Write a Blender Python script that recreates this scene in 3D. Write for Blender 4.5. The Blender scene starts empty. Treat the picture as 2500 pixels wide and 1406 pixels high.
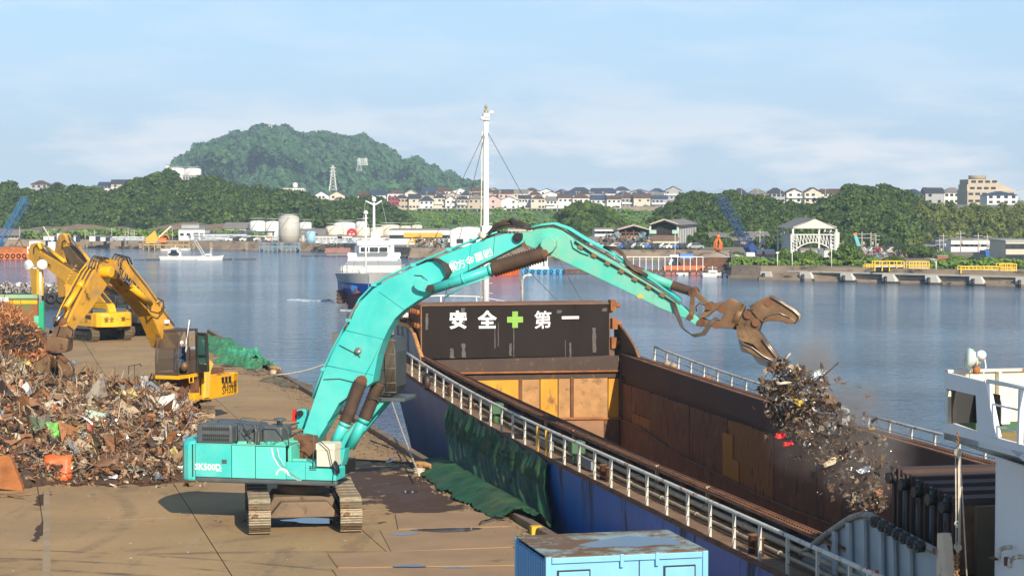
import bpy,math,random
import numpy as np
from mathutils import Vector,Matrix,noise
R=math.radians
rnd=random.Random(11)
scene=bpy.context.scene
COL=scene.collection
FPX,CX,CY,HORIZON,CAM_H=4900.0,1250.0,703.0,495.0,10.0
PITCH=math.atan((CY-HORIZON)/FPX)
cam_data=bpy.data.cameras.new('camera')
cam=bpy.data.objects.new('camera',cam_data)
COL.objects.link(cam)
cam_data.sensor_width=36.0
cam_data.lens=36.0*FPX/2500.0
cam_data.clip_start=0.5
cam_data.clip_end=30000
cam.location=(0,0,CAM_H)
cam.rotation_euler=(R(90)-PITCH,0,0)
scene.camera=cam
SUN_DIR=Vector((-0.36,1.0,-0.57)).normalized()
world=bpy.data.worlds.new('World')
scene.world=world
world.use_nodes=True
wn,wl=world.node_tree.nodes,world.node_tree.links
wn.clear()
w_out=wn.new('ShaderNodeOutputWorld')
w_bg=wn.new('ShaderNodeBackground')
w_bg.inputs['Strength'].default_value=0.098
sky=wn.new('ShaderNodeTexSky')
sky.sky_type='NISHITA'
sky.sun_disc=False
sky.sun_elevation=math.asin(-SUN_DIR.z)
sky.sun_rotation=math.atan2(-SUN_DIR.x,-SUN_DIR.y)
sky.air_density=1.0
sky.dust_density=0.35
sky.ozone_density=2.6
tc=wn.new('ShaderNodeTexCoord')
sep=wn.new('ShaderNodeSeparateXYZ')
wl.new(tc.outputs['Generated'],sep.inputs[0])
mp=wn.new('ShaderNodeMapping')
mp.inputs['Scale'].default_value=(9,9,40)
wl.new(tc.outputs['Generated'],mp.inputs[0])
cn=wn.new('ShaderNodeTexNoise')
cn.inputs['Scale'].default_value=1.0
cn.inputs['Detail'].default_value=7
cn.inputs['Roughness'].default_value=0.55
wl.new(mp.outputs[0],cn.inputs['Vector'])
def w_ramp(src,stops):
    r=wn.new('ShaderNodeValToRGB')
    e=r.color_ramp.elements
    while len(e) > 1:e.remove(e[-1])
    e[0].position=stops[0][0];e[0].color=(stops[0][1],)*3+(1,)
    for p,v in stops[1:]:
        n=e.new(p);n.color=(v,v,v,1)
    wl.new(src,r.inputs[0]);return r
def w_math(op,a,b):
    m=wn.new('ShaderNodeMath');m.operation=op
    for i,s in enumerate((a,b)):
        if isinstance(s,(int,float)):m.inputs[i].default_value=s
        else:wl.new(s,m.inputs[i])
    return m.outputs[0]
c_ramp=w_ramp(cn.outputs['Fac'],[(0.46,0),(0.60,1)])
band=w_ramp(sep.outputs['Z'],[(0.0,0.5),(0.012,0.7),(0.026,0.9),(0.042,0.45),(0.06,0.15),(0.25,0.12),(0.6,0.05)])
veil=w_ramp(sep.outputs['Z'],[(0.0,0.9),(0.05,0.8),(0.12,0.45),(0.4,0.12),(1.0,0.05)])
cfac=w_math('MULTIPLY',c_ramp.outputs[0],band.outputs[0])
mv=wn.new('ShaderNodeMixRGB')
wl.new(veil.outputs[0],mv.inputs[0]);wl.new(sky.outputs[0],mv.inputs[1])
hz=wn.new('ShaderNodeValToRGB')
hz.color_ramp.elements[0].color=(5.0,6.3,7.7,1);hz.color_ramp.elements[0].position=0.0
hz.color_ramp.elements[1].color=(3.1,5.2,8.2,1);hz.color_ramp.elements[1].position=0.11
wl.new(sep.outputs['Z'],hz.inputs[0]);wl.new(hz.outputs[0],mv.inputs[2])
mx=wn.new('ShaderNodeMixRGB')
wl.new(cfac,mx.inputs[0])
wl.new(mv.outputs[0],mx.inputs[1])
mx.inputs[2].default_value=(8.8,8.6,8.7,1)
wl.new(mx.outputs[0],w_bg.inputs['Color'])
wl.new(w_bg.outputs[0],w_out.inputs['Surface'])
sun_data=bpy.data.lights.new('sun','SUN')
sun_data.energy=4.9
sun_data.angle=R(0.53)
sun_data.color=(1.0,0.89,0.73)
sun=bpy.data.objects.new('sun',sun_data)
COL.objects.link(sun)
sun.rotation_euler=SUN_DIR.to_track_quat('-Z','Y').to_euler()
sun.location=(20,-60,60)
vs=scene.view_settings
vs.view_transform='Standard'
vs.look='None'
vs.gamma=1
vs.use_curve_mapping=False
vs.exposure=0.42
scene.cycles.max_bounces=6
scene.cycles.transparent_max_bounces=12
scene.cycles.volume_bounces=0
def ray(px,py):
    u,v=(px-CX)/FPX,(CY-py)/FPX
    c,s=math.cos(PITCH),math.sin(PITCH)
    return Vector((u,c+v*s,-s+v*c))
def G(px,py,z=0.0):
    d=ray(px,py);t=(z-CAM_H)/d.z
    return Vector((0,0,CAM_H))+d*t
def D(px,py,y):
    d=ray(px,py);t=y/d.y
    return Vector((0,0,CAM_H))+d*t
MATS={}
def srgb(r,g,b):
    f=lambda c:(c/255/12.92) if c/255 <= 0.04045 else ((c/255+0.055)/1.055) ** 2.4
    return (f(r),f(g),f(b))
def mat(name,col,rough=0.6,metal=0.0,var=0.12,vs_=0.8,rust=None,amt=0.0,rs=1.2,streak=1.0,bump=0.0,bs=20.0,rnd_obj=0.0,spec=None,emit=None,hue=0.0,dust=None,dustamt=0.0):
    if name in MATS:return MATS[name]
    m=bpy.data.materials.new(name);MATS[name]=m
    m.use_nodes=True
    n,l=m.node_tree.nodes,m.node_tree.links
    b=n['Principled BSDF']
    b.inputs['Roughness'].default_value=rough
    b.inputs['Metallic'].default_value=metal
    if spec is not None:b.inputs['Specular IOR Level'].default_value=spec
    co=n.new('ShaderNodeTexCoord')
    mapn=n.new('ShaderNodeMapping')
    mapn.inputs['Scale'].default_value=(1,1,streak)
    l.new(co.outputs['Object'],mapn.inputs[0])
    def nz(scale,detail=5,vec=None,rough_=0.6):
        t=n.new('ShaderNodeTexNoise')
        t.inputs['Scale'].default_value=scale;t.inputs['Detail'].default_value=detail
        t.inputs['Roughness'].default_value=rough_
        l.new(vec or mapn.outputs[0],t.inputs['Vector']);return t.outputs['Fac']
    def rng(src,a,b_,c,d):
        r=n.new('ShaderNodeMapRange');r.inputs[1].default_value=a;r.inputs[2].default_value=b_
        r.inputs[3].default_value=c;r.inputs[4].default_value=d
        l.new(src,r.inputs[0]);return r.outputs[0]
    hs=n.new('ShaderNodeHueSaturation')
    hs.inputs['Color'].default_value=tuple(col)+(1,)
    val=rng(nz(vs_),0.3,0.7,1-var,1+var)
    if rnd_obj:
        oi=n.new('ShaderNodeObjectInfo')
        mm=n.new('ShaderNodeMath');mm.operation='MULTIPLY'
        l.new(val,mm.inputs[0]);l.new(rng(oi.outputs['Random'],0,1,1-rnd_obj,1+rnd_obj),mm.inputs[1])
        val=mm.outputs[0]
    l.new(val,hs.inputs['Value'])
    if hue:l.new(rng(nz(vs_*0.7+0.01),0.3,0.7,0.5-hue,0.5+hue),hs.inputs['Hue'])
    cur=hs.outputs[0]
    if dust:
        mixd=n.new('ShaderNodeMixRGB')
        mixd.inputs[2].default_value=tuple(dust)+(1,)
        l.new(rng(nz(rs*0.6,6,co.outputs['Object']),0.62-dustamt*0.4,0.75-dustamt*0.3,0,0.8),mixd.inputs[0])
        l.new(cur,mixd.inputs[1]);cur=mixd.outputs[0]
    if rust:
        mixr=n.new('ShaderNodeMixRGB')
        mixr.inputs[2].default_value=tuple(rust)+(1,)
        th=0.78-amt*0.5
        fac=rng(nz(rs,9,None,0.7),th,th+0.09,0,1)
        l.new(fac,mixr.inputs[0]);l.new(cur,mixr.inputs[1]);cur=mixr.outputs[0]
        rr=rng(fac,0,1,rough,0.85);l.new(rr,b.inputs['Roughness'])
    l.new(cur,b.inputs['Base Color'])
    if bump:
        bp=n.new('ShaderNodeBump');bp.inputs['Strength'].default_value=min(1,bump)
        bp.inputs['Distance'].default_value=0.02*max(1,bump)
        l.new(nz(bs,4,co.outputs['Object']),bp.inputs['Height']);l.new(bp.outputs[0],b.inputs['Normal'])
    if emit:
        b.inputs['Emission Color'].default_value=tuple(col)+(1,);b.inputs['Emission Strength'].default_value=emit
    return m
RUST=(0.16,0.06,0.025)
DKRUST=(0.07,0.032,0.018)
M_teal=mat('teal_paint',(0.05,0.51,0.465),0.42,var=0.16,vs_=0.5,rust=(.10,.10,.06),amt=0.22,rs=1.1,streak=.6,dust=(0.13,0.56,0.50),dustamt=0.45)
M_teal_worn=mat('worn_teal_paint',(0.09,0.50,0.38),0.5,var=0.16,vs_=0.7,rust=(0.12,0.06,0.03),amt=0.36,rs=1.9,streak=.5,dust=(0.24,0.47,0.34),dustamt=0.5)
M_teal_pale=mat('faded_teal_paint',(0.11,0.60,0.52),0.45,var=0.12,vs_=0.9,rust=RUST,amt=0.1,rs=2)
M_yellow=mat('yellow_paint',(0.78,0.40,0.012),0.4,var=0.15,vs_=0.8,rust=(0.12,0.06,0.02),amt=0.2,rs=1.6)
M_yellow_dirty=mat('dirty_yellow_paint',(0.66,0.33,0.03),0.5,var=0.22,vs_=1.0,rust=(0.10,0.055,0.02),amt=0.42,rs=1.3,dust=(0.3,0.2,0.1),dustamt=0.3)
M_browncast=mat('brown_worn_steel',(0.17,0.095,0.045),0.55,0.35,var=0.3,vs_=2.0,rust=(.07,.04,.022),amt=0.45,rs=1.8,bump=0.25,bs=20,dust=(.30,.19,.09),dustamt=.3)
M_rust=mat('rusty_steel',(0.15,0.065,0.03),0.85,0.0,var=0.35,vs_=1.4,rust=DKRUST,amt=0.5,rs=2,bump=0.5,bs=18)
M_rust_orange=mat('orange_rust',(0.33,0.12,0.035),0.9,0.0,var=0.35,vs_=1.8,rust=RUST,amt=0.4,rs=2,bump=0.5,bs=22)
M_hose=mat('rubber_hose',(0.035,0.028,0.022),0.6,var=0.3,vs_=3,dust=(0.12,0.08,0.05),dustamt=0.4)
M_boot=mat('dusty_bellows',(0.075,0.045,0.028),0.8,var=0.3,vs_=3)
M_black=mat('black_steel',(0.018,0.017,0.016),0.5,var=0.3,vs_=2,dust=(0.09,0.065,0.045),dustamt=0.3)
M_grey_plastic=mat('grey_hood_paint',(0.075,0.088,0.092),0.5,var=0.15,vs_=2,dust=(0.16,0.14,0.11),dustamt=0.15)
M_track=mat('track_steel',(0.19,0.145,0.09),0.5,0.4,var=0.35,vs_=3,rust=(0.15,0.08,0.03),amt=0.5,rs=3,bump=0.3)
M_track_hi=mat('polished_track_steel',(0.42,0.38,0.30),0.35,0.7,var=0.3,vs_=4,rust=(0.2,0.12,0.05),amt=0.42,rs=4)
M_chrome=mat('chromed_rod',(0.55,0.58,0.62),0.15,1.0,var=0.05)
M_glass=mat('dark_glass',(0.012,0.018,0.018),0.06,0.0,var=0.1,spec=0.8)
M_white=mat('white_paint',(0.78,0.78,0.76),0.45,var=0.05,vs_=1,rust=(0.35,0.16,0.06),amt=0.08,rs=1.5,streak=0.3)
M_white_rusty=mat('white_paint_rusting',(0.60,0.58,0.50),0.55,var=0.12,vs_=2,rust=(0.28,0.12,0.045),amt=0.48,rs=4,streak=0.5)
M_white_clean=mat('clean_white',(0.8,0.8,0.78),0.5,var=0.03)
M_cream=mat('cream_paint',(0.72,0.66,0.5),0.5,var=0.06,rust=(0.3,0.15,0.05),amt=0.15,rs=2)
M_letter_black=mat('black_lettering',(0.02,0.02,0.02),0.5,var=0.1)
M_letter_white=mat('white_lettering',(0.82,0.8,0.76),0.55,var=0.08,rust=(0.4,0.2,0.1),amt=0.16,rs=4)
M_red=mat('red_paint',(0.6,0.02,0.02),0.5)
M_orange=mat('orange_paint',(0.75,0.17,0.02),0.5,var=0.15,rust=RUST,amt=0.3,rs=0.8)
M_blue_crane=mat('blue_lattice_paint',(0.03,0.14,0.38),0.5,var=0.1)
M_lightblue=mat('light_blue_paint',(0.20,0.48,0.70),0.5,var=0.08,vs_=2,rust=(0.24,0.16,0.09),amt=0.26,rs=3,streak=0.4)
M_conc=mat('pale_concrete',(0.42,0.40,0.36),0.85,var=0.18,vs_=0.5,rust=(0.16,0.13,0.1),amt=0.35,rs=0.5,streak=0.5)
M_wood=mat('weathered_wood',(0.2,0.12,0.06),0.85,var=0.3,vs_=2)
class MB:
    def __init__(s,M=None):s.v=[];s.f=[];s.sm=[];s.M=M
    def add(s,vs_,fs,smooth=False):
        o=len(s.v)
        if s.M is not None:vs_=[s.M @ Vector(p) for p in vs_]
        s.v+=[tuple(p) for p in vs_]
        s.f+=[tuple(i+o for i in f) for f in fs]
        s.sm+=[smooth]*len(fs);return s
    def box(s,c,d,rot=None):
        x,y,z=d[0]/2,d[1]/2,d[2]/2;c=Vector(c)
        vs_=[Vector((a*x,b*y,e*z)) for a in (-1,1) for b in (-1,1) for e in (-1,1)]
        if rot is not None:vs_=[rot @ v for v in vs_]
        return s.add([c+v for v in vs_],[(0,1,3,2),(4,6,7,5),(0,4,5,1),(2,3,7,6),(0,2,6,4),(1,5,7,3)])
    def bb(s,a,b):
        return s.box([(a[i]+b[i])/2 for i in range(3)],[abs(b[i]-a[i]) for i in range(3)])
    def beam(s,p,q,w,h=None,up=(0,0,1),w2=None,h2=None):
        h=h or w;w2=w2 or w;h2=h2 or h
        p,q=Vector(p),Vector(q);a=(q-p).normalized();up=Vector(up)
        if abs(a.dot(up)) > 0.98:up=Vector((1,0,0))
        r=a.cross(up).normalized();u=r.cross(a)
        vs_=[p+r*(i*w/2)+u*(j*h/2) for i,j in ((-1,-1),(1,-1),(1,1),(-1,1))]
        vs_+=[q+r*(i*w2/2)+u*(j*h2/2) for i,j in ((-1,-1),(1,-1),(1,1),(-1,1))]
        return s.add(vs_,[(0,1,2,3),(7,6,5,4),(0,4,5,1),(1,5,6,2),(2,6,7,3),(3,7,4,0)])
    def tube(s,pts,r,n=7,cap=True,smooth=True):
        pts=[Vector(p) for p in pts];k=len(pts);rs=r if isinstance(r,(list,tuple)) else [r]*k
        vs_=[];prev=None
        for i,p in enumerate(pts):
            t=(pts[min(i+1,k-1)]-pts[max(i-1,0)])
            if t.length < 1e-9:t=Vector((0,0,1))
            t.normalize()
            if prev is None:
                u=Vector((0,0,1)) if abs(t.z) < 0.9 else Vector((1,0,0))
                prev=t.cross(u).normalized()
            prev=(prev-t*prev.dot(t))
            prev=prev.normalized() if prev.length > 1e-6 else t.orthogonal().normalized()
            w=t.cross(prev)
            vs_+=[p+(prev*math.cos(6.2832*j/n)+w*math.sin(6.2832*j/n))*rs[i] for j in range(n)]
        fs=[(i*n+j,i*n+(j+1) % n,(i+1)*n+(j+1) % n,(i+1)*n+j) for i in range(k-1) for j in range(n)]
        s.add(vs_,fs,smooth)
        if cap:
            o=len(s.v)-len(vs_)
            s.f+=[tuple(o+j for j in range(n))[::-1],tuple(o+(k-1)*n+j for j in range(n))];s.sm+=[False,False]
        return s
    def cyl(s,p,q,r,n=12,r2=None):return s.tube([p,q],[r,r2 if r2 is not None else r],n)
    def prism(s,pts,t,ex=(1,0,0),ez=(0,0,1),o=(0,0,0)):
        """outline pts (a,b) along ex and ez, extruded by t either side of the plane"""
        ex,ez,o=Vector(ex),Vector(ez),Vector(o);nrm=ez.cross(ex).normalized();k=len(pts)
        a=[o+ex*p[0]+ez*p[1]+nrm*(t/2) for p in pts];b=[o+ex*p[0]+ez*p[1]-nrm*(t/2) for p in pts]
        area=sum(pts[i][0]*pts[(i+1) % k][1]-pts[(i+1) % k][0]*pts[i][1] for i in range(k))
        fs=[tuple(range(k)),tuple(range(2*k-1,k-1,-1))]+[(i,i+k,(i+1) % k+k,(i+1) % k) for i in range(k)]
        if area > 0:fs=[f[::-1] for f in fs]
        return s.add(a+b,fs)
    def quad(s,a,b,c,d):return s.add([a,b,c,d],[(0,1,2,3)])
    def lathe(s,prof,n=16,c=(0,0,0),M=None):
        vs_=[]
        for r,z in prof:
            for j in range(n):
                v=Vector((r*math.cos(6.2832*j/n),r*math.sin(6.2832*j/n),z))
                if M is not None:v=M @ v
                vs_.append(Vector(c)+v)
        k=len(prof)
        return s.add(vs_,[(i*n+j,i*n+(j+1) % n,(i+1)*n+(j+1) % n,(i+1)*n+j) for i in range(k-1) for j in range(n)]+[tuple(range(n))[::-1],tuple((k-1)*n+j for j in range(n))],True)
    def ring(s,c,nrm,r,w,n=14):
        c,nrm=Vector(c),Vector(nrm).normalized();u=nrm.orthogonal().normalized();w_=nrm.cross(u)
        pts=[c+(u*math.cos(6.2832*j/n)+w_*math.sin(6.2832*j/n))*r for j in range(n)]
        return s.tube(pts+[pts[0],pts[1]],w,6,False)
    def mesh(s,name,m=None,bev=0):
        me=bpy.data.meshes.new(name);me.from_pydata(s.v,[],s.f)
        me.polygons.foreach_set('use_smooth',s.sm)
        if m:me.materials.append(m)
        return me
    def build(s,name,m,parent=None,label=None,bev=0.0,W=False,kind=None):
        """W: the collected points are world coordinates (otherwise they are in the parent's frame)"""
        if W and parent is not None:
            inv=frame(parent).inverted();s.v=[tuple(inv @ Vector(p)) for p in s.v]
        o=bpy.data.objects.new(name,s.mesh(name,m));COL.objects.link(o)
        if parent is not None:o.parent=parent
        if label:o['label']=label
        if kind:o['kind']=kind
        if bev:
            md=o.modifiers.new('bevel','BEVEL');md.width=bev;md.segments=2;md.limit_method='ANGLE';md.angle_limit=R(35)
        return o
def frame(o):
    m=Matrix.Translation(o.location) @ o.rotation_euler.to_matrix().to_4x4()
    return frame(o.parent) @ m if o.parent else m
def thing(name,label,cat,loc=(0,0,0),rz=0.0,group=None):
    o=bpy.data.objects.new(name,None);COL.objects.link(o)
    o.empty_display_size=0.5
    o.location=loc;o.rotation_euler=(0,0,rz);o['label']=label;o['category']=cat
    if group:o['group']=group
    return o
def tag(o,label,cat,group=None):
    o['label']=label;o['category']=cat
    if group:o['group']=group
    return o
def struct(o):o['kind']='structure';return o
def copy_tree(o,parent=None):
    c=o.copy();COL.objects.link(c)
    if parent is not None:c.parent=parent
    for ch in list(o.children):copy_tree(ch,c)
    return c
def one(mb,name,m,label,cat,loc=None,group=None,bev=0.0):
    """a thing that is one mesh; its points are world coordinates and its origin goes to loc"""
    if loc is None:
        a=np.array(mb.v);loc=(a[:,0].mean(),a[:,1].mean(),a[:,2].min())
    mb.v=[(p[0]-loc[0],p[1]-loc[1],p[2]-loc[2]) for p in mb.v]
    o=mb.build(name,m,None,bev=bev);o.location=loc
    return tag(o,label,cat,group)
def text(body,size,o,ex,ey,m,parent,name='lettering',off=0.0,W=True,align='CENTER',sx=1.0,depth=0.004):
    c=bpy.data.curves.new(name,'FONT');c.body=body;c.size=1.0;c.offset=off;c.extrude=0.0;c.resolution_u=2
    c.align_x=align;c.align_y='CENTER'
    t=bpy.data.objects.new(name,c);COL.objects.link(t)
    bpy.context.view_layer.update()
    me=bpy.data.meshes.new_from_object(t.evaluated_get(bpy.context.evaluated_depsgraph_get()))
    bpy.data.objects.remove(t);bpy.data.curves.remove(c)
    ex,ey,o=Vector(ex).normalized(),Vector(ey).normalized(),Vector(o);nz=ex.cross(ey)
    inv=frame(parent).inverted() if W else Matrix.Identity(4)
    for v in me.vertices:
        v.co=inv @ (o+ex*(v.co.x*size*sx)+ey*(v.co.y*size)+nz*depth)
    me.materials.clear();me.materials.append(m)
    ob=bpy.data.objects.new(name,me);COL.objects.link(ob);ob.parent=parent
    return ob
def np_mesh(name,verts,faces,m,smooth=False):
    """fast mesh from numpy arrays; faces is (n,3) or (n,4)"""
    me=bpy.data.meshes.new(name);k=faces.shape[1]
    me.vertices.add(len(verts));me.vertices.foreach_set('co',np.asarray(verts,np.float32).ravel())
    me.loops.add(faces.size);me.loops.foreach_set('vertex_index',faces.astype(np.int32).ravel())
    me.polygons.add(len(faces))
    me.polygons.foreach_set('loop_start',np.arange(0,faces.size,k,dtype=np.int32))
    me.polygons.foreach_set('use_smooth',np.full(len(faces),smooth))
    me.update(calc_edges=True)
    for q in (m if isinstance(m,(list,tuple)) else [m]):me.materials.append(q)
    return me
# ================================================================= SETTING: water, land, hills, woods
WATER_Z,LAND_Z=-2.5,-0.5
def water_material():
    m=bpy.data.materials.new('harbour_water');m.use_nodes=True
    n,l=m.node_tree.nodes,m.node_tree.links;b=n['Principled BSDF']
    b.inputs['Base Color'].default_value=(0.02,0.072,0.135,1)
    b.inputs['Roughness'].default_value=0.09
    b.inputs['IOR'].default_value=1.33
    co=n.new('ShaderNodeTexCoord')
    def nz(sc,rot,det,rough=0.55):
        mp_=n.new('ShaderNodeMapping');mp_.inputs['Scale'].default_value=sc;mp_.inputs['Rotation'].default_value=(0,0,rot)
        l.new(co.outputs['Object'],mp_.inputs[0])
        t=n.new('ShaderNodeTexNoise');t.inputs['Scale'].default_value=1;t.inputs['Detail'].default_value=det;t.inputs['Roughness'].default_value=rough
        l.new(mp_.outputs[0],t.inputs['Vector']);return t.outputs['Fac']
    def mul(a,b_):
        q=n.new('ShaderNodeMath');q.operation='MULTIPLY'
        for i,s in enumerate((a,b_)):
            if isinstance(s,(int,float)):q.inputs[i].default_value=s
            else:l.new(s,q.inputs[i])
        return q.outputs[0]
    def add(a,b_):
        q=n.new('ShaderNodeMath');q.operation='ADD';l.new(a,q.inputs[0]);l.new(b_,q.inputs[1]);return q.outputs[0]
    swell=nz((0.35,0.7,1),0.25,3)
    chop=nz((1.3,2.4,1),-0.2,4)
    patch=nz((0.012,0.03,1),0.1,4)
    pr=n.new('ShaderNodeMapRange');pr.inputs[1].default_value=0.35;pr.inputs[2].default_value=0.65;pr.inputs[3].default_value=0.45;pr.inputs[4].default_value=1.25
    l.new(patch,pr.inputs[0])
    h=mul(add(mul(swell,0.42),mul(chop,0.16)),pr.outputs[0])
    bp=n.new('ShaderNodeBump');bp.inputs['Strength'].default_value=1.0;bp.inputs['Distance'].default_value=0.75
    l.new(h,bp.inputs['Height']);l.new(bp.outputs[0],b.inputs['Normal'])
    return m
M_water=water_material()
mb=MB();mb.quad((-2450,-50,0),(2450,-50,0),(2450,1200,0),(-2450,1200,0))
water=struct(mb.build('water',M_water));water.location=(0,0,WATER_Z)
M_land=mat('far_ground',(0.24,0.20,0.14),0.9,var=0.3,vs_=0.05,rust=(0.07,0.10,0.03),amt=0.5,rs=0.08)
M_seawall=mat('seawall_concrete',(0.27,0.21,0.15),0.9,var=0.25,vs_=0.3,rust=(0.07,0.055,0.04),amt=0.5,rs=0.35,streak=2)
SHORE=[(-700,600),(150,604),(420,607),(840,615),(1000,629),(1400,634),(1784,637),(1786,679),(1858,682),(2180,690),(2700,706)]
shore=[G(x,y,WATER_Z) for x,y in SHORE]
poly=[(p.x,p.y) for p in shore]
back=[(2450,poly[-1][1]),(2450,3350),(-2450,3350),(-2450,poly[0][1])]
mb=MB();allp=poly+back
mb.add([(x,y,LAND_Z) for x,y in allp],[tuple(range(len(allp)))])
land=struct(mb.build('far_shore_ground',M_land))
mb=MB()
for i in range(len(poly)-1):
    a,b=poly[i],poly[i+1]
    d=Vector((b[0]-a[0],b[1]-a[1],0)).normalized();nrm=Vector((d.y,-d.x,0))
    a3,b3=Vector((a[0],a[1],0)),Vector((b[0],b[1],0))
    top,mid=LAND_Z+0.25,WATER_Z+0.5
    f=nrm*0.5
    mb.add([a3+Vector((0,0,top)),b3+Vector((0,0,top)),b3+f*0.2+Vector((0,0,mid)),a3+f*0.2+Vector((0,0,mid)),
            b3+f*1.6+Vector((0,0,mid-.15)),a3+f*1.6+Vector((0,0,mid-.15)),b3+f*2+Vector((0,0,-4)),a3+f*2+Vector((0,0,-4)),
            a3-f*1.6+Vector((0,0,top)),b3-f*1.6+Vector((0,0,top))],
           [(0,3,2,1),(3,5,4,2),(5,7,6,4),(8,0,1,9)])
sw=struct(mb.build('seawall',M_seawall))
mb=MB();mb.M=None
for (x0,y0,x1,y1,s) in ((150,604,840,615,16),):
    for k in range(s):
        t=(k+.5)/s;p=G(x0+(x1-x0)*t,y0+(y1-y0)*t,WATER_Z);mb.box((p.x,p.y-.6,-1.4),(.8,.5,2.0))
mb.build('buttress',M_seawall,sw,kind='stuff')
def foliage_mat(name,dark,light,rv=0.25):
    m=bpy.data.materials.new(name);m.use_nodes=True
    n,l=m.node_tree.nodes,m.node_tree.links;b=n['Principled BSDF']
    b.inputs['Roughness'].default_value=0.6;b.inputs['Specular IOR Level'].default_value=0.25
    g=n.new('ShaderNodeNewGeometry');oi=n.new('ShaderNodeObjectInfo')
    t=n.new('ShaderNodeTexNoise');t.inputs['Scale'].default_value=0.09;t.inputs['Detail'].default_value=3
    l.new(g.outputs['Position'],t.inputs['Vector'])
    t2=n.new('ShaderNodeTexNoise');t2.inputs['Scale'].default_value=0.55;t2.inputs['Detail'].default_value=2;l.new(g.outputs['Position'],t2.inputs['Vector'])
    tt_=n.new('ShaderNodeMath');tt_.operation='MULTIPLY_ADD';tt_.inputs[1].default_value=.6;l.new(t2.outputs['Fac'],tt_.inputs[0]);m3=n.new('ShaderNodeMath');m3.operation='MULTIPLY';m3.inputs[1].default_value=.5;l.new(t.outputs['Fac'],m3.inputs[0]);l.new(m3.outputs[0],tt_.inputs[2])
    a=n.new('ShaderNodeMath');a.operation='MULTIPLY_ADD';a.inputs[1].default_value=0.45;l.new(oi.outputs['Random'],a.inputs[0])
    a2=n.new('ShaderNodeMath');a2.operation='MULTIPLY_ADD';a2.inputs[1].default_value=3.2;a2.inputs[2].default_value=-1.5;l.new(tt_.outputs[0],a2.inputs[0])
    l.new(a2.outputs[0],a.inputs[2])
    a3=n.new('ShaderNodeMath');a3.operation='MULTIPLY_ADD';a3.inputs[1].default_value=0.35;l.new(g.outputs['Random Per Island'],a3.inputs[0]);l.new(a.outputs[0],a3.inputs[2]);a3.use_clamp=True
    mx_=n.new('ShaderNodeMixRGB');mx_.inputs[1].default_value=dark+(1,);mx_.inputs[2].default_value=light+(1,)
    l.new(a3.outputs[0],mx_.inputs[0]);l.new(mx_.outputs[0],b.inputs['Base Color'])
    return m
M_leaf=foliage_mat('evergreen_leaves',(0.012,0.036,0.010),(0.07,0.115,0.02))
M_leaf_light=foliage_mat('bright_leaves',(0.03,0.075,0.012),(0.13,0.20,0.03))
M_leaf_bamboo=foliage_mat('bamboo_leaves',(0.045,0.075,0.015),(0.16,0.19,0.04))
M_leaf_far=foliage_mat('mountain_foliage',(0.018,0.06,0.03),(0.055,0.13,0.04))
M_grass=foliage_mat('vine_covered_slope',(0.055,0.12,0.02),(0.15,0.24,0.04))
M_bark=mat('bark',(0.07,0.05,0.035),0.9,var=0.3,vs_=3)
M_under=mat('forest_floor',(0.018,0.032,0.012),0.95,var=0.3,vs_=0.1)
M_cut=mat('rock_cutting',(0.26,0.17,0.10),0.95,var=0.35,vs_=0.4,rust=(0.05,0.07,0.03),amt=0.5,rs=0.25,streak=.4,bump=2,bs=.8)
rng=np.random.RandomState(5)
def crown_arrays(nl,per,leaf,zs=0.8,lobe=(0.3,0.5),seed=0,flat=False):
    """unit-radius crown standing on z=0..~1.7: lobes carrying leaf-cluster quads"""
    r=np.random.RandomState(seed);V=[];
    for i in range(nl):
        th,ph=r.uniform(0,6.283),math.acos(r.uniform(-0.35,1))
        rr=r.uniform(0.45,0.75) if i else 0.0
        c=np.array([math.sin(ph)*math.cos(th)*rr,math.sin(ph)*math.sin(th)*rr,math.cos(ph)*rr*zs])
        R_=r.uniform(*lobe) if i else 0.62
        n=r.normal(size=(per,3));n /= np.linalg.norm(n,axis=1)[:,None]
        n[:,2]=np.where(n[:,2] <-0.35,-n[:,2],n[:,2])
        p=c+n*R_*r.uniform(0.82,1.12,(per,1))*np.array([1,1,zs])
        nn=n+r.normal(size=(per,3))*0.45;nn /= np.linalg.norm(nn,axis=1)[:,None]
        a=np.cross(nn,r.normal(size=(per,3)));a /= np.linalg.norm(a,axis=1)[:,None];b=np.cross(nn,a)
        s=leaf*r.uniform(0.6,1.3,(per,1));k=r.uniform(0.6,1.0,(per,1))
        V.append(np.stack([p-a*s-b*s*k,p+a*s*.8-b*s*k,p+a*s+b*s*k,p-a*s*.8+b*s*k],1))
    V=np.concatenate(V).reshape(-1,3);V[:,2]+=0.95
    return V.astype(np.float32)
def quads(n):return np.arange(n*4,dtype=np.int32).reshape(-1,4)
def tree_mesh(name,crown,m,trunk=True):
    v=crown;f=quads(len(v) // 4)
    mb_=MB()
    if trunk:mb_.tube([(0,0,0),(0.03,0.02,0.55),(-0.03,0.04,1.1)],[0.07,0.055,0.03],5);mb_.tube([(0,0,.5),(.3,.1,1.0)],[.035,.015],4);mb_.tube([(0,0,.45),(-.28,-.15,.95)],[.035,.015],4)
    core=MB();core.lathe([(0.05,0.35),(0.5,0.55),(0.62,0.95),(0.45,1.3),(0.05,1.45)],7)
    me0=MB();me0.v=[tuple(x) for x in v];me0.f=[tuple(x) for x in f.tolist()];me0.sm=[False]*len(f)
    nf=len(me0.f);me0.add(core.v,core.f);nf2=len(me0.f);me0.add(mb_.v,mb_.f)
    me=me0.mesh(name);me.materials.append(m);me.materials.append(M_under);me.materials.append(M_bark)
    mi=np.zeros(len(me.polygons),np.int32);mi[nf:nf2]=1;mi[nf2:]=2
    me.polygons.foreach_set('material_index',mi);return me
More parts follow.
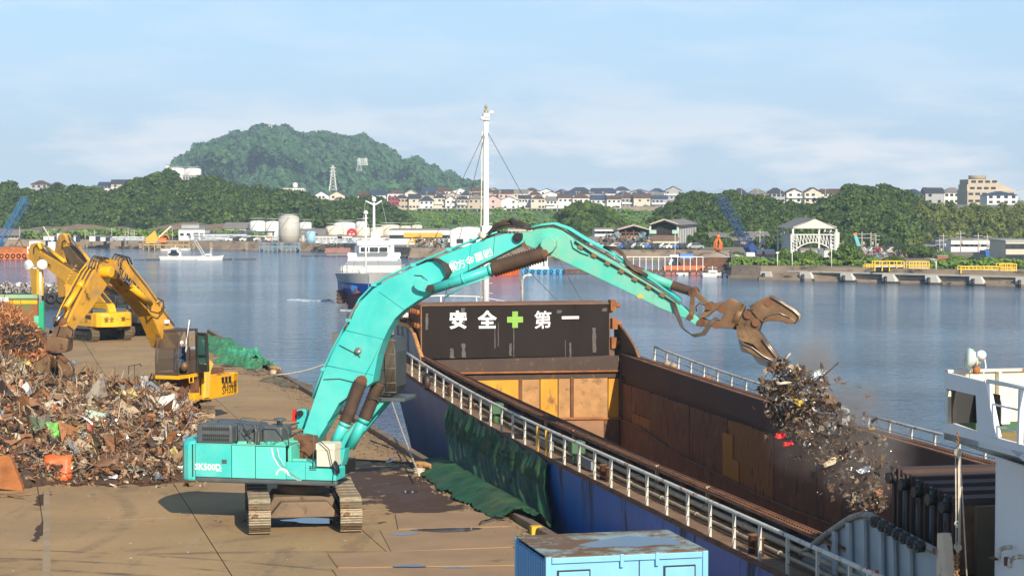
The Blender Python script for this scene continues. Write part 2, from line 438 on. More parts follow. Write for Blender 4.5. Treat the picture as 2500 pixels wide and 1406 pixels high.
CROWNS=[crown_arrays(13,190,0.055,0.75,seed=s) for s in range(5)]
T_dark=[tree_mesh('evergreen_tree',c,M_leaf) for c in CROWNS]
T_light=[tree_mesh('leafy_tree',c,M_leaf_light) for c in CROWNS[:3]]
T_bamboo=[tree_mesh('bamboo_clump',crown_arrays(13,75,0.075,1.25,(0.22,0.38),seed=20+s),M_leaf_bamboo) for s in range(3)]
LOW=[crown_arrays(9,48,0.10,0.75,seed=40+s) for s in range(4)]
TINY=[crown_arrays(5,9,0.25,0.7,seed=60+s) for s in range(4)]
def merged(name,pts,radii,protos,m,seed=1,zmul=1.0):
    r=np.random.RandomState(seed);out=[]
    for p,s in zip(pts,radii):
        v=protos[r.randint(len(protos))];a=r.uniform(0,6.283);c_,s_=math.cos(a),math.sin(a)
        w=v.copy();w[:,0]=v[:,0]*c_-v[:,1]*s_;w[:,1]=v[:,0]*s_+v[:,1]*c_
        w *=s;w[:,2] *=zmul;w+=np.array(p,np.float32);out.append(w)
    v=np.concatenate(out);o=bpy.data.objects.new(name,np_mesh(name,v,quads(len(v) // 4),m));COL.objects.link(o);o['kind']='stuff';return o
def lerp_profile(prof,x):
    if x <= prof[0][0]:return prof[0][1]
    for (a,b),(c,d) in zip(prof,prof[1:]):
        if x <= c:return b+(d-b)*(x-a)/(c-a)
    return prof[-1][1]
def hill(name,base,top,d0,d1,m,x0,x1,nx=60,nt=10,bulge=0.0,back=200,rough=0.0):
    """terrain sheet climbing from the base line (at distance d0) to the crest (at d1), then falling away behind; returns its surface"""
    def surf(x,t):
        yb,yt=lerp_profile(base,x),lerp_profile(top,x)
        d=d0+(d1-d0)*t
        if rough:d+=rough*(noise.noise(Vector((x*0.012,t*2.2,3.1))) )*(1 if t > 0.02 else 0)
        z0,z1=D(x,yb,d0).z,D(x,yt,d1).z
        q=t+bulge*math.sin(math.pi*t)
        px=(x-CX)/FPX
        return Vector((px*d,d,z0+(z1-z0)*min(1,q)))
    vs_=[];n=nt+4
    for i in range(nx+1):
        x=x0+(x1-x0)*i/nx
        for j in range(nt+1):vs_.append(surf(x,j/nt))
        p=surf(x,1)
        for k in (1,2,3):vs_.append(Vector((p.x,p.y+back*k/3,p.z+(LAND_Z-p.z)*(k/3) ** 1.5)))
    fs=[(i*n+j,(i+1)*n+j,(i+1)*n+j+1,i*n+j+1) for i in range(nx) for j in range(n-1)]
    mb_=MB();mb_.add(vs_,fs,True);o=struct(mb_.build(name,m));return surf
MT=[(300,497),(345,474),(405,436),(440,400),(480,374),(522,361),(532,340),(600,333),(655,322),(690,322),(725,337),(800,341),(850,332),(885,339),(930,368),(990,397),(1060,428),(1110,442),(1150,466),(1190,490),(1230,497)]
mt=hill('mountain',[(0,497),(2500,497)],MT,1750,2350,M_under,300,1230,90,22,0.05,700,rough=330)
pts,rad=[],[]
for i in range(9500):
    x=rnd.uniform(305,1225);t=rnd.random() ** 0.8
    pts.append(mt(x,t)-Vector((0,0,8)));rad.append(rnd.uniform(4,10.5)*(1+.5*noise.noise(Vector((x*.03,t*5,9))))*(0.8 if t > .93 else 1))
merged('mountain_forest',pts,rad,TINY,M_leaf_far,3)
PL_D=1000.0
bank=hill('grassy_bank',[(900,566),(2500,566)],[(600,515),(2000,515),(2600,508)],690,985,M_grass,560,2650,50,8,0.03,30)
mb=MB();
pl=[D(x,515,985) for x in (480,1250,2700)]
zp=pl[0].z
mb.add([(pl[0].x,985,zp+.05),(pl[2].x,985,zp+.05),(pl[2].x*1.3,1500,zp+6),(pl[0].x*1.3,1500,zp+6)],[(0,1,2,3)])
struct(mb.build('plateau_ground',M_land))
pts,rad=[],[]
for i in range(2600):
    x=rnd.uniform(700,2000);t=rnd.random()
    pts.append(bank(x,t)-Vector((0,0,.7)));rad.append(rnd.uniform(0.5,1.4)*(2.0 if rnd.random() < .05 else 1))
merged('bank_shrubs',pts,rad,TINY,M_grass,4,0.8)
LH=[(-120,462),(0,470),(60,470),(110,476),(170,468),(225,470),(262,484),(300,472),(340,455),(385,436),(430,438),(480,446),(530,452),(600,466),(680,472),(740,486),(790,512),(860,506),(905,492),(945,512),(985,540),(1010,560)]
LB=[(-120,565),(100,572),(400,570),(640,560),(760,560),(1010,570)]
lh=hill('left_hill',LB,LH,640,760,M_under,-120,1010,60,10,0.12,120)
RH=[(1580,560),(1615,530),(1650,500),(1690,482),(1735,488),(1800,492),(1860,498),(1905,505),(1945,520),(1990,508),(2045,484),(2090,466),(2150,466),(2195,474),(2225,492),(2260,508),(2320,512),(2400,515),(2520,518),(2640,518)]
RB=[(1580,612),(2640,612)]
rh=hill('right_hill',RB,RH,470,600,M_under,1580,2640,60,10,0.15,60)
MH=[(1345,570),(1375,530),(1410,506),(1445,502),(1480,515),(1515,545),(1530,570)]
mh=hill('small_hill',[(1345,588),(1530,588)],MH,540,600,M_under,1345,1530,16,6,0.15,40)
mb=MB()
for i in range(40):
    pass
cut=hill('rock_cutting_slope',[(-120,578),(250,573),(430,575),(700,572)],[(-120,552),(60,560),(110,552),(150,554),(185,547),(230,549),(270,556),(300,552),(340,562),(375,556),(420,546),(470,541),(510,549),(560,544),(600,550),(640,541),(700,550)],600,630,M_cut,-120,700,40,4,0.0,10)
def plant_wood(surf,x0,x1,n_ind,n_low,r0,r1,protos,low_m,label,cat,group,lowname,tmin=0.0,skip=None):
    cells=[]
    for i in range(n_ind):
        x=x0+(x1-x0)*((i*0.61803) % 1.0);t=tmin+(1-tmin)*((i+0.5)/n_ind) ** 0.8
        if skip and skip(x,t):continue
        p=surf(x,min(1,t));s=rnd.uniform(r0,r1)
        o=bpy.data.objects.new(protos[0].name.split('.')[0],rnd.choice(protos));COL.objects.link(o)
        o.location=p-Vector((0,0,s*1.0));o.rotation_euler=(0,0,rnd.uniform(0,6.28));o.scale=(s,s,s*rnd.uniform(0.85,1.15))
        tag(o,label,cat,group)
    pts,rad=[],[]
    for i in range(n_low):
        x=rnd.uniform(x0,x1);t=tmin+(1-tmin)*rnd.random()
        if skip and skip(x,t):continue
        pts.append(surf(x,t)-Vector((0,0,3.2)));rad.append(rnd.uniform(r0*.75,r1*.85))
    if pts:merged(lowname,pts,rad,LOW,low_m,7)
plant_wood(lh,-110,995,150,560,3.0,5.2,T_dark,M_leaf,'dark evergreen crown in the dense wood on the left hillside','tree','evergreen trees of the left hillside wood','left_woodland')
plant_wood(lh,-60,930,26,0,2.6,4.2,T_light,M_leaf,'lighter yellow-green crown among the dark trees of the left hillside','tree','lighter trees of the left hillside wood','x')
plant_wood(rh,1600,2240,110,330,2.4,4.4,T_dark,M_leaf,'dark evergreen crown in the wooded hill behind the gantry shed','tree','evergreen trees of the right hillside wood','right_woodland')
plant_wood(rh,1750,2240,16,0,1.8,3.0,T_light,M_leaf,'lighter green crown low on the wooded hill behind the gantry shed','tree','lighter trees of the right hillside wood','x')
plant_wood(rh,2225,2630,70,220,1.8,3.2,T_bamboo,M_leaf_bamboo,'yellow-green bamboo clump on the slope below the stepped apartment block','bamboo','bamboo clumps on the right slope','bamboo_thicket')
plant_wood(mh,1360,1515,26,60,2.2,3.4,T_light+T_dark[:1],M_leaf,'leafy tree on the small round hill before the green bank','tree','trees on the small round hill','small_hill_wood')
pts,rad=[],[]
for i in range(900):
    x=rnd.uniform(60,560) if i < 700 else rnd.uniform(560,760)
    d=rnd.uniform(566,612)
    if noise.noise(Vector((x*.02,d*.05,0))) <-.12:continue
    pass;pts.append(Vector(((x-CX)/FPX*d,d,LAND_Z-.3)));rad.append(rnd.uniform(0.5,2.3))
merged('shore_shrubs',pts,rad,TINY,M_grass,9,0.8)
pts,rad=[],[]
for i in range(420):
    x=rnd.uniform(1790,2140) if i < 250 else rnd.uniform(2270,2560);d=rnd.uniform(334,350) if i < 250 else rnd.uniform(318,345)
    pts.append(Vector(((x-CX)/FPX*d,d,LAND_Z-.55)));rad.append(rnd.uniform(0.5,1.3))
merged('pier_root_shrubs',pts,rad,TINY,M_grass,10,0.8)
hz_m=bpy.data.materials.new('humid_air');hz_m.use_nodes=True;hn,hl=hz_m.node_tree.nodes,hz_m.node_tree.links
for x in list(hn):
    if x.type == 'BSDF_PRINCIPLED':hn.remove(x)
hv=hn.new('ShaderNodeVolumePrincipled');hv.inputs['Color'].default_value=(0.62,0.82,1.0,1);hv.inputs['Density'].default_value=0.00019;hv.inputs['Anisotropy'].default_value=0.0
hl.new(hv.outputs[0],hn['Material Output'].inputs['Volume'])
mb=MB();mb.bb((-2500,-70,-7),(2500,3400,125));haze=mb.build('haze',hz_m);haze['kind']='stuff'
# ================================================================= THE QUAY
QE=lambda y:0.93-0.257*(y-60.9)
QA=Vector((-0.2489,0.9685,0));QB=Vector((0.9685,0.2489,0))
QANG=math.atan2(QA.y,QA.x)
def quay_material():
    m=mat('quay_concrete',(0.37,0.245,0.118),0.75,var=0.14,vs_=0.15,bump=0.25,bs=6)
    n,l=m.node_tree.nodes,m.node_tree.links;b=n['Principled BSDF']
    cur=b.inputs['Base Color'].links[0].from_socket
    b.inputs['Specular IOR Level'].default_value=0.22
    g=n.new('ShaderNodeNewGeometry')
    def nz(scale,det,sc=(1,1,1),rot=0.0,src=None):
        mp_=n.new('ShaderNodeMapping');mp_.inputs['Scale'].default_value=sc;mp_.inputs['Rotation'].default_value=(0,0,rot)
        l.new(src or g.outputs['Position'],mp_.inputs[0])
        t=n.new('ShaderNodeTexNoise');t.inputs['Scale'].default_value=scale;t.inputs['Detail'].default_value=det;t.inputs['Roughness'].default_value=.65
        l.new(mp_.outputs[0],t.inputs['Vector']);return t.outputs['Fac']
    def rng_(src,a,b_,c=0.0,d=1.0):
        r=n.new('ShaderNodeMapRange');r.inputs[1].default_value=a;r.inputs[2].default_value=b_;r.inputs[3].default_value=c;r.inputs[4].default_value=d
        l.new(src,r.inputs[0]);return r.outputs[0]
    def mixc(cur,fac,col):
        q=n.new('ShaderNodeMixRGB');q.inputs[2].default_value=col+(1,);l.new(fac,q.inputs[0]);l.new(cur,q.inputs[1]);return q.outputs[0]
    def math_(op,a,b_):
        q=n.new('ShaderNodeMath');q.operation=op
        for i,s in enumerate((a,b_)):
            if isinstance(s,(int,float)):q.inputs[i].default_value=s
            else:l.new(s,q.inputs[i])
        return q.outputs[0]
    cur=mixc(cur,rng_(nz(0.22,7),0.45,0.70,0,0.6),(0.22,0.165,0.105))
    cur=mixc(cur,rng_(nz(1.6,8,(1,.12,1),0.25),0.56,0.72,0,0.30),(0.36,0.30,0.22))
    cur=mixc(cur,rng_(nz(3.5,6,(1,1,1)),0.60,0.68,0,0.6),(0.13,0.075,0.045));cur=mixc(cur,rng_(nz(.55,9,(1,.35,1),.25),0.57,0.63,0,0.35),(0.12,0.085,0.06));cur=mixc(cur,rng_(nz(14,5),.58,.7,0,.35),(.16,.11,.07))
    for (cx_,cy_,r0,w_,n_) in ((-18.5,30.5,24.6,0.22,0.75),(-18.5,30.5,26.0,0.16,0.65),(-17.5,28.0,25.6,0.3,0.7),(-18.5,30.5,27.4,0.12,0.6),(-6,33,24.2,0.25,0.5),(-30.0,61.0,18.0,0.3,0.3),(-26.0,84.0,30.5,0.35,0.3),(-6.0,120.0,33.0,0.3,0.3)):
        s=n.new('ShaderNodeVectorMath');s.operation='SUBTRACT';s.inputs[1].default_value=(cx_,cy_,0);l.new(g.outputs['Position'],s.inputs[0])
        ln=n.new('ShaderNodeVectorMath');ln.operation='LENGTH';l.new(s.outputs[0],ln.inputs[0])
        dd=math_('ABSOLUTE',math_('SUBTRACT',ln.outputs['Value'],r0),0)
        cur=mixc(cur,math_('MULTIPLY',rng_(dd,w_*.4,w_,n_,0),rng_(nz(.5,5),.42,.56)),(0.085,0.068,0.055))
    wet=None
    for (p,rx,ry,rot) in ((G(985,1200),2.1,7.5,0.26),(G(690,890),3.5,9.0,0.25),(G(1085,1292),1.2,.55,0),(G(985,1302),.6,.22,0),(G(1000,1378),.5,.35,0),(G(1110,1385),.7,.25,0),(G(270,1178),2.0,1.1,0),(G(105,1215),.22,2.0,.15),(G(101,1290),.16,2.6,.15),(G(720,1265),1.8,1.5,0)):
        mp_=n.new('ShaderNodeMapping');mp_.vector_type='TEXTURE';mp_.inputs['Location'].default_value=(p.x,p.y,0);mp_.inputs['Rotation'].default_value=(0,0,rot);mp_.inputs['Scale'].default_value=(rx,ry,1)
        l.new(g.outputs['Position'],mp_.inputs[0])
        ln=n.new('ShaderNodeVectorMath');ln.operation='LENGTH';l.new(mp_.outputs[0],ln.inputs[0])
        v=math_('SUBTRACT',1.0,ln.outputs['Value'])
        wet=v if wet is None else math_('MAXIMUM',wet,v)
    wn_=math_('ADD',wet,math_('MULTIPLY',math_('SUBTRACT',nz(1.0,9),0.5),3.4))
    wf=rng_(wn_,0.05,0.14)
    cur=mixc(cur,math_('MULTIPLY',wf,0.93),(0.055,0.026,0.013))
    l.new(cur,b.inputs['Base Color'])
    pud=rng_(math_('ADD',wet,math_('MULTIPLY',math_('SUBTRACT',nz(0.9,4),0.5),1.6)),0.62,0.68)
    l.new(math_('SUBTRACT',math_('SUBTRACT',0.8,math_('MULTIPLY',wf,0.12)),math_('MULTIPLY',pud,0.10)),b.inputs['Roughness'])
    return m
M_quay=quay_material()
M_quayside=mat('quay_side_concrete',(0.12,0.10,0.08),0.9,var=0.3,vs_=0.5,streak=2)
def qp(a,b,z=0.0):
    """a metres along the quay from the point at distance 60.9, b metres inland of the edge"""
    p=Vector((0.93,60.9,z))+QA*a-QB*b;p.z=z;return p
mb=MB()
c=[qp(-26,0),qp(98,0),qp(98,70),qp(-26,45)]
mb.add([p+Vector((0,0,-0.06)) for p in c]+[p+Vector((0,0,-6)) for p in c],[(3,2,1,0),(0,1,5,4),(1,2,6,5),(2,3,7,6),(3,0,4,7)])
quay=struct(mb.build('quay_ground',M_quayside))
SLAB_W=4.72
off=None
pj=G(563,1400);b_j=(Vector((0.93,60.9,0))-Vector((pj.x,pj.y,0))).dot(QB)
lanes=[0.0,b_j-SLAB_W]+[b_j+k*SLAB_W for k in range(0,12)]
for i in range(len(lanes)-1):
    b0,b1=lanes[i],lanes[i+1];g_=0.015
    L=9.8;a=-24.0+(i % 2)*0.0
    while a < 97.5:
        a1=min(a+L,97.7);mb=MB();e=0.012
        za,zb=rnd.uniform(-.004,.004),rnd.uniform(-.004,.004)
        c=[qp(a+e,b0+g_,za),qp(a1-e*.4,b0+g_,zb),qp(a1-e*.4,b1-g_,za),qp(a+e,b1-g_,zb)]
        mb.add(c+[p+Vector((0,0,-.055)) for p in c],[(3,2,1,0),(0,1,5,4),(1,2,6,5),(2,3,7,6),(3,0,4,7)])
        o=mb.build('concrete_slab',M_quay,quay);a=a1
mb=MB()
p0,p1=G(105,1195),G(100,1420)
mb.add([G(107,1196,.006),G(121,1196,.006),G(124,1420,.006),G(103,1420,.006)],[(0,3,2,1)])
M_strip=mat('mortar_strip',(0.33,0.24,0.14),0.85,var=.2,vs_=.6)
mb.build('joint_strip',M_strip,quay)
M_kerb=mat('worn_kerb',(0.20,0.145,0.095),0.85,var=0.3,vs_=0.6,rust=(0.08,0.05,0.03),amt=0.4,rs=1.2)
a=-24.0;k=0
while a < 95:
    mb=MB();ln=3.9
    p,q=qp(a,0.22,.12),qp(a+ln-.07,0.22,.12)
    mb.beam(p,q,0.30,0.24)
    o=struct(mb.build('quay_kerb',M_kerb if not (-3.0 < a < 1) else M_kerb,quay,bev=.04))
    a+=ln;k+=1
mb=MB();e=G(1322,1298,.13);mb.box((0.72,60.35,.12),(.32,.26,.262),Matrix.Rotation(QANG-R(90),3,'Z'))
mb.build('kerb_end_paint',mat('yellow_stripe',(0.7,0.42,0.02),.6),quay)
mb=MB()
for i in range(2600):
    a=rnd.uniform(-22,92);b=0.45+abs(rnd.gauss(0,.55));p=qp(a,b,.01);s=rnd.uniform(.02,.07)
    mb.box(p,(s*1.6,s*1.2,s),Matrix.Rotation(rnd.uniform(0,6),3,(0.3,.2,1)))
mb.build('edge_grit',mat('grit',(.17,.12,.08),.95,var=.4,vs_=3),None,kind='stuff')
mb=MB()
for i in range(420):
    x=rnd.uniform(-20,2);y=rnd.uniform(54,140)
    if x > QE(y)-.5:continue
    s=rnd.uniform(.01,.032);mb.box((x,y,.01),(s*rnd.uniform(1,4),s,s*.5),Matrix.Rotation(rnd.uniform(0,6),3,'Z'))
mb.build('litter_specks',mat('pale_litter',(.4,.37,.32),.8,var=.5,vs_=6),None,kind='stuff')
M_plate=mat('muddy_steel_plate',(0.31,0.195,0.10),0.8,0.0,var=0.16,vs_=0.5,rust=(0.12,0.08,0.05),amt=0.35,rs=.7)
plates=[((928,1293),(1262,1285),(1262,1333),(955,1345),'front edge of the dark mud patch'),((800,1350),(1262,1336),(1262,1378),(825,1384),'between two others, beside the blue container'),
          ((812,1388),(1262,1381),(1262,1440),(850,1448),'nearest the camera, beside the blue container'),((965,1252),(1218,1250),(1252,1283),(972,1290),'under the end of the green tarp')]
for i,(a,b,c,d,w) in enumerate(plates):
    mb=MB();z=.028+.004*i
    t=[G(*q,z) for q in (a,b,c,d)]
    mb.add(t+[Vector((p.x,p.y,.003)) for p in t],[(3,2,1,0),(0,1,5,4),(1,2,6,5),(2,3,7,6),(3,0,4,7)])
    one(mb,'road_plate',M_plate,'flat brown steel road plate on the quay, ' +w,'steel plate',group='steel road plates on the quay')
M_pud=mat('puddle_water',(0.035,0.028,0.022),0.04,var=.1)
def puddle(px,py,rx,ry,z,label,seed,parent=None):
    c=G(px,py,z);mb=MB();r=random.Random(seed);k=26
    ph=[r.uniform(0,6.28) for _ in range(4)]
    pts=[]
    for i in range(k):
        t=6.2832*i/k;q=1+.22*math.sin(2*t+ph[0])+.16*math.sin(3*t+ph[1])+.1*math.sin(5*t+ph[2])
        pts.append((c.x+rx*q*math.cos(t),c.y+ry*q*math.sin(t),z))
    mb.add(pts,[tuple(range(k))]);o=one(mb,'puddle',M_pud,label,'puddle',(c.x,c.y,z));return o
puddle(1095,1292,.85,.42,.046,'dark puddle on the steel plate beside the blue container end',1)
puddle(985,1303,.42,.2,.034,'small dark puddle left of the bigger one on the same plate',2)
puddle(1000,1380,.36,.22,.040,'dark puddle at the bottom edge, left of its neighbour',3)
puddle(1112,1385,.36,.14,.040,'thin puddle at the bottom edge near the blue container',4)
puddle(760,1270,.9,.5,.008,'shiny puddle in the shade between the turquoise excavator tracks',5)
puddle(500,848,1.3,1.6,.008,'bright puddle behind the yellow grapple excavator cab',6)
puddle(1000,1200,.22,.35,.008,'wet pool inside the dark mud patch',7)
M_bollard=mat('bollard_yellow_brown',(0.36,0.2,0.07),.7,var=.3,vs_=4,rust=RUST,amt=.5,rs=5)
M_rope=mat('hawser',(0.55,0.48,0.38),.85,var=.2,vs_=6)
for (px,py,lab) in ((1024,1160,'rusty yellow mooring bollard near the green tarp, white rope knotted on it'),(668,915,'rusty yellow mooring bollard farther along the quay by the green nets')):
    c=G(px,py);t=thing('mooring_bollard',lab,'bollard',c)
    MB().lathe([(.26,0),(.26,.05),(.15,.09),(.14,.30),(.24,.40),(.24,.47),(.12,.52)],14).build('post',M_bollard,t)
    MB().tube([(0,0,.40),(.18,-.05,.42),(.38,-.1,.36),(.42,-.12,.26)],[.11,.11,.1,.04],8).build('horn',M_bollard,t)
    mb=MB()
    for z in (.1,.17,.24):mb.ring((0,0,z),(0.05,0.1,1),.19,.035)
    mb.build('rope_turns',M_rope,t)
def sag(p,q,s,n=14):return [Vector(p).lerp(Vector(q),i/n)-Vector((0,0,s*4*(i/n)*(1-i/n))) for i in range(n+1)]
b1,b2=G(1024,1160,.4),G(668,915,.35)
mb=MB();mb.tube(sag(b1,D(950,960,92),.12),.035,6);one(mb,'mooring_rope',M_rope,'white mooring rope running up from the near bollard to the ship bow','rope')
mb=MB();mb.tube(sag(b2,D(842,866,110),.25),.04,6);one(mb,'mooring_rope',M_rope,'long mooring rope from the far bollard across the water behind the teal boom','rope')
mb=MB();
for k in range(5):
    r_=random.Random(k);q=G(1018+k*3,1140,.05);mb.tube([q+Vector((r_.uniform(-.15,.15),r_.uniform(-.3,.3),r_.uniform(0,.25))) for _ in range(7)],.03,5)
one(mb,'rope_tangle',M_rope,'white frayed rope tangle beside the near bollard','rope')
mb=MB();mb.tube([G(905,1075,.03),G(960,1095,.03),G(985,1108,.03),G(1005,1140,.03)],.03,5);mb.tube([G(850,1120,.03),G(900,1123,.03),G(975,1128,.03),G(1015,1133,.03)],.03,5)
one(mb,'loose_cable',M_hose,'dark cable lying across the quay by the near bollard','cable')
M_net=mat('green_netting',(0.045,0.20,0.095),.9,var=.45,vs_=1.6,rust=(0.13,0.085,0.05),amt=.35,rs=.9)
def cloth_heap(name,px_pts,w,hgt,m,label,cat,seed,group=None):
    """a crumpled strip of cloth lying along a line of ground points"""
    r=random.Random(seed);pts=[G(*p) for p in px_pts];nx,ny=14*(len(pts)-1),12;vs_=[]
    for i in range(nx+1):
        f=i/nx*(len(pts)-1);k=min(int(f),len(pts)-2);p=pts[k].lerp(pts[k+1],f-k);d=(pts[k+1]-pts[k]).normalized();s=Vector((d.y,-d.x,0))
        ww=w*(0.6+.5*noise.noise(Vector((f*1.3,seed,0)))+.3)*min(1,4*i/nx+.3,4*(nx-i)/nx+.3)
        for j in range(ny+1):
            q=j/ny*2-1;z=hgt*max(0,(1-q*q)) ** .5*(.35+1.1*abs(noise.noise(Vector((f*3.1,q*2.3,seed*2))))+.5*abs(noise.noise(Vector((f*9,q*7,seed)))))
            vs_.append(p+s*(q*ww)+d*(noise.noise(Vector((f*4,q*5,seed+9)))*.3)+Vector((0,0,z+.012)))
    fs=[(i*(ny+1)+j,(i+1)*(ny+1)+j,(i+1)*(ny+1)+j+1,i*(ny+1)+j+1) for i in range(nx) for j in range(ny)]
    mb=MB();mb.add(vs_,fs,False);return one(mb,name,m,label,cat,group=group)
cloth_heap('fishing_net',[(512,832),(540,846),(565,862),(590,868)],1.5,.5,M_net,'crumpled green net at the far end of the quay edge','net',3,'green nets heaped on the quay edge')
cloth_heap('fishing_net',[(545,880),(585,888),(625,895),(650,902)],1.1,.55,M_net,'crumpled green net nearest the far bollard','net',5,'green nets heaped on the quay edge')
cloth_heap('fishing_net',[(570,868),(596,876),(620,884)],1.2,.7,mat('bright_net',(0.05,0.30,0.17),.9,var=.4,vs_=2),'brighter blue-green net in the middle of the net row','net',8,'green nets heaped on the quay edge')
cloth_heap('old_sacking',[(665,925),(700,935),(740,950)],1.0,.22,mat('muddy_sacking',(0.13,0.105,0.06),.95,var=.4,vs_=2),'flat muddy brown netting between far bollard and teal boom','net',12)
CT=thing('storage_container','light blue ribbed steel storage container with rain water lying on its roof','container',(0.73,41.9,0),0)
CT.rotation_euler=(0,0,math.atan2(0.9,3.44)*0+R(14.0))
ca=Vector(G(1728,1343,2.6))-Vector(G(1335,1360,2.6));CT.location=(G(1335,1360,2.6).x,G(1335,1360,2.6).y,0);CT.rotation_euler=(0,0,math.atan2(ca.y,ca.x))
CW=ca.length;CL=2.75
MB().bb((0.03,.04,.12),(CW-.03,.07,2.5)).build('front_panel',M_lightblue,CT)
mb=MB()
k=17
for i in range(k):
    y0=.1+(CL-.2)*i/k;y1=.1+(CL-.2)*(i+.5)/k;mb.bb((.0,y0,.12),(.04,y1,2.48))
mb.bb((.04,.08,.12),(.06,CL-.08,2.5))
M_lightblue_shaded=mat('shaded_light_blue_paint',(0.10,0.36,0.66),0.5,var=0.08,vs_=2,rust=(0.2,0.12,0.07),amt=0.14,rs=3,streak=.4)  # the container's light blue made darker: side shade put into the colour
mb.build('ribbed_side',M_lightblue_shaded,CT)
MB().bb((CW-.04,.08,.12),(CW,CL-.08,2.5)).build('far_side',M_lightblue_shaded,CT)
MB().bb((.04,CL-.06,.12),(CW-.04,CL-.02,2.5)).build('back_panel',M_lightblue_shaded,CT)
for (x,y) in ((0.04,.05),(CW-.05,.05),(0.04,CL-.05),(CW-.05,CL-.05)):
    MB().bb((x-.06,y-.06,0),(x+.06,y+.06,2.6)).build('corner_post',M_lightblue,CT,bev=.01)
MB().bb((.11,-.02,2.46),(CW-.12,.06,2.585)).build('top_rail',M_lightblue,CT,bev=.012)
MB().bb((.11,-.02,0.02),(CW-.12,.06,.14)).build('bottom_rail',M_lightblue,CT,bev=.012)
for x in (CW*.46,CW*.68):MB().bb((x-.04,-.05,2.33),(x+.04,-.021,2.61)).build('hinge_strap',M_lightblue,CT,bev=.01)
MB().bb((CW*.57,.018,.14),(CW*.575,.039,2.46)).build('door_seam',M_letter_black,CT)
for x0,x1 in ((.26,.92),(CW-.95,CW-.3)):
    f=MB();f.bb((x0-.03,.0,.9),(x1+.03,.038,2.31));w=f.build('window_shutter',M_letter_black,CT)
    f=MB();f.bb((x0,-.02,.93),(x1,.0,2.28));f.build('shutter_plate',M_lightblue,w,bev=.01)
M_croof=mat('container_roof_steel',(0.25,0.34,0.33),0.6,var=0.15,vs_=1.2,rust=(0.15,0.085,0.04),amt=0.74,rs=.75)
MB().bb((0,0,2.60),(CW,CL,2.612)).bb((0,0,2.586),(CW,CL,2.60)).build('roof',M_croof,CT)
mb=MB();pts=[]
inv=frame(CT).inverted()
for px,py in ((1412,1330),(1440,1322),(1490,1314),(1530,1307),(1600,1310),(1645,1313),(1665,1329),(1600,1329),(1560,1334),(1500,1333),(1450,1336)):
    q=inv @ G(px,py,2.616);pts.append((q.x,q.y,2.616))
mb.add(pts,[tuple(range(len(pts)))[::-1]]);rain=mb.build('rain_water',mat('rain_water',(.05,.05,.05),.03,var=0),CT)
# ================================================================= EXCAVATORS
class Plane:
    """the vertical plane y = off of a thing's own frame; p(px, py) gives the local (x, z) seen there"""
    def __init__(s,T,off):
        s.T,s.off=T,off;s.F=frame(T);s.I=s.F.inverted()
        s.o=s.F @ Vector((0,off,0));s.n=(s.F.to_3x3() @ Vector((0,1,0)))
    def p(s,px,py):
        d=ray(px,py);c=Vector((0,0,CAM_H));t=(s.o-c).dot(s.n)/d.dot(s.n)
        q=s.I @ (c+d*t);return (q.x,q.z)
    def v(s,px,py,dy=0.0):
        x,z=s.p(px,py);return Vector((x,s.off+dy,z))
    def vs(s,pts,dy=0.0):return [s.v(a,b,dy) for a,b in pts]
def plate(P,pts,t,into=1):
    """slab whose visible face is the traced outline on the plane, t thick behind it (into = +1: towards +y)"""
    mb=MB();mb.prism([P.p(*q) for q in pts],t,(1,0,0),(0,0,1),(0,P.off+into*t/2,0));return mb
def boot(mb,p,q,r,n=12,amp=.16):
    p,q=Vector(p),Vector(q);pts,rs=[],[]
    for i in range(2*n+1):pts.append(p.lerp(q,i/(2*n)));rs.append(r*(1+(amp if i % 2 else -amp)))
    return mb.tube(pts,rs,12)
shoe_cache={}
def shoe_mesh(w,pitch,m):
    k=(round(w,2),round(pitch,3),m.name)
    if k not in shoe_cache:
        mb=MB();mb.box((0,0,0),(pitch*.93,w,.03));mb.box((-pitch*.33,0,.032),(.022,w*.98,.036));mb.box((0,0,.026),(.018,w*.98,.024));mb.box((pitch*.33,0,.026),(.018,w*.98,.024))
        mb.box((0,0,-.05),(pitch*.8,.16,.07));shoe_cache[k]=mb.mesh('track_shoe',m)
    return shoe_cache[k]
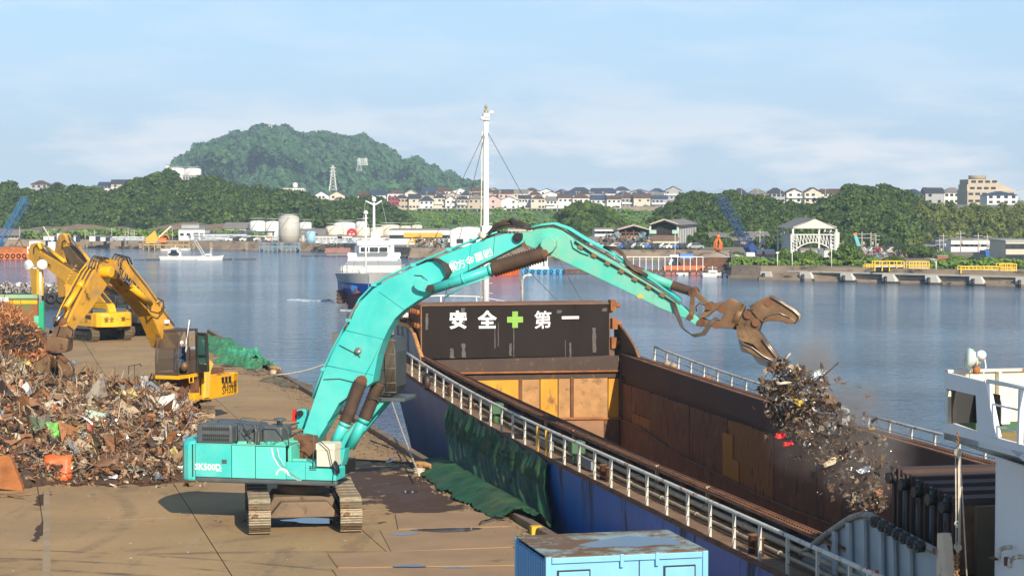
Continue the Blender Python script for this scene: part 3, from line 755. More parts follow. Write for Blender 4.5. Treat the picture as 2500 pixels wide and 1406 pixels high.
def make_track(T,yoff,rot,L,h,w,m_shoe,m_frame,pitch=.228,m_hi=None,cx=0.0):
    Rm=Matrix.Rotation(rot,4,'Z') @ Matrix.Translation((cx,yoff,0))
    r=h/2;s=L-h;per=2*s+2*math.pi*r;n=int(per/pitch);pitch=per/n
    fr=MB(Rm);fr.bb((-s/2-.1,-w*.28,.22),(s/2+.1,w*.28,h-.28));fr.bb((-s/2+.6,-w*.42,.42),(s/2-.6,w*.42,h-.34))
    tr=fr.build('track',m_frame,T,bev=.03)
    wh=MB(Rm)
    for x in (-s/2,s/2):wh.cyl((x,-w*.3,r),(x,w*.3,r),r-.10,18);wh.cyl((x,-w*.38,r),(x,w*.38,r),r*.45,14)
    wh.build('sprocket_wheels',m_frame,tr)
    ro=MB(Rm)
    for i in range(7):x=-s/2+.35+(s-.7)*i/6;ro.cyl((x,-w*.3,.17),(x,w*.3,.17),.13,10)
    ro.build('rollers',m_frame,tr)
    for i in range(n):
        q=(i+.5)*pitch
        if q < s:x,z,a=-s/2+q,0.015,math.pi
        elif q < s+math.pi*r:t=(q-s)/r;x,z,a=s/2+math.sin(t)*r,r-math.cos(t)*r,math.pi-t
        elif q < 2*s+math.pi*r:x,z,a=s/2-(q-s-math.pi*r),h,0
        else:t=(q-2*s-math.pi*r)/r;x,z,a=-s/2-math.sin(t)*r,r+math.cos(t)*r,-t
        if z == h:z-=.05*math.sin(math.pi*(x+s/2)/s)
        mm=m_hi if (m_hi and i % 3 == 0) else m_shoe
        o=bpy.data.objects.new('track_shoe',shoe_mesh(w,pitch,mm));COL.objects.link(o);o.parent=tr
        M=Rm @ Matrix.Translation((x,0,z)) @ Matrix.Rotation(a,4,'Y');o.matrix_local=M
        if z == 0.015:o.location.z=.05
    return tr
def railing(mb,pts,r=.018):mb.tube(pts,r,6)
hd=Vector((0.976,-0.218,0)).normalized()
TX=thing('turquoise_excavator','large turquoise tracked excavator reaching its long boom and shear grab over the ship hold','excavator',(-6.62,62.75,0),math.atan2(hd.y,hd.x))
trk_rot=math.atan2(-0.988,0.153)-math.atan2(hd.y,hd.x)
make_track(TX,-1.375,trk_rot,5.3,1.05,.66,M_track,M_black,.228,M_track_hi)
make_track(TX,1.375,trk_rot,5.3,1.05,.66,M_track,M_black,.228,M_track_hi)
MR=Matrix.Rotation(trk_rot,4,'Z')
mb=MB(MR)
mb.prism([(-1.15,.42),(-.9,.95),(.9,.95),(1.15,.42),(.95,.40),(.6,.52),(-.6,.52),(-.95,.40)],1.9,(0,1,0),(0,0,1),(0.15,0,0));mb.cyl((0,0,.9),(0,0,1.22),.75,24)
mb.prism([(-1.1,.5),(-.7,.98),(.7,.98),(1.1,.5)],.5,(0,1,0),(0,0,1),(1.6,0,-.1))
mb.build('undercarriage',mat('muddy_frame',(0.17,0.115,0.07),.8,var=.3,rust=(.05,.035,.02),amt=.4),TX,bev=.04)
S=Plane(TX,-1.5)
print('teal: skirt',S.p(460,1163),S.p(828,1193),'top',S.p(476,1081),S.p(700,1093),'cw',S.p(435,1100),'front',S.p(826,1150))
zt=2.56
def panel(x0,x1,z0,z1,name,m,y=-1.5,d=.05):mb=MB();mb.bb((x0,y,z0),(x1,y+d,z1));return mb.build(name,m,TX,bev=.012)
xs=S.p(477,1120)[0];xa=S.p(565,1120)[0];xb=S.p(623,1120)[0];xc=S.p(697,1140)[0];xf=S.p(822,1180)[0]
z0=S.p(640,1168)[1];zt=S.p(560,1086)[1]
MB().bb((xs,-1.44,z0-.05),(xc,1.44,zt-.05)).bb((xc,-1.44,z0-.05),(xf-.3,1.44,z0+.35)).build('upper_frame',M_black,TX)
panel(xs,xa-.012,z0,zt,'side_door',M_teal);panel(xa+.012,xb-.012,z0,zt-.01,'side_door',M_teal_pale);panel(xb+.012,xc,z0,zt-.02,'side_door',M_teal_pale)
MB().bb((xs,-1.5,z0-.17),(xf,-1.30,z0-.012)).build('side_skirt',M_grey_plastic,TX,bev=.05)
MB().bb((xs,1.30,z0-.17),(xf-.5,1.5,z0-.012)).bb((xs,1.45,z0),(xc,1.5,zt)).build('far_side_panel',M_teal,TX)
MB().bb((xs,-1.5,zt),(xc,1.44,zt+.03)).build('deck_cover',M_teal_worn,TX,bev=.01)
pl_=[(xs-.02,-1.5)]
for i in range(9):
    a=R(-90-90*i/8*.96);pl_.append((xs-.18+.42*math.cos(a)-0.0,-1.08+.42*math.sin(a)))
for i in range(9):a=R(180-90*i/8);pl_.append((xs-.75+.42*math.cos(a)+.57,1.08+.42*math.sin(a)))
rear=[(xs-.02,-1.5),(xs-.25,-1.48),(xs-.42,-1.38),(xs-.56,-1.15),(xs-.72,-.6),(xs-.78,0),(xs-.72,.6),(xs-.56,1.15),(xs-.42,1.38),(xs-.25,1.48),(xs-.02,1.5)]
mb=MB();k=len(rear)
mb.add([(x,y,z0-.14) for x,y in rear]+[(x,y,zt+.0) for x,y in rear]+[(x+(.10 if 0 < i < k-1 else 0),y*.96,zt+.10) for i,(x,y) in enumerate(rear)],
       [tuple(range(k)),tuple(range(2*k,3*k))[::-1]]+[(i,i+k,i+k+1,i+1) for i in range(k-1)]+[(i+k,i+2*k,i+2*k+1,i+k+1) for i in range(k-1)]+[(0,k-1,2*k-1,k),(k,2*k-1,3*k-1,2*k)])
mb.build('counterweight',M_teal,TX,bev=.06)
MB().bb((xs-.10,-1.515,z0),(xs-.07,-1.49,zt)).build('counterweight_seam',M_letter_black,TX)
MB().ring((xs-.3,-.3,zt+.18),(1,0,0),.08,.025).build('lifting_eye',M_teal,TX)
sw_=[(663,1093),(668,1115),(680,1135),(700,1155),(728,1172)]
for dx,nm,m_ in ((0,'swoosh_stripe',mat('pale_stripe',(.55,.66,.6),.5)),(9,'swoosh_stripe',M_teal),(14,'swoosh_stripe',mat('pale_stripe',(.55,.66,.6),.5))):
    mb=MB();L_=[S.v(a+dx*(1-i*.12),b,-.006) for i,(a,b) in enumerate(sw_)];w_=.05 if m_ is not M_teal else .12
    for i in range(4):
        n0=Vector((.9,0,.4))*w_/2;mb.quad(L_[i]-n0,L_[i+1]-n0,L_[i+1]+n0,L_[i]+n0)
    mb.build(nm,m_,TX)
c=S.v(690,1160,-.008);mb=MB();ring=[(c+Vector((math.cos(R(a)),0,math.sin(R(a))))*rr) for rr in (.23,.165) for a in range(0,181,15)]
mb.add(ring,[(i,i+1,i+14,i+13) for i in range(12)]);mb.build('round_emblem',mat('pale_stripe',(.55,.66,.6),.5),TX)
Fx=frame(TX).to_3x3();EX,EZ=Fx @ Vector((1,0,0)),Vector((0,0,1))
text('SK500D',.27,frame(TX) @ S.v(508,1140,-.006),EX,EZ,M_letter_white,TX,'model_lettering',off=.03,sx=.95)
text('LC',.15,frame(TX) @ S.v(535,1146,-.006),EX,EZ,M_letter_white,TX,'model_lettering',off=.03)
mb=MB();p=S.v(548,1126,-.01);mb.box(p,(.16,.02,.12));mb.build('door_lock',M_grey_plastic,TX,bev=.005)
zb=S.p(740,1130)[1]
MB().bb((xc+.01,-1.5,z0),(xc+.62,-.55,zb+.02)).build('fuel_tank',M_teal,TX,bev=.02)
MB().bb((xc+.63,-1.5,z0),(xf-.02,-.55,S.p(800,1145)[1])).build('tool_box',M_teal,TX,bev=.02)
MB().prism([(xc+.63,S.p(800,1145)[1]),(xc+.9,S.p(800,1145)[1]),(xc+.82,zb),(xc+.63,zb+.02)],.9,o=(0,-1.04,0)).build('step_plate',M_teal,TX,bev=.015)
mb=MB()
for i in range(3):
    for j in range(3):mb.box((xc+.80+i*.075,-1.503,z0+.42-j*.05),(.06,.012,.028))
mb.box((xf-.42,-1.503,z0+.42),(.32,.012,.022));mb.build('vent_slots',M_letter_black,TX)
MB().bb((xc+.05,-1.44,zb+.02),(xc+.16,-.6,zt+.02)).bb((xc+.16,-1.3,zb+.02),(xc+.6,-1.2,zb+.1)).build('side_guard',M_teal_worn,TX,bev=.02)
S2=Plane(TX,-1.35)
a,b=S2.p(773,1138),S2.p(816,1083)
mb=MB();mb.bb((a[0],-1.35,a[1]),(b[0],-.72,b[1]-.04));bx=mb.build('cream_battery_box',M_cream,TX,bev=.01)
MB().bb((a[0]-.02,-1.37,b[1]-.20),(b[0]+.02,-.70,b[1])).build('lid',M_cream,bx,bev=.01)
S3=Plane(TX,-1.40)
a,b=S3.p(480,1085),S3.p(566,1036);z1=b[1]
mb=MB();mb.prism([(a[0],zt+.03),(a[0],z1-.12),(a[0]+.1,z1),(b[0]-.05,z1),(b[0],z1-.1),(b[0],zt+.03)],1.5,o=(0,-.65,0));hood=mb.build('engine_hood',M_grey_plastic,TX,bev=.05)
mb=MB()
for j,zz in enumerate((z1-.15,z1-.36,z1-.48)):
    for i in range(13):mb.box((a[0]+.22+i*.068,-1.402,zz),(.045,.016,.09 if j else .10))
mb.build('louvre_slots',M_letter_black,hood)
MB().bb((b[0],-1.15,zt+.03),(b[0]+.62,.1,z1-.05)).prism([(b[0]+.62,zt+.03),(b[0]+.62,z1-.05),(b[0]+.8,z1-.28),(b[0]+.8,zt+.03)],1.25,o=(0,-.525,0)).build('rear_hood',M_grey_plastic,TX,bev=.04)
S4=Plane(TX,-.95);a=S4.p(641,1078);b=S4.p(684,1042)
mb=MB();mb.bb((a[0],-.95,zt+.03),(b[0]+.05,.05,b[1]));ht=mb.build('air_cleaner_hood',M_grey_plastic,TX,bev=.06)
c=((a[0]+b[0])/2+.1,-.45);MB().lathe([(.09,b[1]),(.09,b[1]+.12),(.2,b[1]+.15),(.2,b[1]+.2),(.1,b[1]+.23)],16,(c[0],c[1],0)).build('rain_cap',M_grey_plastic,ht)
def rail_from(P,pts,name='handrail',r=.018,m=None,T=TX,dys=None):
    mb=MB();mb.tube([P.v(px,py,(dys[i] if dys else 0)) for i,(px,py) in enumerate(pts)],r,6);return mb.build(name,m or M_grey_plastic,T)
rail_from(S,[(580,1078),(587,1056),(586,1024),(592,1019),(622,1022),(628,1030),(627,1085)])
rail_from(S,[(633,1085),(637,1030),(643,1024),(684,1026),(703,1050),(705,1092)])
rail_from(S,[(705,1062),(712,1055),(757,1060),(766,1062),(764,1138)])
rail_from(S,[(766,1062),(803,1096),(814,1150),(811,1180)])
rail_from(S4,[(532,1030),(536,1022),(575,1024),(640,1030)])
rail_from(S,[(590,1036),(612,1066),(622,1082)],'hood_stay',.014,M_black)
MB().box(S.v(604,1050,.1),(.4,.03,.03),Matrix.Rotation(.9,3,'Y')).tube(S.vs([(600,1055),(618,1045),(622,1038)],.1),.03).build('mirror_arm',M_grey_plastic,TX)
mb=MB();p=S.v(822,1140,-.02);mb.lathe([(0.0,-.02),(.2,-.015),(.21,.015),(0,.02)],16,p,Matrix.Rotation(R(72),3,'Y') );mb.build('round_mirror',M_black,TX)
B0=Plane(TX,0.3)
mb=plate(B0,[(724,1000),(746,998),(750,1030),(738,1048),(723,1045)],.3);mb.build('valve_block',M_teal,TX,bev=.02)
mb=plate(B0,[(714,1000),(722,1000),(721,1028),(713,1029)],.25);mb.build('red_reflector_box',M_red,TX)
mb=MB();p=B0.v(735,1008,-.05);mb.cyl(p,p+Vector((0,-.12,0)),.10,12);mb.build('rotary_joint',M_black,TX)
for pts in ([(690,1065),(700,1045),(715,1035),(735,1030)],[(695,1070),(712,1048),(730,1042)],[(700,1080),(720,1060),(740,1050),(755,1055)],[(655,1088),(680,1078),(705,1085),(725,1072)]):
    MB().tube(B0.vs(pts,-.2),.03,6).build('deck_hose',M_hose,TX)
mb=MB()
for i in range(60):mb.box((xc-1.5+rnd.random()*1.5,rnd.uniform(-1.35,.2),zt+.05),(rnd.uniform(.05,.3),rnd.uniform(.05,.2),rnd.uniform(.03,.12)),Matrix.Rotation(rnd.uniform(0,3),3,'Z'))
mb.build('deck_fittings',M_teal_worn,TX,kind='stuff')
MB().bb((xc+.1,-.5,z0),(xf-.7,.45,zb)).bb((xc-.1,-.45,z0+.1),(xc+.7,-.38,zt+.25)).bb((xc-.1,.38,z0+.1),(xc+.7,.45,zt+.25)).build('boom_foot_bracket',M_rust,TX,bev=.03)
BN=Plane(TX,-.38)
boom_px=[(730,1082),(789,909),(810,864),(832,822),(853,788),(866,757),(881,735),(910,706),(949,681),(1009,653),(1098,617),(1176,586),(1232,571),(1262,570),(1278,578),(1278,592),(1262,602),(1212,627),(1152,657),(1105,680),(1070,708),(1020,734),(985,758),(963,779),(947,806),(933,836),(922,868),(915,905),(909,934),(895,944),(866,957),(827,985),(795,1042),(764,1090)]
mb=plate(BN,boom_px,.76);boom=mb.build('boom',M_teal,TX,bev=.025)
mb=MB();c=[BN.v(890,930,-.05)]
p=BN.v(884,929,.0);mb.cyl(p+Vector((0,-.16,0)),p+Vector((0,.95,0)),.17,18);mb.cyl(p+Vector((0,-.2,0)),p+Vector((0,.2,0)),.12,16);mb.build('cylinder_pin',M_rust,boom)
mb=plate(BN,[(944,700),(1012,683),(1022,690),(1055,694),(1062,707),(1052,713),(1020,714),(1007,700)],.1,-1)
mb=MB();PB=Plane(TX,-.62);ring=[(1010,692),(1018,684),(1030,682),(1046,688),(1058,700),(1060,708),(1052,713),(1035,713),(1020,709),(1011,702)]
mb=plate(PB,ring,.24);bs_=mb.build('cylinder_boss',M_teal,boom,bev=.02)
p=PB.v(1052,704);MB().cyl(p+Vector((0,-.1,0)),p+Vector((0,.3,0)),.12,16).build('boss_pin',M_black,boom)
p=BN.v(1265,580);MB().cyl(p+Vector((0,-.1,0)),p+Vector((0,.86,0)),.15,18).cyl(p+Vector((0,-.14,0)),p,.08,14).build('tip_pin',M_black,boom)
for dy,dd,m_ in ((.06,0,M_teal),(.30,0,M_teal),(.5,1,M_teal)):
    path=[(762,975),(789,905),(812,855),(850,785),(878,733),(908,702),(947,677),(1008,649),(1096,613),(1174,582),(1215,570)]
    MB().tube([BN.v(a-2-dd,b-3-dd*2,dy) for a,b in path],.028,6).build('boom_pipe',m_,boom)
M_seam=mat('weld_seam',(0.03,0.33,0.30),.6,var=.2)
for pth in ([(1208,578),(1203,627)],[(1150,597),(1143,660)],[(842,806),(938,828)],[(797,892),(911,915)],[(868,950),(800,1032)],[(925,712),(985,755)],[(884,930),(911,880),(930,838)]):
    MB().tube([BN.v(a,b,-.004) for a,b in pth],.011,4).build('weld_seam',M_seam,boom)
for px,py in ((789,905),(850,785),(912,698),(1008,650),(1096,612)):
    MB().box(BN.v(px,py-3,.3),(.16,.6,.10)).build('pipe_clamp',M_teal,boom)
for k in range(4):
    o=k*2.2;MB().tube([BN.v(872+k,742,.05+.1*k),BN.v(858+k,760,.02+.1*k),BN.v(848+k,785,.02+.1*k),BN.v(838+k,805,.05+.1*k)],.028,6).build('boom_hose',mat('pale_dusty_hose',(.2,.17,.13),.8),boom)
    MB().tube([BN.v(1012+o,652,.2),BN.v(1040+o,636,.0),BN.v(1062+o*1.6,632,-.12),BN.v(1085+o*1.8,645,-.2),BN.v(1096+o*1.6,664,-.22),BN.v(1092+o,682-o,-.16),BN.v(1076+o,690-o,-.1)],.028,7).build('boom_hose',M_hose,boom)
MB().tube([BN.v(1012,672,-.02),BN.v(1030,673,-.03),BN.v(1045,684,-.1),BN.v(1052,700,-.28)],.012,5).build('cable',M_hose,boom)
MB().tube([BN.v(828,842,-.02),BN.v(848,852,-.03),BN.v(872,864,-.03),BN.v(880,872,-.03)],.012,5).build('cable',M_hose,boom)
MB().tube([BN.v(790,926,-.02),BN.v(830,924,-.03),BN.v(870,934,-.03),BN.v(884,933,-.05)],.012,5).build('cable',M_hose,boom)
mb=MB();p=BN.v(876,856,-.06);mb.lathe([(.0,-.09),(.09,-.05),(.11,.02),(.10,.05),(0,.06)],12,p,Matrix.Rotation(R(70),3,'X'));mb.build('work_lamp',mat('grey_lamp',(.25,.24,.22),.4,.4),boom)
q0,q1=frame(TX) @ BN.v(1110,652,-.006),frame(TX) @ BN.v(1178,624,-.006)
TEXTLATER=1
mb=MB();mb.M=None;c=BN.v(1107,648,-.012);mb.ring(c,(0,1,0),.12,.014);mb.build('logo_ring',M_letter_white,boom)
for (a,b,c_,dy) in (((884,930),(846,1030),(818,1085),-.12),((905,940),(868,1030),(833,1098),.95)):
    mb=MB();boot(mb,BN.v(*a,dy),BN.v(*b,dy),.20,17,.12);mb.build('lift_cylinder_bellows',M_boot,TX)
    mb=MB();mb.cyl(BN.v(*b,dy),BN.v(*c_,dy),.165,16);bb_=BN.v(*b,dy);cc_=BN.v(*c_,dy);mb.cyl(bb_.lerp(cc_,-.02),bb_.lerp(cc_,.12),.19,16)
    mb.tube([bb_+Vector((.2,0,0)),cc_+Vector((.24,0,.2)),cc_+Vector((.1,0,-.1))],.025,6);mb.build('lift_cylinder',M_teal,TX)
mb=plate(Plane(TX,-.1),[(820,1100),(842,1095),(838,1120),(826,1160),(818,1150)],.6);mb.build('cylinder_foot',M_teal,TX,bev=.02)
PC=Plane(TX,-.5)
a,b,c_=PC.v(1056,706),PC.v(1203,657),PC.v(1335,617)
MB().cyl(a,b,.155,16).cyl(a.lerp(b,.5),a.lerp(b,.53),.175,16).cyl(a.lerp(b,.94),b,.185,16).tube([a+Vector((.4,0,-.24)),a.lerp(b,.5)+Vector((0,0,-.22)),b+Vector((0,0,-.2))],.028,6).build('arm_cylinder',M_teal,TX)
mb=MB();boot(mb,b,b.lerp(c_,.97),.235,20,.13);mb.build('arm_cylinder_bellows',M_boot,TX)
AN=Plane(TX,-.30)
arm_px=[(1255,583),(1264,566),(1290,566),(1310,560),(1342,556),(1372,562),(1398,582),(1436,606),(1490,633),(1520,644),(1544,668),(1625,717),(1676,757),(1706,778),(1716,792),(1703,797),(1672,777),(1610,752),(1550,722),(1460,679),(1400,650),(1352,628),(1312,612),(1275,594)]
mb=plate(AN,arm_px,.6);arm=mb.build('arm',M_teal_worn,TX,bev=.02)
AB=Plane(TX,-.62)
mb=plate(AB,[(1319,600),(1322,586),(1333,580),(1346,580),(1356,588),(1356,602),(1348,614),(1336,622),(1323,620)],.32);mb.build('arm_boss',M_teal_worn,arm,bev=.02)
p=AB.v(1330,618);MB().cyl(p+Vector((0,-.06,0)),p+Vector((0,.3,0)),.11,14).build('arm_pin',M_rust,arm)
mb=plate(Plane(TX,-.315),[(1258,570),(1275,568),(1281,590),(1290,612),(1275,600),(1258,592)],.02);mb.build('knuckle_plate',M_rust,arm)
for dy,up in ((.02,0),(.14,3),(.3,5),(.48,5)):
    path=[(1285,562),(1320,553),(1350,550),(1385,562),(1430,590),(1480,616),(1540,656),(1600,694),(1660,738)]
    MB().tube([AN.v(a,b-up+(6 if i > 2 and up == 0 else 0),dy) for i,(a,b) in enumerate(path)],.026,6).build('arm_pipe',M_teal if up else M_hose,arm)
MB().tube([AN.v(1404,590,-.05),AN.v(1450,622,-.05),AN.v(1520,660,-.05),AN.v(1590,702,-.05),AN.v(1650,742,-.05)],.03,6).build('arm_pipe',M_black,arm)
MB().tube([AN.v(1396,585,-.05),AN.v(1402,604,-.06),AN.v(1420,615,-.06),AN.v(1440,622,-.06)],.022,6).build('arm_pipe',M_teal,arm)
for i in range(7):
    t=i/6;MB().box(AN.v(1418+t*200,604+t*116,-.04),(.16,.09,.1),Matrix.Rotation(.5,3,'Y')).build('pipe_clamp',mat('bronze_clamp',(.25,.16,.06),.5,.4),arm)
for k in range(5):
    o=k*1.8;MB().tube([AN.v(1470,610-o,.25),AN.v(1500,610-o,.2),AN.v(1520,624-o,.1),AN.v(1530,645-o,.05*k),AN.v(1548,660-o,.05*k),AN.v(1580,675-o*.5,.1)],.026,6).build('arm_hose',M_hose,arm)
mb=plate(Plane(TX,-.306),[(1556,722),(1562,718),(1570,722),(1570,727),(1562,728),(1556,726)],.008);mb.build('orange_sticker',mat('orange_sticker',(.8,.45,.02),.5),arm)
for k in range(12):
    r_=random.Random(50+k);u=r_.uniform(-5,7);dy=r_.uniform(0,.5)
    MB().tube([BN.v(1178+r_.uniform(-6,4),588+u*.4,dy),BN.v(1188,572+u,dy),BN.v(1205,553+u*1.3,dy),BN.v(1228,545+u*1.5,dy),BN.v(1252,543+u*1.4,dy),BN.v(1275,550+u,dy),BN.v(1292,558+u*.4,dy)],.032,6).build('jump_hose',M_hose,TX)
mb=plate(BN,[(1243,533),(1248,532),(1264,556),(1259,558)],.4);mb.build('hose_clamp',M_black,TX)
MB().tube([BN.v(1176,588,.1),BN.v(1192,578,.1),BN.v(1215,566,.2)],.04,6).tube([BN.v(1168,592,.2),BN.v(1190,574,.3),BN.v(1200,562,.3)],.035,6).build('boom_end_pipe',M_black,TX)
mb=MB();p=BN.v(1180,574,-.1);mb.lathe([(.0,-.08),(.10,-.04),(.12,.02),(0,.04)],12,p,Matrix.Rotation(R(80),3,'X'));mb.build('work_lamp',M_cream,TX)
a,b,c_=AN.v(1540,658,.25),AN.v(1637,697,.25),AN.v(1690,714,.25)
MB().cyl(a.lerp(b,.22),b,.13,14).build('grab_cylinder',M_teal_worn,arm)
MB().cyl(a,a.lerp(b,.25),.15,14).cyl(a.lerp(b,-.12),a,.10,12).build('cylinder_head',M_rust,arm)
mb=MB();boot(mb,b,c_,.14,9,.12);mb.build('grab_cylinder_bellows',M_boot,arm)
M_shear=M_browncast
for nm,pts,yy,t in (('link_arm',[(1686,708),(1695,710),(1693,778),(1682,778)],-.34,.12),('link_arm',[(1690,706),(1699,708),(1735,742),(1728,752),(1691,718)],-.30,.14),('link_arm',[(1686,708),(1695,710),(1693,778),(1682,778)],.2,.12)):
    plate(Plane(TX,yy),pts,t).build(nm,M_shear,TX,bev=.012)
for (px,py,rr) in ((1690,713,.13),(1729,748,.11),(1684,774,.09),(1711,788,.12),(1763,756,.12),(1747,793,.12)):
    p=Plane(TX,-.36).v(px,py);MB().cyl(p,p+Vector((0,.72,0)),rr,14).build('link_pin',M_rust,TX)
plate(Plane(TX,-.26),[(1676,757),(1708,780),(1740,785),(1745,797),(1722,799),(1668,776)],.5).build('arm_tip',M_shear,TX,bev=.02)
plate(Plane(TX,-.26),[(1704,779),(1722,755),(1730,744),(1756,739),(1775,740),(1762,752),(1740,762),(1724,774)],.5).build('tilt_lever',M_shear,TX,bev=.02)
plate(Plane(TX,-.34),[(1757,745),(1783,727),(1815,742),(1811,758),(1800,782),(1790,802),(1742,800),(1739,788),(1757,782),(1768,768)],.1).build('grab_head',M_shear,TX,bev=.02)
plate(Plane(TX,.2),[(1757,745),(1783,727),(1815,742),(1811,758),(1800,782),(1790,802),(1742,800),(1739,788),(1757,782),(1768,768)],.1).build('grab_head',M_shear,TX,bev=.02)
plate(Plane(TX,-.2),[(1790,740),(1812,744),(1790,798),(1774,796)],.36).build('head_block',M_shear,TX,bev=.02)
a,b=Plane(TX,0).v(1815,744),Plane(TX,0).v(1790,802);ax_=(b-a).normalized();nn=Vector((-ax_.z,0,ax_.x));cc=(a+b)/2
MB().cyl(cc-nn*.09,cc+nn*.09,(b-a).length/2*1.02,22).build('rotator_ring',M_shear,TX,bev=.02)
GN_=Plane(TX,-.36)
gb=plate(GN_,[(1800,790),(1812,766),(1820,756),(1843,768),(1860,786),(1850,812),(1826,806),(1806,796)],.7).build('grab_frame',M_shear,TX,bev=.012)
upj=plate(Plane(TX,-.42),[(1829,748),(1850,735),(1874,723),(1882,725),(1906,738),(1937,758),(1952,772),(1951,780),(1940,782),(1928,776),(1900,764),(1880,768),(1868,776),(1862,787),(1850,778),(1842,768),(1834,760)],.82).build('upper_jaw',M_shear,TX,bev=.012)
plate(Plane(TX,-.46),[(1862,787),(1868,774),(1880,766),(1903,763),(1930,775),(1943,783),(1940,790),(1922,790),(1906,784),(1880,783)],.9).build('jaw_cheek',M_shear,upj,bev=.02)
lwj=plate(Plane(TX,-.40),[(1797,796),(1806,792),(1850,810),(1862,826),(1880,850),(1898,872),(1890,882),(1862,866),(1838,840),(1812,833),(1801,826)],.8).build('lower_jaw',M_shear,TX,bev=.012)
plate(Plane(TX,-.44),[(1812,836),(1838,848),(1872,868),(1890,878),(1884,882),(1848,872),(1826,858),(1811,846)],.88).build('jaw_cheek',M_shear,lwj,bev=.02)
plate(Plane(TX,.25),[(1801,826),(1810,858),(1835,866),(1850,886),(1872,896),(1888,897),(1884,884),(1850,872),(1830,846)],.25).build('rear_blade',mat('shiny_blade',(.38,.33,.28),.35,.7),lwj)
M_edge=mat('worn_bright_edge',(.42,.36,.30),.35,.8,var=.3,vs_=5)
for pth in ([(1882,724),(1906,737),(1937,757),(1952,771),(1952,780),(1940,790)],[(1868,776),(1880,767),(1903,763),(1930,775)],[(1862,826),(1880,850),(1898,872),(1889,881),(1862,867),(1838,848),(1812,838)]):
    for dy in (-.12,.30):MB().tube([GN_.v(a,b,dy) for a,b in pth],.022,5).build('worn_edge',M_edge,gb)
for k in range(6):p=GN_.v(1826+k*5,774+k*4,-.02);MB().cyl(p,p+Vector((0,.05,0)),.03,8).build('bolt',M_rust,gb)
for (px,py) in ((1826,768),(1846,787),(1876,738)):p=GN_.v(px,py,-.09);MB().cyl(p,p+Vector((0,.12,0)),.12,14).build('jaw_pin',M_rust,gb)
for k in range(5):
    o=k*2;MB().tube([AN.v(1640+o,738,-.05),AN.v(1652+o,770,-.1),AN.v(1664+o,796+o,-.15),AN.v(1690+o,816+o*.6,-.2),AN.v(1715+o,812+o*.5,-.2),AN.v(1732+o,790,-.12),AN.v(1745+o,775,-.08)],.024,6).build('grab_hose',M_black if k % 2 else M_hose,TX)
MB().tube([AN.v(1700,760,0),AN.v(1700,748,-.05),AN.v(1708,740,-.1),AN.v(1720,745,-.05)],.02,6).build('grab_hose',M_hose,TX)
CB=Plane(TX,.55)
a,b=CB.p(905,968),CB.p(965,822)
cabp=[CB.p(*q) for q in ((903,962),(905,895),(914,838),(932,822),(958,825),(966,860),(966,945),(952,968))]
mb=MB();mb.prism(cabp,1.25,o=(0,1.2,0));cab_=mb.build('raised_cab',mat('dark_cab_paint',(.05,.055,.05),.5,var=.2),TX,bev=.04)
mb=plate(Plane(TX,.54),[(910,905),(912,870),(920,840),(932,832),(932,905),(915,935)],.02);mb.build('side_window',M_glass,cab_)
FB=Plane(TX,.50)
mb=MB()
for i in range(9):
    t=i/8;mb.tube([FB.v(938+t*22,828+t*1),FB.v(944+t*24,960-t*4)],.012,5)
for yy in (832,866,900,935,958):mb.tube([FB.v(938,yy),FB.v(967,yy-1)],.018,5)
mb.build('bar_guard',mat('guard_bars',(.14,.11,.08),.6),cab_)
mb=plate(Plane(TX,.535),[(938,830),(960,830),(965,958),(944,958)],.01);mb.build('front_window',M_glass,cab_)
MB().bb((a[0]-.05,.5,a[1]-.14),(b[0]+.3,1.9,a[1]-.02)).build('cab_floor',M_grey_plastic,TX,bev=.02)
MB().prism([(0.3,1.6),(.7,1.6),(a[0]+.5,a[1]-.1),(a[0]+.1,a[1]-.1)],.3,o=(0,.75,0)).prism([(0.3,1.6),(.7,1.6),(a[0]+.5,a[1]-.1),(a[0]+.1,a[1]-.1)],.3,o=(0,1.5,0)).build('cab_riser',M_teal,TX,bev=.02)
MB().tube([CB.v(905,966,-.2),CB.v(905,972,-.2),CB.v(935,974,-.2),CB.v(936,965,-.2)],.02,5).build('cab_step',M_black,TX)
mb=MB();p=CB.v(950,818,.2);mb.lathe([(0,-.06),(.07,-.04),(.08,.03),(0,.05)],10,p,Matrix.Rotation(R(80),3,'Y'));mb.build('work_lamp',M_black,cab_)
for k in range(2):MB().box(FB.v(909,932+k*12,-.0),(.18,.02,.1)).build('warning_label',M_white_clean,cab_)
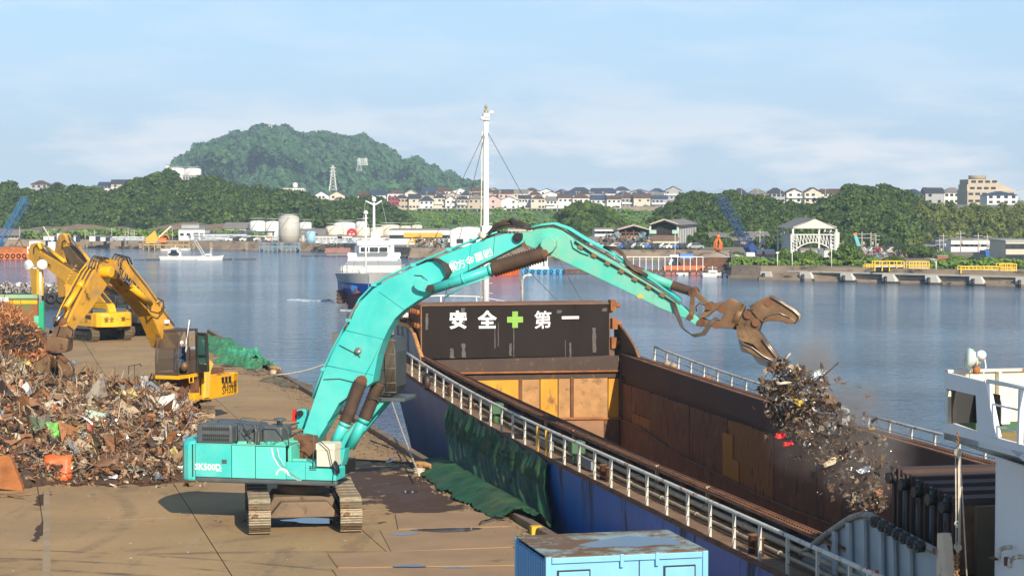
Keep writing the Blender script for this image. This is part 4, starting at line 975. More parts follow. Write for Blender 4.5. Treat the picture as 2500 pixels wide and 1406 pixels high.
def yellow_machine(name,label,loc,heading,cab_m,cwm,txt,hgt=1.0,m=M_yellow):
    T=thing(name,label,'excavator',loc,heading)
    for s in (-1.3,1.3):make_track(T,s,0.0 if name != 'turned' else .3,4.9,.98,.6,M_track,M_black,.22)
    MB().bb((-1.2,-1.1,.4),(1.2,1.1,.85)).cyl((0,0,.8),(0,0,1.15),.7,20).build('undercarriage',M_black,T,bev=.04)
    MB().bb((-2.1,-1.45,1.1),(.9,1.45,1.3)).build('upper_frame',m,T)
    mb=MB();mb.bb((-2.2,.85,1.3),(-.35,1.45,2.05));sp=mb.build('side_panel',m,T,bev=.03)
    MB().bb((-2.2,-1.45,1.3),(.6,-.65,2.05)).build('side_panel',m,T,bev=.03)
    MB().bb((-2.15,-1.35,2.05),(-.3,1.35,2.35)).build('engine_hood',M_grey_plastic,T,bev=.08)
    for i in range(3):MB().bb((-2.0+i*.3,1.455,1.62),(-1.75+i*.3,1.465,1.92)).build('louvre',M_letter_black,sp)
    pr=[(-2.2,-1.45),(-2.75,-1.4),(-3.05,-1.15),(-3.25,-.6),(-3.3,0),(-3.25,.6),(-3.05,1.15),(-2.75,1.4),(-2.2,1.45)];k=len(pr)
    mb=MB();mb.add([(x,y,1.08) for x,y in pr]+[(x,y,2.0) for x,y in pr]+[(x*.97,y*.95,2.12) for x,y in pr],[tuple(range(k)),tuple(range(2*k,3*k))[::-1]]+[(i+o,i+k+o,(i+1) % k+k+o,(i+1) % k+o) for i in range(k) for o in (0,k)])
    cw=mb.build('counterweight',cwm,T,bev=.05)
    mb=MB();mb.prism([(-.3,1.25),(-.35,3.0),(1.2,3.05),(1.45,2.2),(1.4,1.25)],1.0,o=(0,.95,0));cb=mb.build('cab',cab_m,T,bev=.05)
    MB().prism([(.05,1.9),(.0,2.85),(1.1,2.9),(1.3,2.15),(1.3,1.9)],1.02,o=(0,.95,0)).build('cab_window',M_glass,cb)
    MB().bb((1.2,.5,1.7),(1.46,1.4,2.8),).build('windscreen',M_glass,cb)
    MB().tube([(-2.1,1.4,2.05),(-2.1,1.4,2.8),(-.5,1.4,2.8),(-.5,1.4,2.05)],.02,5).tube([(-2.1,1.4,2.45),(-.5,1.4,2.45)],.015,5).tube([(-2.1,1.4,2.8),(-2.1,-1.3,2.8),(-2.1,-1.3,2.1)],.02,5).tube([(-2.1,0,2.8),(-2.1,0,2.1)],.02,5).build('handrail',M_black,T)
    F3=frame(T).to_3x3();ex=F3 @ Vector((0,-1,0));c=frame(T) @ Vector((-3.32,0,1.6))
    if txt:
        for s,x,mt_ in txt:text(s,.38 if s != 'CAT' else .55,c+ex*x+(F3 @ Vector((.06*abs(x),0,0))),ex,(0,0,1),mt_,T,'safety_lettering',off=.01)
    return T
M_letter_green=mat('green_lettering',(.02,.35,.1),.5)
M_darkcab=mat('dark_cab',(.035,.037,.035),.5,var=.2)
h2=math.atan2(.78,-.62)
E2=yellow_machine('yellow_excavator','bright yellow tracked excavator with safety slogan on its rear, arm hanging straight down',(-30.4,146.6,0),h2,M_darkcab,M_yellow,[('安',-.85,M_letter_black),('全',-.45,M_letter_black),('+',-.02,M_letter_green),('第',.45,M_letter_black),('一',.85,M_letter_black)])
text('SH',.3,frame(E2) @ Vector((-1.3,1.47,1.45)),frame(E2).to_3x3() @ Vector((-1,0,0)),(0,0,1),M_letter_black,E2,'model_lettering')
E3=yellow_machine('black_tailed_excavator','dirty yellow excavator with black counterweight at the far end of the quay, arm raised highest',(-28.9,151.5,0),h2+.05,M_darkcab,M_black,[('安全',-.35,M_letter_white),('+',.35,M_letter_green),('CAT',-.4,M_letter_white)],m=M_yellow_dirty)
for o in list(E3.children):
    if o.name.startswith('safety_lettering'):
        if len(o.data.vertices) and o is [c for c in E3.children if c.name.startswith('safety_lettering')][-1]:o.location.z-=.22
        else:o.location.z+=.55
for T,M_,bp_,st,cyl_,lift,foot in ((E2,M_yellow,[(83,616),(96,614),(140,640),(198,676),(228,706),(262,745),(268,770),(236,775),(212,722),(180,702),(130,668),(88,632)],
        [(75,596),(92,592),(94,606),(90,640),(90,722),(78,722),(72,650),(69,612)],((92,600),(108,612),(150,645)),None,None),
       (E3,M_yellow_dirty,[(152,604),(166,600),(190,628),(235,672),(290,725),(318,772),(285,775),(240,715),(198,676),(160,626)],
        [(142,575),(154,570),(160,580),(158,610),(160,724),(142,726),(134,640),(133,612)],((157,580),(178,600),(216,650)),((262,690),(285,700),(330,745)),None)):
    P=Plane(T,.3)
    bm=plate(P,bp_,.6,-1).build('boom',M_ if T is E2 else mat('dirty_boom',(.16,.10,.04),.6,var=.4,vs_=1,rust=(.5,.28,.03),amt=.3,rs=1),T,bev=.02)
    plate(Plane(T,.28),st,.55,-1).build('arm',M_,T,bev=.02)
    a,b,c_=[P.v(*q,-.3)+Vector((0,0,.15)) for q in cyl_]
    MB().cyl(a,b,.07,10).build('cylinder_rod',M_chrome,bm);MB().cyl(b,c_,.14,12).build('arm_cylinder',M_,bm)
    for k in range(3):MB().tube([P.v(x-2,y-5-k,-.1-.12*k) for x,y in bp_[1:6]],.035,5).build('boom_hose',M_hose,bm)
    MB().tube([P.v(bp_[0][0]+1,bp_[0][1]+3,.05),P.v(bp_[0][0]+1,bp_[0][1]-12,.05),P.v(bp_[0][0]+8,bp_[0][1]-18,.05),P.v(bp_[0][0]+16,bp_[0][1]-6,.05)],.035,5).build('knuckle_hose',M_hose,bm)
    if lift:
        a,b,c_=[P.v(*q,.25) for q in lift];MB().cyl(a,b,.1,10).cyl(b,c_,.17,12).build('lift_cylinder',M_rust_orange,T)
def slanted_text(s,size,P,p0,p1,m,T,name,off=0.0,dy=-.006):
    q0,q1=frame(T) @ P.v(*p0,dy),frame(T) @ P.v(*p1,dy);ex=(q1-q0).normalized();nrm=frame(T).to_3x3() @ Vector((0,1,0))
    if nrm.y > 0:nrm=-nrm
    text(s,size,(q0+q1)/2,ex,nrm.cross(ex),m,T,name,off=off)
slanted_text('東方金属㈱',.30,BN,(1117,650),(1180,625),M_letter_white,TX,'company_lettering',.012,-.006)
slanted_text('SUMITOMO',.42,Plane(E2,.3),(98,632),(122,650),M_letter_black,E2,'maker_lettering',.01,.012)
h1=math.atan2(-.94,-.342)
E1=thing('yellow_grapple_excavator','yellow excavator with dusty open cab dipping its orange peel grapple into the scrap heap','excavator',(-15.2,90.6,0),h1)
for s in (-1.3,1.3):make_track(E1,s,.55,4.9,.98,.6,M_track,M_black,.22)
MB().bb((-1.2,-1.1,.4),(1.2,1.1,.85)).cyl((0,0,.8),(0,0,1.2),.7,20).build('undercarriage',M_rust,E1,bev=.04)
MB().bb((-2.6,-1.4,1.15),(.8,1.35,1.35)).build('upper_frame',M_yellow_dirty,E1,bev=.02)
LP=Plane(E1,1.42)
plate(LP,[(497,925),(581,909),(578,962),(510,975),(497,976)],.12,-1).build('side_panel',M_yellow,E1,bev=.02)
for i in range(3):plate(Plane(E1,1.43),[(541+i*8.5,921-i*1.2),(547.5+i*8.5,920-i*1.2),(547+i*8.5,935-i*.8),(542+i*8.5,936-i*.8)],.02,-1).build('louvre',M_letter_black,E1)
slanted_text('SH330',.52,LP,(548,953),(570,949),M_letter_black,E1,'model_lettering',.0,.014)
slanted_text('東方金属',.34,LP,(550,941),(570,938),M_letter_black,E1,'company_lettering',.0,.014)
MB().bb((.45,.55,1.12),(.95,1.45,1.5)).bb((.45,.1,1.12),(.95,.6,1.42)).build('front_step_box',M_yellow,E1,bev=.04)
MB().bb((1.2,-1.55,1.12),(1.9,-.95,1.6)).build('tool_box',M_yellow,E1,bev=.03)
MB().bb((1.2,-.98,1.6),(1.5,-.72,2.25)).build('white_jerrycan',M_white_rusty,E1,bev=.04)
MB().bb((-2.7,-1.35,1.35),(-.2,1.28,2.2)).build('engine_housing',M_yellow_dirty,E1,bev=.05)
MB().bb((-2.2,.2,2.2),(-1.0,1.25,2.42)).build('hood_debris_cover',M_rust,E1,bev=.05)
MB().bb((-.2,-1.3,1.35),(.5,.2,2.0)).bb((.2,.3,1.35),(.4,1.3,2.35)).build('valve_bay',M_rust,E1,bev=.03)
for k in range(6):MB().tube([(.5+rnd.random()*.4,-.9+k*.3,1.4),(.9+rnd.random()*.2,-.9+k*.32,1.8),(.6,-.9+k*.33,2.3)],.035,6).build('hydraulic_hose',M_hose,E1)
MB().tube([(1.6,-1.5,1.6),(1.6,-1.5,2.7),(.6,-1.5,2.72),(.5,-1.5,2.6)],.02,5).tube([(1.1,-1.5,1.6),(1.1,-1.5,2.7)],.015,5).tube([(2.0,-1.5,1.6),(2.0,-1.5,2.1)],.015,5).build('handrail',M_black,E1)
fz=2.42;cz=4.32
MB().bb((.35,.15,fz-.2),(2.15,1.35,fz-.04)).build('cab_platform',M_yellow,E1,bev=.02)
MB().tube([(1.0,1.42,fz-.1),(1.0,1.42,fz-.4),(1.35,1.42,fz-.4),(1.35,1.42,fz-.1)],.03,6).build('step_loop',M_yellow,E1)
mb=MB()
for x,y in ((.45,.2),(.45,1.3),(1.3,1.3)):mb.bb((x-.05,y-.05,fz),(x+.05,y+.05,cz))
for y in (.2,1.3):mb.tube([(2.1,y,fz),(2.15,y,fz+.7),(2.0,y,cz-.35),(1.7,y,cz)],.045,8)
mb.bb((.4,.15,cz-.02),(1.75,1.35,cz+.06));mb.bb((2.05,.15,fz),(2.16,1.35,fz+.1));mb.bb((.4,.15,fz),(.48,1.35,fz+1.0));mb.bb((.4,1.27,fz),(1.3,1.33,fz+.55))
cabm=mat('brown_dusty_cab_frame',(.075,.05,.035),.7,var=.3,vs_=3)
cab1=mb.build('cab',cabm,E1,bev=.01)
glass1=bpy.data.materials.new('dusty_tinted_glass');glass1.use_nodes=True;gb_=glass1.node_tree.nodes['Principled BSDF']
gb_.inputs['Base Color'].default_value=(.10,.075,.055,1);gb_.inputs['Alpha'].default_value=.62;gb_.inputs['Roughness'].default_value=.15
MB().quad((2.12,.24,fz+.1),(2.12,1.26,fz+.1),(2.17,1.26,fz+.72),(2.17,.24,fz+.72)).build('lower_windscreen',glass1,cab1)
MB().quad((2.17,.24,fz+.74),(2.17,1.26,fz+.74),(1.72,1.26,cz-.03),(1.72,.24,cz-.03)).build('windscreen',glass1,cab1)
MB().quad((.5,.17,fz+.1),(2.05,.17,fz+.1),(1.7,.17,cz-.05),(.5,.17,cz-.05)).build('far_window',glass1,cab1)
dr=MB();
for a,b in (((.6,1.45,fz+.05),(.6,1.45,cz-.15)),((.95,2.15,fz+.12),(.9,2.05,cz-.15)),((.6,1.45,cz-.15),(.9,2.05,cz-.15)),((.6,1.45,fz+.05),(.95,2.15,fz+.12)),((.6,1.45,fz+.75),(.95,2.15,fz+.8))):dr.beam(a,b,.09)
dr.add([(.6,1.45,fz+.05),(.95,2.15,fz+.12),(.95,2.15,fz+.4),(.6,1.45,fz+.4)],[(0,1,2,3)])
door=dr.build('cab_door',M_darkcab,cab1)
MB().quad((.62,1.47,fz+.42),(.95,2.13,fz+.42),(.9,2.03,cz-.17),(.62,1.47,cz-.17)).build('door_glass',mat('green_tinted_glass',(.05,.16,.13),.08,var=.1,spec=.8),door)
mb=MB();p=Vector((1.6,1.42,fz+1.1));mb.lathe([(.05,-.03),(.16,-.02),(.16,.02),(.05,.03)],16,p,Matrix.Rotation(R(80),3,'X') @ Matrix.Rotation(R(20),3,'Y'));mb.cyl(p,p+Vector((0,0,.5)),.04,8);mb.build('white_mirror',M_white_rusty,cab1)
MB().tube([(1.5,1.4,cz-.3),(1.35,1.45,cz+.5)],.025,6).build('white_pole',M_white_clean,cab1)
MB().lathe([(.0,-.22),(.16,-.12),(.2,.0),(.14,.16),(0,.22)],12,(1.65,1.35,fz+.35)).build('wiper_cover',M_browncast,cab1)
MB().bb((.6,.5,fz),(1.1,1.05,fz+.45)).bb((.55,.5,fz+.4),(.68,1.05,fz+1.15)).build('operator_seat',M_black,cab1,bev=.05)
plate(LP,[(571,909),(582,908),(580,930),(582,958),(574,964),(571,962)],.5,-1).build('counterweight',M_yellow,E1,bev=.03)
plate(Plane(E1,1.5),[(500,875),(517,882),(522,888),(515,905),(512,970),(500,972),(503,915)],.12,-1).build('hinge_arm',mat('pale_yellow',(.75,.5,.08),.5,var=.15,rust=RUST,amt=.2),E1,bev=.02)
mb=MB();P_=Plane(E1,1.1)
for k in range(4):mb.tube(P_.vs([(488+k*5,876-k*0),(489+k*5,862),(500+k*3,860)]),.03,5)
mb.build('roof_grille',M_yellow,E1)
plate(P_,[(486,870),(508,872),(520,884),(505,884),(486,880)],.5,-1).build('cab_support',M_yellow_dirty,E1,bev=.02)
plate(P_,[(488,898),(504,900),(500,912),(470,910),(486,905)],.5,-1).build('cab_support',M_yellow_dirty,E1,bev=.02)
BL=Plane(E1,.36)
b1_=plate(BL,[(281,642),(296,630),(308,634),(320,656),(359,705),(401,765),(440,822),(438,850),(405,850),(371,771),(337,731),(296,681),(285,660)],.72,-1).build('boom',M_yellow_dirty,E1,bev=.02)
slanted_text('SUMITOMO',.56,BL,(309,683),(343,721),M_letter_black,E1,'maker_lettering',.015,.012)
AL=Plane(E1,.30)
a1_=plate(AL,[(240,640),(268,632),(290,638),(280,662),(268,688),(245,722),(222,756),(202,780),(182,806),(160,797),(178,760),(203,712),(224,672)],.6,-1).build('arm',M_yellow_dirty,E1,bev=.02)
p=Plane(E1,.75).v(273,664);MB().cyl(p,p+Vector((0,-.6,0)),.24,18).build('arm_boss',M_yellow,a1_,bev=.03)
q=Plane(E1,.2)
MB().cyl(BL.v(300,684,.12),BL.v(316,702,.12),.07,10).build('cylinder_rod',M_chrome,b1_)
MB().cyl(BL.v(316,702,.14),BL.v(360,742,.14),.14,12).build('arm_cylinder',M_yellow,b1_)
MB().cyl(AL.v(205,700,-.2),AL.v(170,752,-.2),.13,12).cyl(AL.v(212,690,-.2),AL.v(203,703,-.2),.17,12).build('grapple_cylinder',M_yellow,a1_)
MB().cyl(AL.v(170,752,-.2),AL.v(148,786,-.2),.075,10).build('cylinder_rod',M_chrome,a1_)
for k in range(6):
    y_=-.06-k*.1;j=(k*7) % 5
    MB().tube([AL.v(268+j,634,y_),AL.v(246+j,640,y_+.0)+Vector((0,0,.08)),AL.v(226,666,y_)+Vector((.05,0,.06)),AL.v(203,708,y_)+Vector((.06,0,.05)),AL.v(180,752,y_)+Vector((.06,0,.04)),AL.v(166,785,y_)+Vector((.06,0,.04))],.028,6).build('arm_pipe',M_yellow if k % 2 else M_hose,a1_)
    MB().tube([BL.v(300+j,632,y_),BL.v(320,650,y_)+Vector((0,0,.1)),BL.v(360,700,y_)+Vector((0,0,.1)),BL.v(402,760,y_)+Vector((0,0,.1)),BL.v(428,800,y_)+Vector((0,0,.1))],.03,6).build('boom_pipe',M_yellow,b1_)
for k in range(4):
    r_=random.Random(k);y_=.2-k*.15
    MB().tube([AL.v(286,650,y_),AL.v(286-k,636,y_),AL.v(294,626-k*2,y_),AL.v(305+k,629-k,y_),AL.v(312,645,y_)],.035,6).build('knuckle_hose',M_hose,b1_)
    MB().tube([AL.v(228,655,y_),AL.v(232+k,636-k,y_),AL.v(243,628-k,y_),AL.v(256,632,y_)],.03,6).build('knuckle_hose',M_hose,a1_)
MB().tube([BL.v(352,744,.15),BL.v(356,760,.25),BL.v(374,765,.3),BL.v(388,752,.25),BL.v(391,735,.15),BL.v(380,728,.1)],.035,6).build('boom_hose',M_hose,b1_)
MB().tube([BL.v(380,738,.05),BL.v(388,731,.08),BL.v(392,740,.08),BL.v(386,760,.05)],.03,6).build('hose_guard',M_yellow,b1_)
MB().box(BL.v(404,785,.08),(.25,.12,.16)).build('work_lamp',M_white_clean,b1_)
for i in range(6):
    MB().tube([AL.v(222-i*4.5,652+i*8,-.62),AL.v(214-i*4.5,650+i*8,-.62)],.02,5).build('ladder_rung',M_yellow_dirty,a1_)
MB().tube([AL.v(222,646,-.7),AL.v(192,700,-.7)],.022,5).build('ladder_rail',M_yellow_dirty,a1_)
GP=Plane(E1,0.0)
tip=GP.v(150,800);gw=frame(E1) @ tip;gd=gw.y;print('grapple distance',gd)
GT=E1
class Face:
    """plane facing the camera side at the grapple's distance"""
    def __init__(s,y):s.y=y
    def p(s,px,py):q=D(px,py,s.y);return (q.x,q.z)
def fplate(y,pts,t,name,m,parent,bev=.02,label=None):
    mb=MB();f=Face(y);mb.prism([f.p(*q) for q in pts],t,(1,0,0),(0,0,1),(0,y+t/2,0));return mb.build(name,m,parent,W=True,bev=bev,label=label)
def ftube(y,pts,r,name,m,parent,n=8):mb=MB();mb.tube([D(a,b,y) for a,b in pts],r,n);return mb.build(name,m,parent,W=True)
ftube(gd,[(132,786),(164,788)],.2,'hanger_pin',M_rust,E1,12)
for pts in ([(136,795),(146,795),(136,825),(124,825)],[(148,795),(160,797),(152,828),(142,826)],[(160,795),(178,805),(172,830),(156,838),(150,822)]):
    fplate(gd-.25,pts,.3,'hanger_link',M_browncast,E1)
gh=fplate(gd-.55,[(113,824),(140,822),(166,828),(164,857),(158,861),(112,855)],1.05,'grapple_head',M_browncast,E1,.04)
fplate(gd-.6,[(111,850),(160,856),(158,861),(112,856)],1.15,'rotator_flange',M_rust,E1,.02)
mb=MB();c=D(134,862,gd);e=D(134,896,gd);mb.cyl(c,e,.28,12,.16);mb.build('grapple_neck',M_browncast,E1,W=True)
text('2',.3,D(150,846,gd-.57),(1,0,0),(0,0,1),M_black,E1,'number_lettering',off=.01)
for pts,yy in (([(120,868),(106,873),(86,884),(79,901),(84,918),(96,932),(110,940),(113,921),(122,899),(124,880)],-.5),
                ([(144,868),(150,876),(170,884),(178,901),(177,921),(168,942),(156,960),(147,942),(146,918),(140,897),(138,880)],-.35),
                ([(126,872),(142,872),(146,900),(142,925),(132,936),(124,922),(120,900)],.5)):
    tn=fplate(gd+yy,pts,.42,'grapple_tine',M_browncast,E1,.05)
for (a,b) in (((128,866),(100,884)),((142,866),(164,886))):
    ftube(gd-.25,[a,b],.13,'tine_cylinder',M_rust,E1,10)
ftube(gd-.3,[(166,795),(180,805),(180,822),(170,824),(162,818)],.03,'grapple_hose',M_hose,E1)
def person(name,label,loc,rz,pose,mats_,parent=None,scale=1.0):
    """one continuous skinned body; pose gives joints in metres"""
    T=thing(name,label,'person',loc,rz)
    J,E,Rr=pose
    me=bpy.data.meshes.new('body');me.from_pydata([Vector(p)*scale for p in J],E,[]);ob=bpy.data.objects.new('body',me);COL.objects.link(ob);ob.parent=T
    md=ob.modifiers.new('skin','SKIN');sk=me.skin_vertices[0].data
    for i,r in enumerate(Rr):sk[i].radius=(r*scale,r*scale)
    sk[0].use_root=True
    sb=ob.modifiers.new('sub','SUBSURF');sb.levels=1;sb.render_levels=1
    me.materials.append(mats_[0])
    return T
sit=([(0,0,.0),(0,0,.25),(.02,0,.5),(.05,0,.62),(.09,0,.78),(.02,.2,.5),(.15,.27,.28),(.38,.2,.3),(.48,.18,.32),(.02,-.2,.5),(.15,-.27,.28),(.38,-.2,.3),(.48,-.18,.32),(.05,.1,0),(.45,.12,.06),(.5,.12,-.35),(.62,.12,-.4),(.05,-.1,0),(.45,-.12,.06),(.5,-.12,-.35),(.62,-.12,-.4)],
       [(0,1),(1,2),(2,3),(3,4),(2,5),(5,6),(6,7),(7,8),(2,9),(9,10),(10,11),(11,12),(0,13),(13,14),(14,15),(15,16),(0,17),(17,18),(18,19),(19,20)],
       [.14,.15,.15,.06,.10,.08,.055,.045,.035,.08,.055,.045,.035,.1,.085,.06,.04,.1,.085,.06,.04])
pp=frame(E1) @ Vector((.8,.78,fz+.52))
PO=person('person','excavator operator in blue work clothes and white helmet seated in the dusty open cab',pp,h1,sit,[mat('blue_workwear',(.04,.09,.18),.85,var=.2)])
MB().lathe([(.0,.92),(.07,.91),(.115,.86),(.13,.80),(.155,.79),(.155,.775),(0,.775)],14,(.07,0,0)).build('helmet',M_white_clean,PO)
MB().lathe([(0,.62),(.06,.64),(.085,.70),(.09,.78),(0,.8)],12,(.10,0,0)).box((.195,0,.70),(.03,.025,.035)).build('face',mat('skin',(.42,.22,.14),.6),PO)
# ================================================================= THE CARGO SHIP ALONGSIDE
SA=Vector((-0.2315,0.9728,0));SB=Vector((0.9728,0.2315,0))
SH=thing('cargo_ship','blue rusty cargo ship moored alongside with its long open hold','ship',(4.83,49.0,0),math.atan2(SA.y,SA.x))
def L(s,c,z):return Vector((s,-c,z))
def PC_(c):return Plane(SH,-c)
class PlaneS:
    """transverse plane at station s; p gives (c, z)"""
    def __init__(self,s):self.s=s;self.F=frame(SH);self.I=self.F.inverted();self.o=self.F @ Vector((s,0,0));self.n=self.F.to_3x3() @ Vector((1,0,0))
    def v(self,px,py):
        d=ray(px,py);c=Vector((0,0,CAM_H));t=(self.o-c).dot(self.n)/d.dot(self.n);q=self.I @ (c+d*t);return Vector((self.s,q.y,q.z))
def sprism(PS,pts,t,mb=None):
    """transverse plate whose visible (aft) face is traced, t thick towards the bow"""
    mb=mb or MB();v=[PS.v(*q) for q in pts];mb.prism([(p.y,p.z) for p in v],t,(0,1,0),(0,0,1),(PS.s+t/2,0,0));return mb
def dz(s):return 1.74+(0.66*((s-15)/27) ** 2 if s > 15 else 0)
def c0(s):return 0.0 if s < 41 else 6*(1-math.sqrt(max(0,1-min(1,(s-41)/23) ** 2)))
def cw(s):return 0.12 if s < 27 else 0.12+5.88*(1-math.sqrt(max(0,1-min(1,(s-27)/31) ** 2)))
def ct(s):return 2.45+(0.5*((s-12)/31) ** 1.6 if s > 12 else 0)
M_hull=mat('hull_blue',(0.010,0.115,0.42),0.40,var=0.25,vs_=0.35,rust=(0.05,0.05,0.07),amt=0.52,rs=0.8,streak=0.12)
M_bow=mat('hull_blue_faded',(0.055,0.10,0.22),0.5,var=0.25,vs_=0.5,rust=(0.13,0.09,0.08),amt=0.36,rs=0.7,streak=0.15)
M_deck=mat('dirty_deck',(0.24,0.145,0.08),0.85,var=0.25,vs_=0.8,rust=(0.10,0.055,0.03),amt=0.45,rs=1.5,bump=.3,bs=12)
st=[-26+i*2 for i in range(34)]+[43,45,47,49,51,53,55,57,59,60.5,62,63,63.8,64];st=sorted(set(st))
def hull_rows(s):
    d,w=c0(s),max(c0(s),cw(s)) if s < 58 else 6.0
    return [(d,dz(s)+.02),(d-.02,dz(s)-.25),(d+(w-d)*.35,dz(s)*.5-.2),(d+(w-d)*.8,-1.4),(w,WATER_Z),(min(6,w+.5),-4)]
for side in (0,1):
    for nm,rng2,m_ in (('hull_side',(-26,31),M_hull),('bow_plating',(31,64),M_bow)):
        ss=[s for s in st if rng2[0] <= s <= rng2[1]]
        if ss[-1] != rng2[1]:ss.append(rng2[1])
        if ss[0] != rng2[0]:ss.insert(0,rng2[0])
        vs_=[]
        for s in ss:
            for c,z in hull_rows(s):vs_.append(L(s,c if side == 0 else 12-c,z))
        n=6;fs=[(i*n+j,(i+1)*n+j,(i+1)*n+j+1,i*n+j+1) for i in range(len(ss)-1) for j in range(n-1)]
        if side:fs=[f[::-1] for f in fs]
        MB().add(vs_,fs,True).build(nm,m_,SH)
MB().quad(L(-26,0,1.74),L(-26,0,-4),L(-26,12,-4),L(-26,12,1.74)).build('transom',M_hull,SH)
mb=MB()
for a,b in zip(st,st[1:]):
    for side in (0,1):
        p,q=[L(s,(c0(s) if not side else 12-c0(s)),dz(s)+.02) for s in (a,b)]
        mb.beam(p,q,.10,.10)
mb.build('deck_edge_bar',M_rust,SH)
CPORT,CSTB,HA,HF,FLOOR=1.3,10.5,-6.3,43.0,-2.3
mb=MB()
for a,b in zip(st,st[1:]):
    if b <= HF+.1:
        for c1,c2 in (((c0(a),c0(b)),(CPORT,CPORT)),((CSTB,CSTB),(12-c0(a),12-c0(b)))):
            if b > HA:mb.quad(L(a,c1[0],dz(a)),L(a,c2[0],dz(a)),L(b,c2[1],dz(b)),L(b,c1[1],dz(b)))
    if a >= HF-.1 or b <= HA+.4:mb.quad(L(a,c0(a),dz(a)),L(a,12-c0(a),dz(a)),L(b,12-c0(b),dz(b)),L(b,c0(b),dz(b)))
mb.build('deck',M_deck,SH)
M_or=mat('hold_orange_paint',(0.62,0.27,0.012),0.55,var=0.2,vs_=1.0,rust=(0.22,0.11,0.045),amt=0.45,rs=1.6,streak=.5)
M_tan=mat('hold_tan_steel',(0.40,0.21,0.075),0.7,var=0.25,vs_=1.6,rust=(0.22,0.12,0.06),amt=0.45,rs=2.5,bump=.4,bs=5)
M_hold_br=mat('hold_brown_steel',(0.145,0.062,0.030),0.75,var=0.2,vs_=1.8,rust=(0.07,0.03,0.018),amt=0.45,rs=1.6,streak=.4,dust=(.2,.1,.05),dustamt=.25,bump=1.5,bs=1.5)
M_hold_or2=mat('hold_orange_brown',(0.24,0.105,0.025),0.65,var=0.2,vs_=1.8,rust=(0.11,0.05,0.025),amt=0.5,rs=1.8,streak=.35,bump=1.5,bs=1.5)
M_coam=mat('coaming_dark_steel',(0.06,0.036,0.026),0.7,0.1,var=0.2,vs_=1.2,rust=(0.17,0.09,0.05),amt=0.42,rs=3.0,bump=.3,bs=10)
M_coam_side=mat('coaming_side_steel',(0.075,0.040,0.028),0.75,var=0.15,vs_=.6,rust=(0.12,0.055,0.03),amt=0.3,rs=1)
hold=MB();hold.quad(L(HA,CPORT,FLOOR),L(HA,CSTB,FLOOR),L(HF,CSTB,FLOOR),L(HF,CPORT,FLOOR));hold.build('hold_floor',M_hold_br,SH)
MB().quad(L(HA,CPORT,FLOOR),L(HF,CPORT,FLOOR),L(HF,CPORT,ct(HF)),L(HA,CPORT,2.4)).build('hold_port_wall',M_hold_br,SH)
MB().quad(L(HA,CPORT,FLOOR),L(HA,CSTB,FLOOR),L(HA,CSTB,2.4),L(HA,CPORT,2.4)).build('hold_aft_wall',M_hold_br,SH)
M_hedge0=mat('ledge_brown',(.19,.095,.05),.8,var=.3,vs_=2)
SC=CSTB
def zl(s):return 0.0+(0 if s < 20 else 0)-0.0
WS=PC_(CSTB)
ledge=[(1512,1022),(1560,1040),(1592,1062),(1640,1098),(1680,1120),(1760,1158),(1840,1200),(1940,1245),(2044,1282),(2120,1315)]
led=[WS.v(*q) for q in ledge]
mb=MB();top_=[(p.x,p.z) for p in led];bot=[(top_[-1][0],FLOOR),(HF,FLOOR)]
mb.prism([(HA,top_[-1][1])]+top_[::-1][0:]+[(HF,FLOOR),(HA,FLOOR)],.1,o=(0,-(CSTB-.0),0));mb.build('lower_wall',M_hold_br,SH)
MB().tube([L(p.x,CSTB-.07,p.z) for p in led],.035,6).build('wall_ledge',M_hedge0,SH)
MB().quad(L(HA,CSTB+.12,FLOOR),L(HF,CSTB+.12,FLOOR),L(HF,CSTB+.12,2.6),L(HA,CSTB+.12,2.2)).build('wall_backing',M_coam_side,SH)
s=HF-.06;k=0
while s > HA:
    w=rnd.choice((1.5,1.9,2.3,2.8));s1=max(HA,s-w);r_=rnd.random()
    m_=M_hold_or2 if r_ < .26 else (M_hold_br if r_ < .85 else M_coam_side)
    zt_=1.25+.012*max(0,s-12)
    if rnd.random() < .35 and k:
        zm=rnd.uniform(.2,.8);MB().bb(L(s-.025,CSTB+.1,zm),L(s1+.025,CSTB+.03,zt_)).build('wall_plate',M_hold_br,SH);zt_=zm-.03
    MB().bb(L(s-.03,CSTB+.1,-2.0),L(s1+.03,CSTB+rnd.uniform(.0,.05),zt_)).build('wall_plate',m_,SH);s=s1;k+=1
for (pts) in ([(1764,1055),(1788,1062),(1788,1120),(1803,1128),(1803,1178),(1764,1158)],):
    plate(PC_(CSTB-.015),pts,.04,-1).build('wall_plate',mat('hold_orange_fresh',(.33,.15,.018),.6,var=.1),SH)
mb=MB();vs_=[]
ss=[HA,5,15,22,28,34,39,HF]
for s in ss:vs_+=[L(s,CSTB-.02,ct(s)),L(s,CSTB-.02,ct(s)-.95),L(s,CSTB+.10,ct(s)-.98),L(s,CSTB+.10,ct(s)-1.3)]
mb.add(vs_,[(i*4+j,i*4+j+1,(i+1)*4+j+1,(i+1)*4+j) for i in range(len(ss)-1) for j in range(3)]);mb.build('starboard_coaming',M_coam_side,SH)
def flange(c_in,c_out,name,m_):
    mb=MB();vs_=[]
    for s in ss:vs_+=[L(s,c_in,ct(s)+.0),L(s,c_in,ct(s)+.05),L(s,c_out,ct(s)+.05),L(s,c_out,ct(s))]
    mb.add(vs_,[(i*4+j,i*4+(j+1) % 4,(i+1)*4+(j+1) % 4,(i+1)*4+j) for i in range(len(ss)-1) for j in range(4)]);return mb.build(name,m_,SH)
M_pinkrust=mat('walked_rust',(0.30,0.16,0.10),0.8,var=.2,vs_=1.5,rust=(.15,.06,.035),amt=.5,rs=2.5)
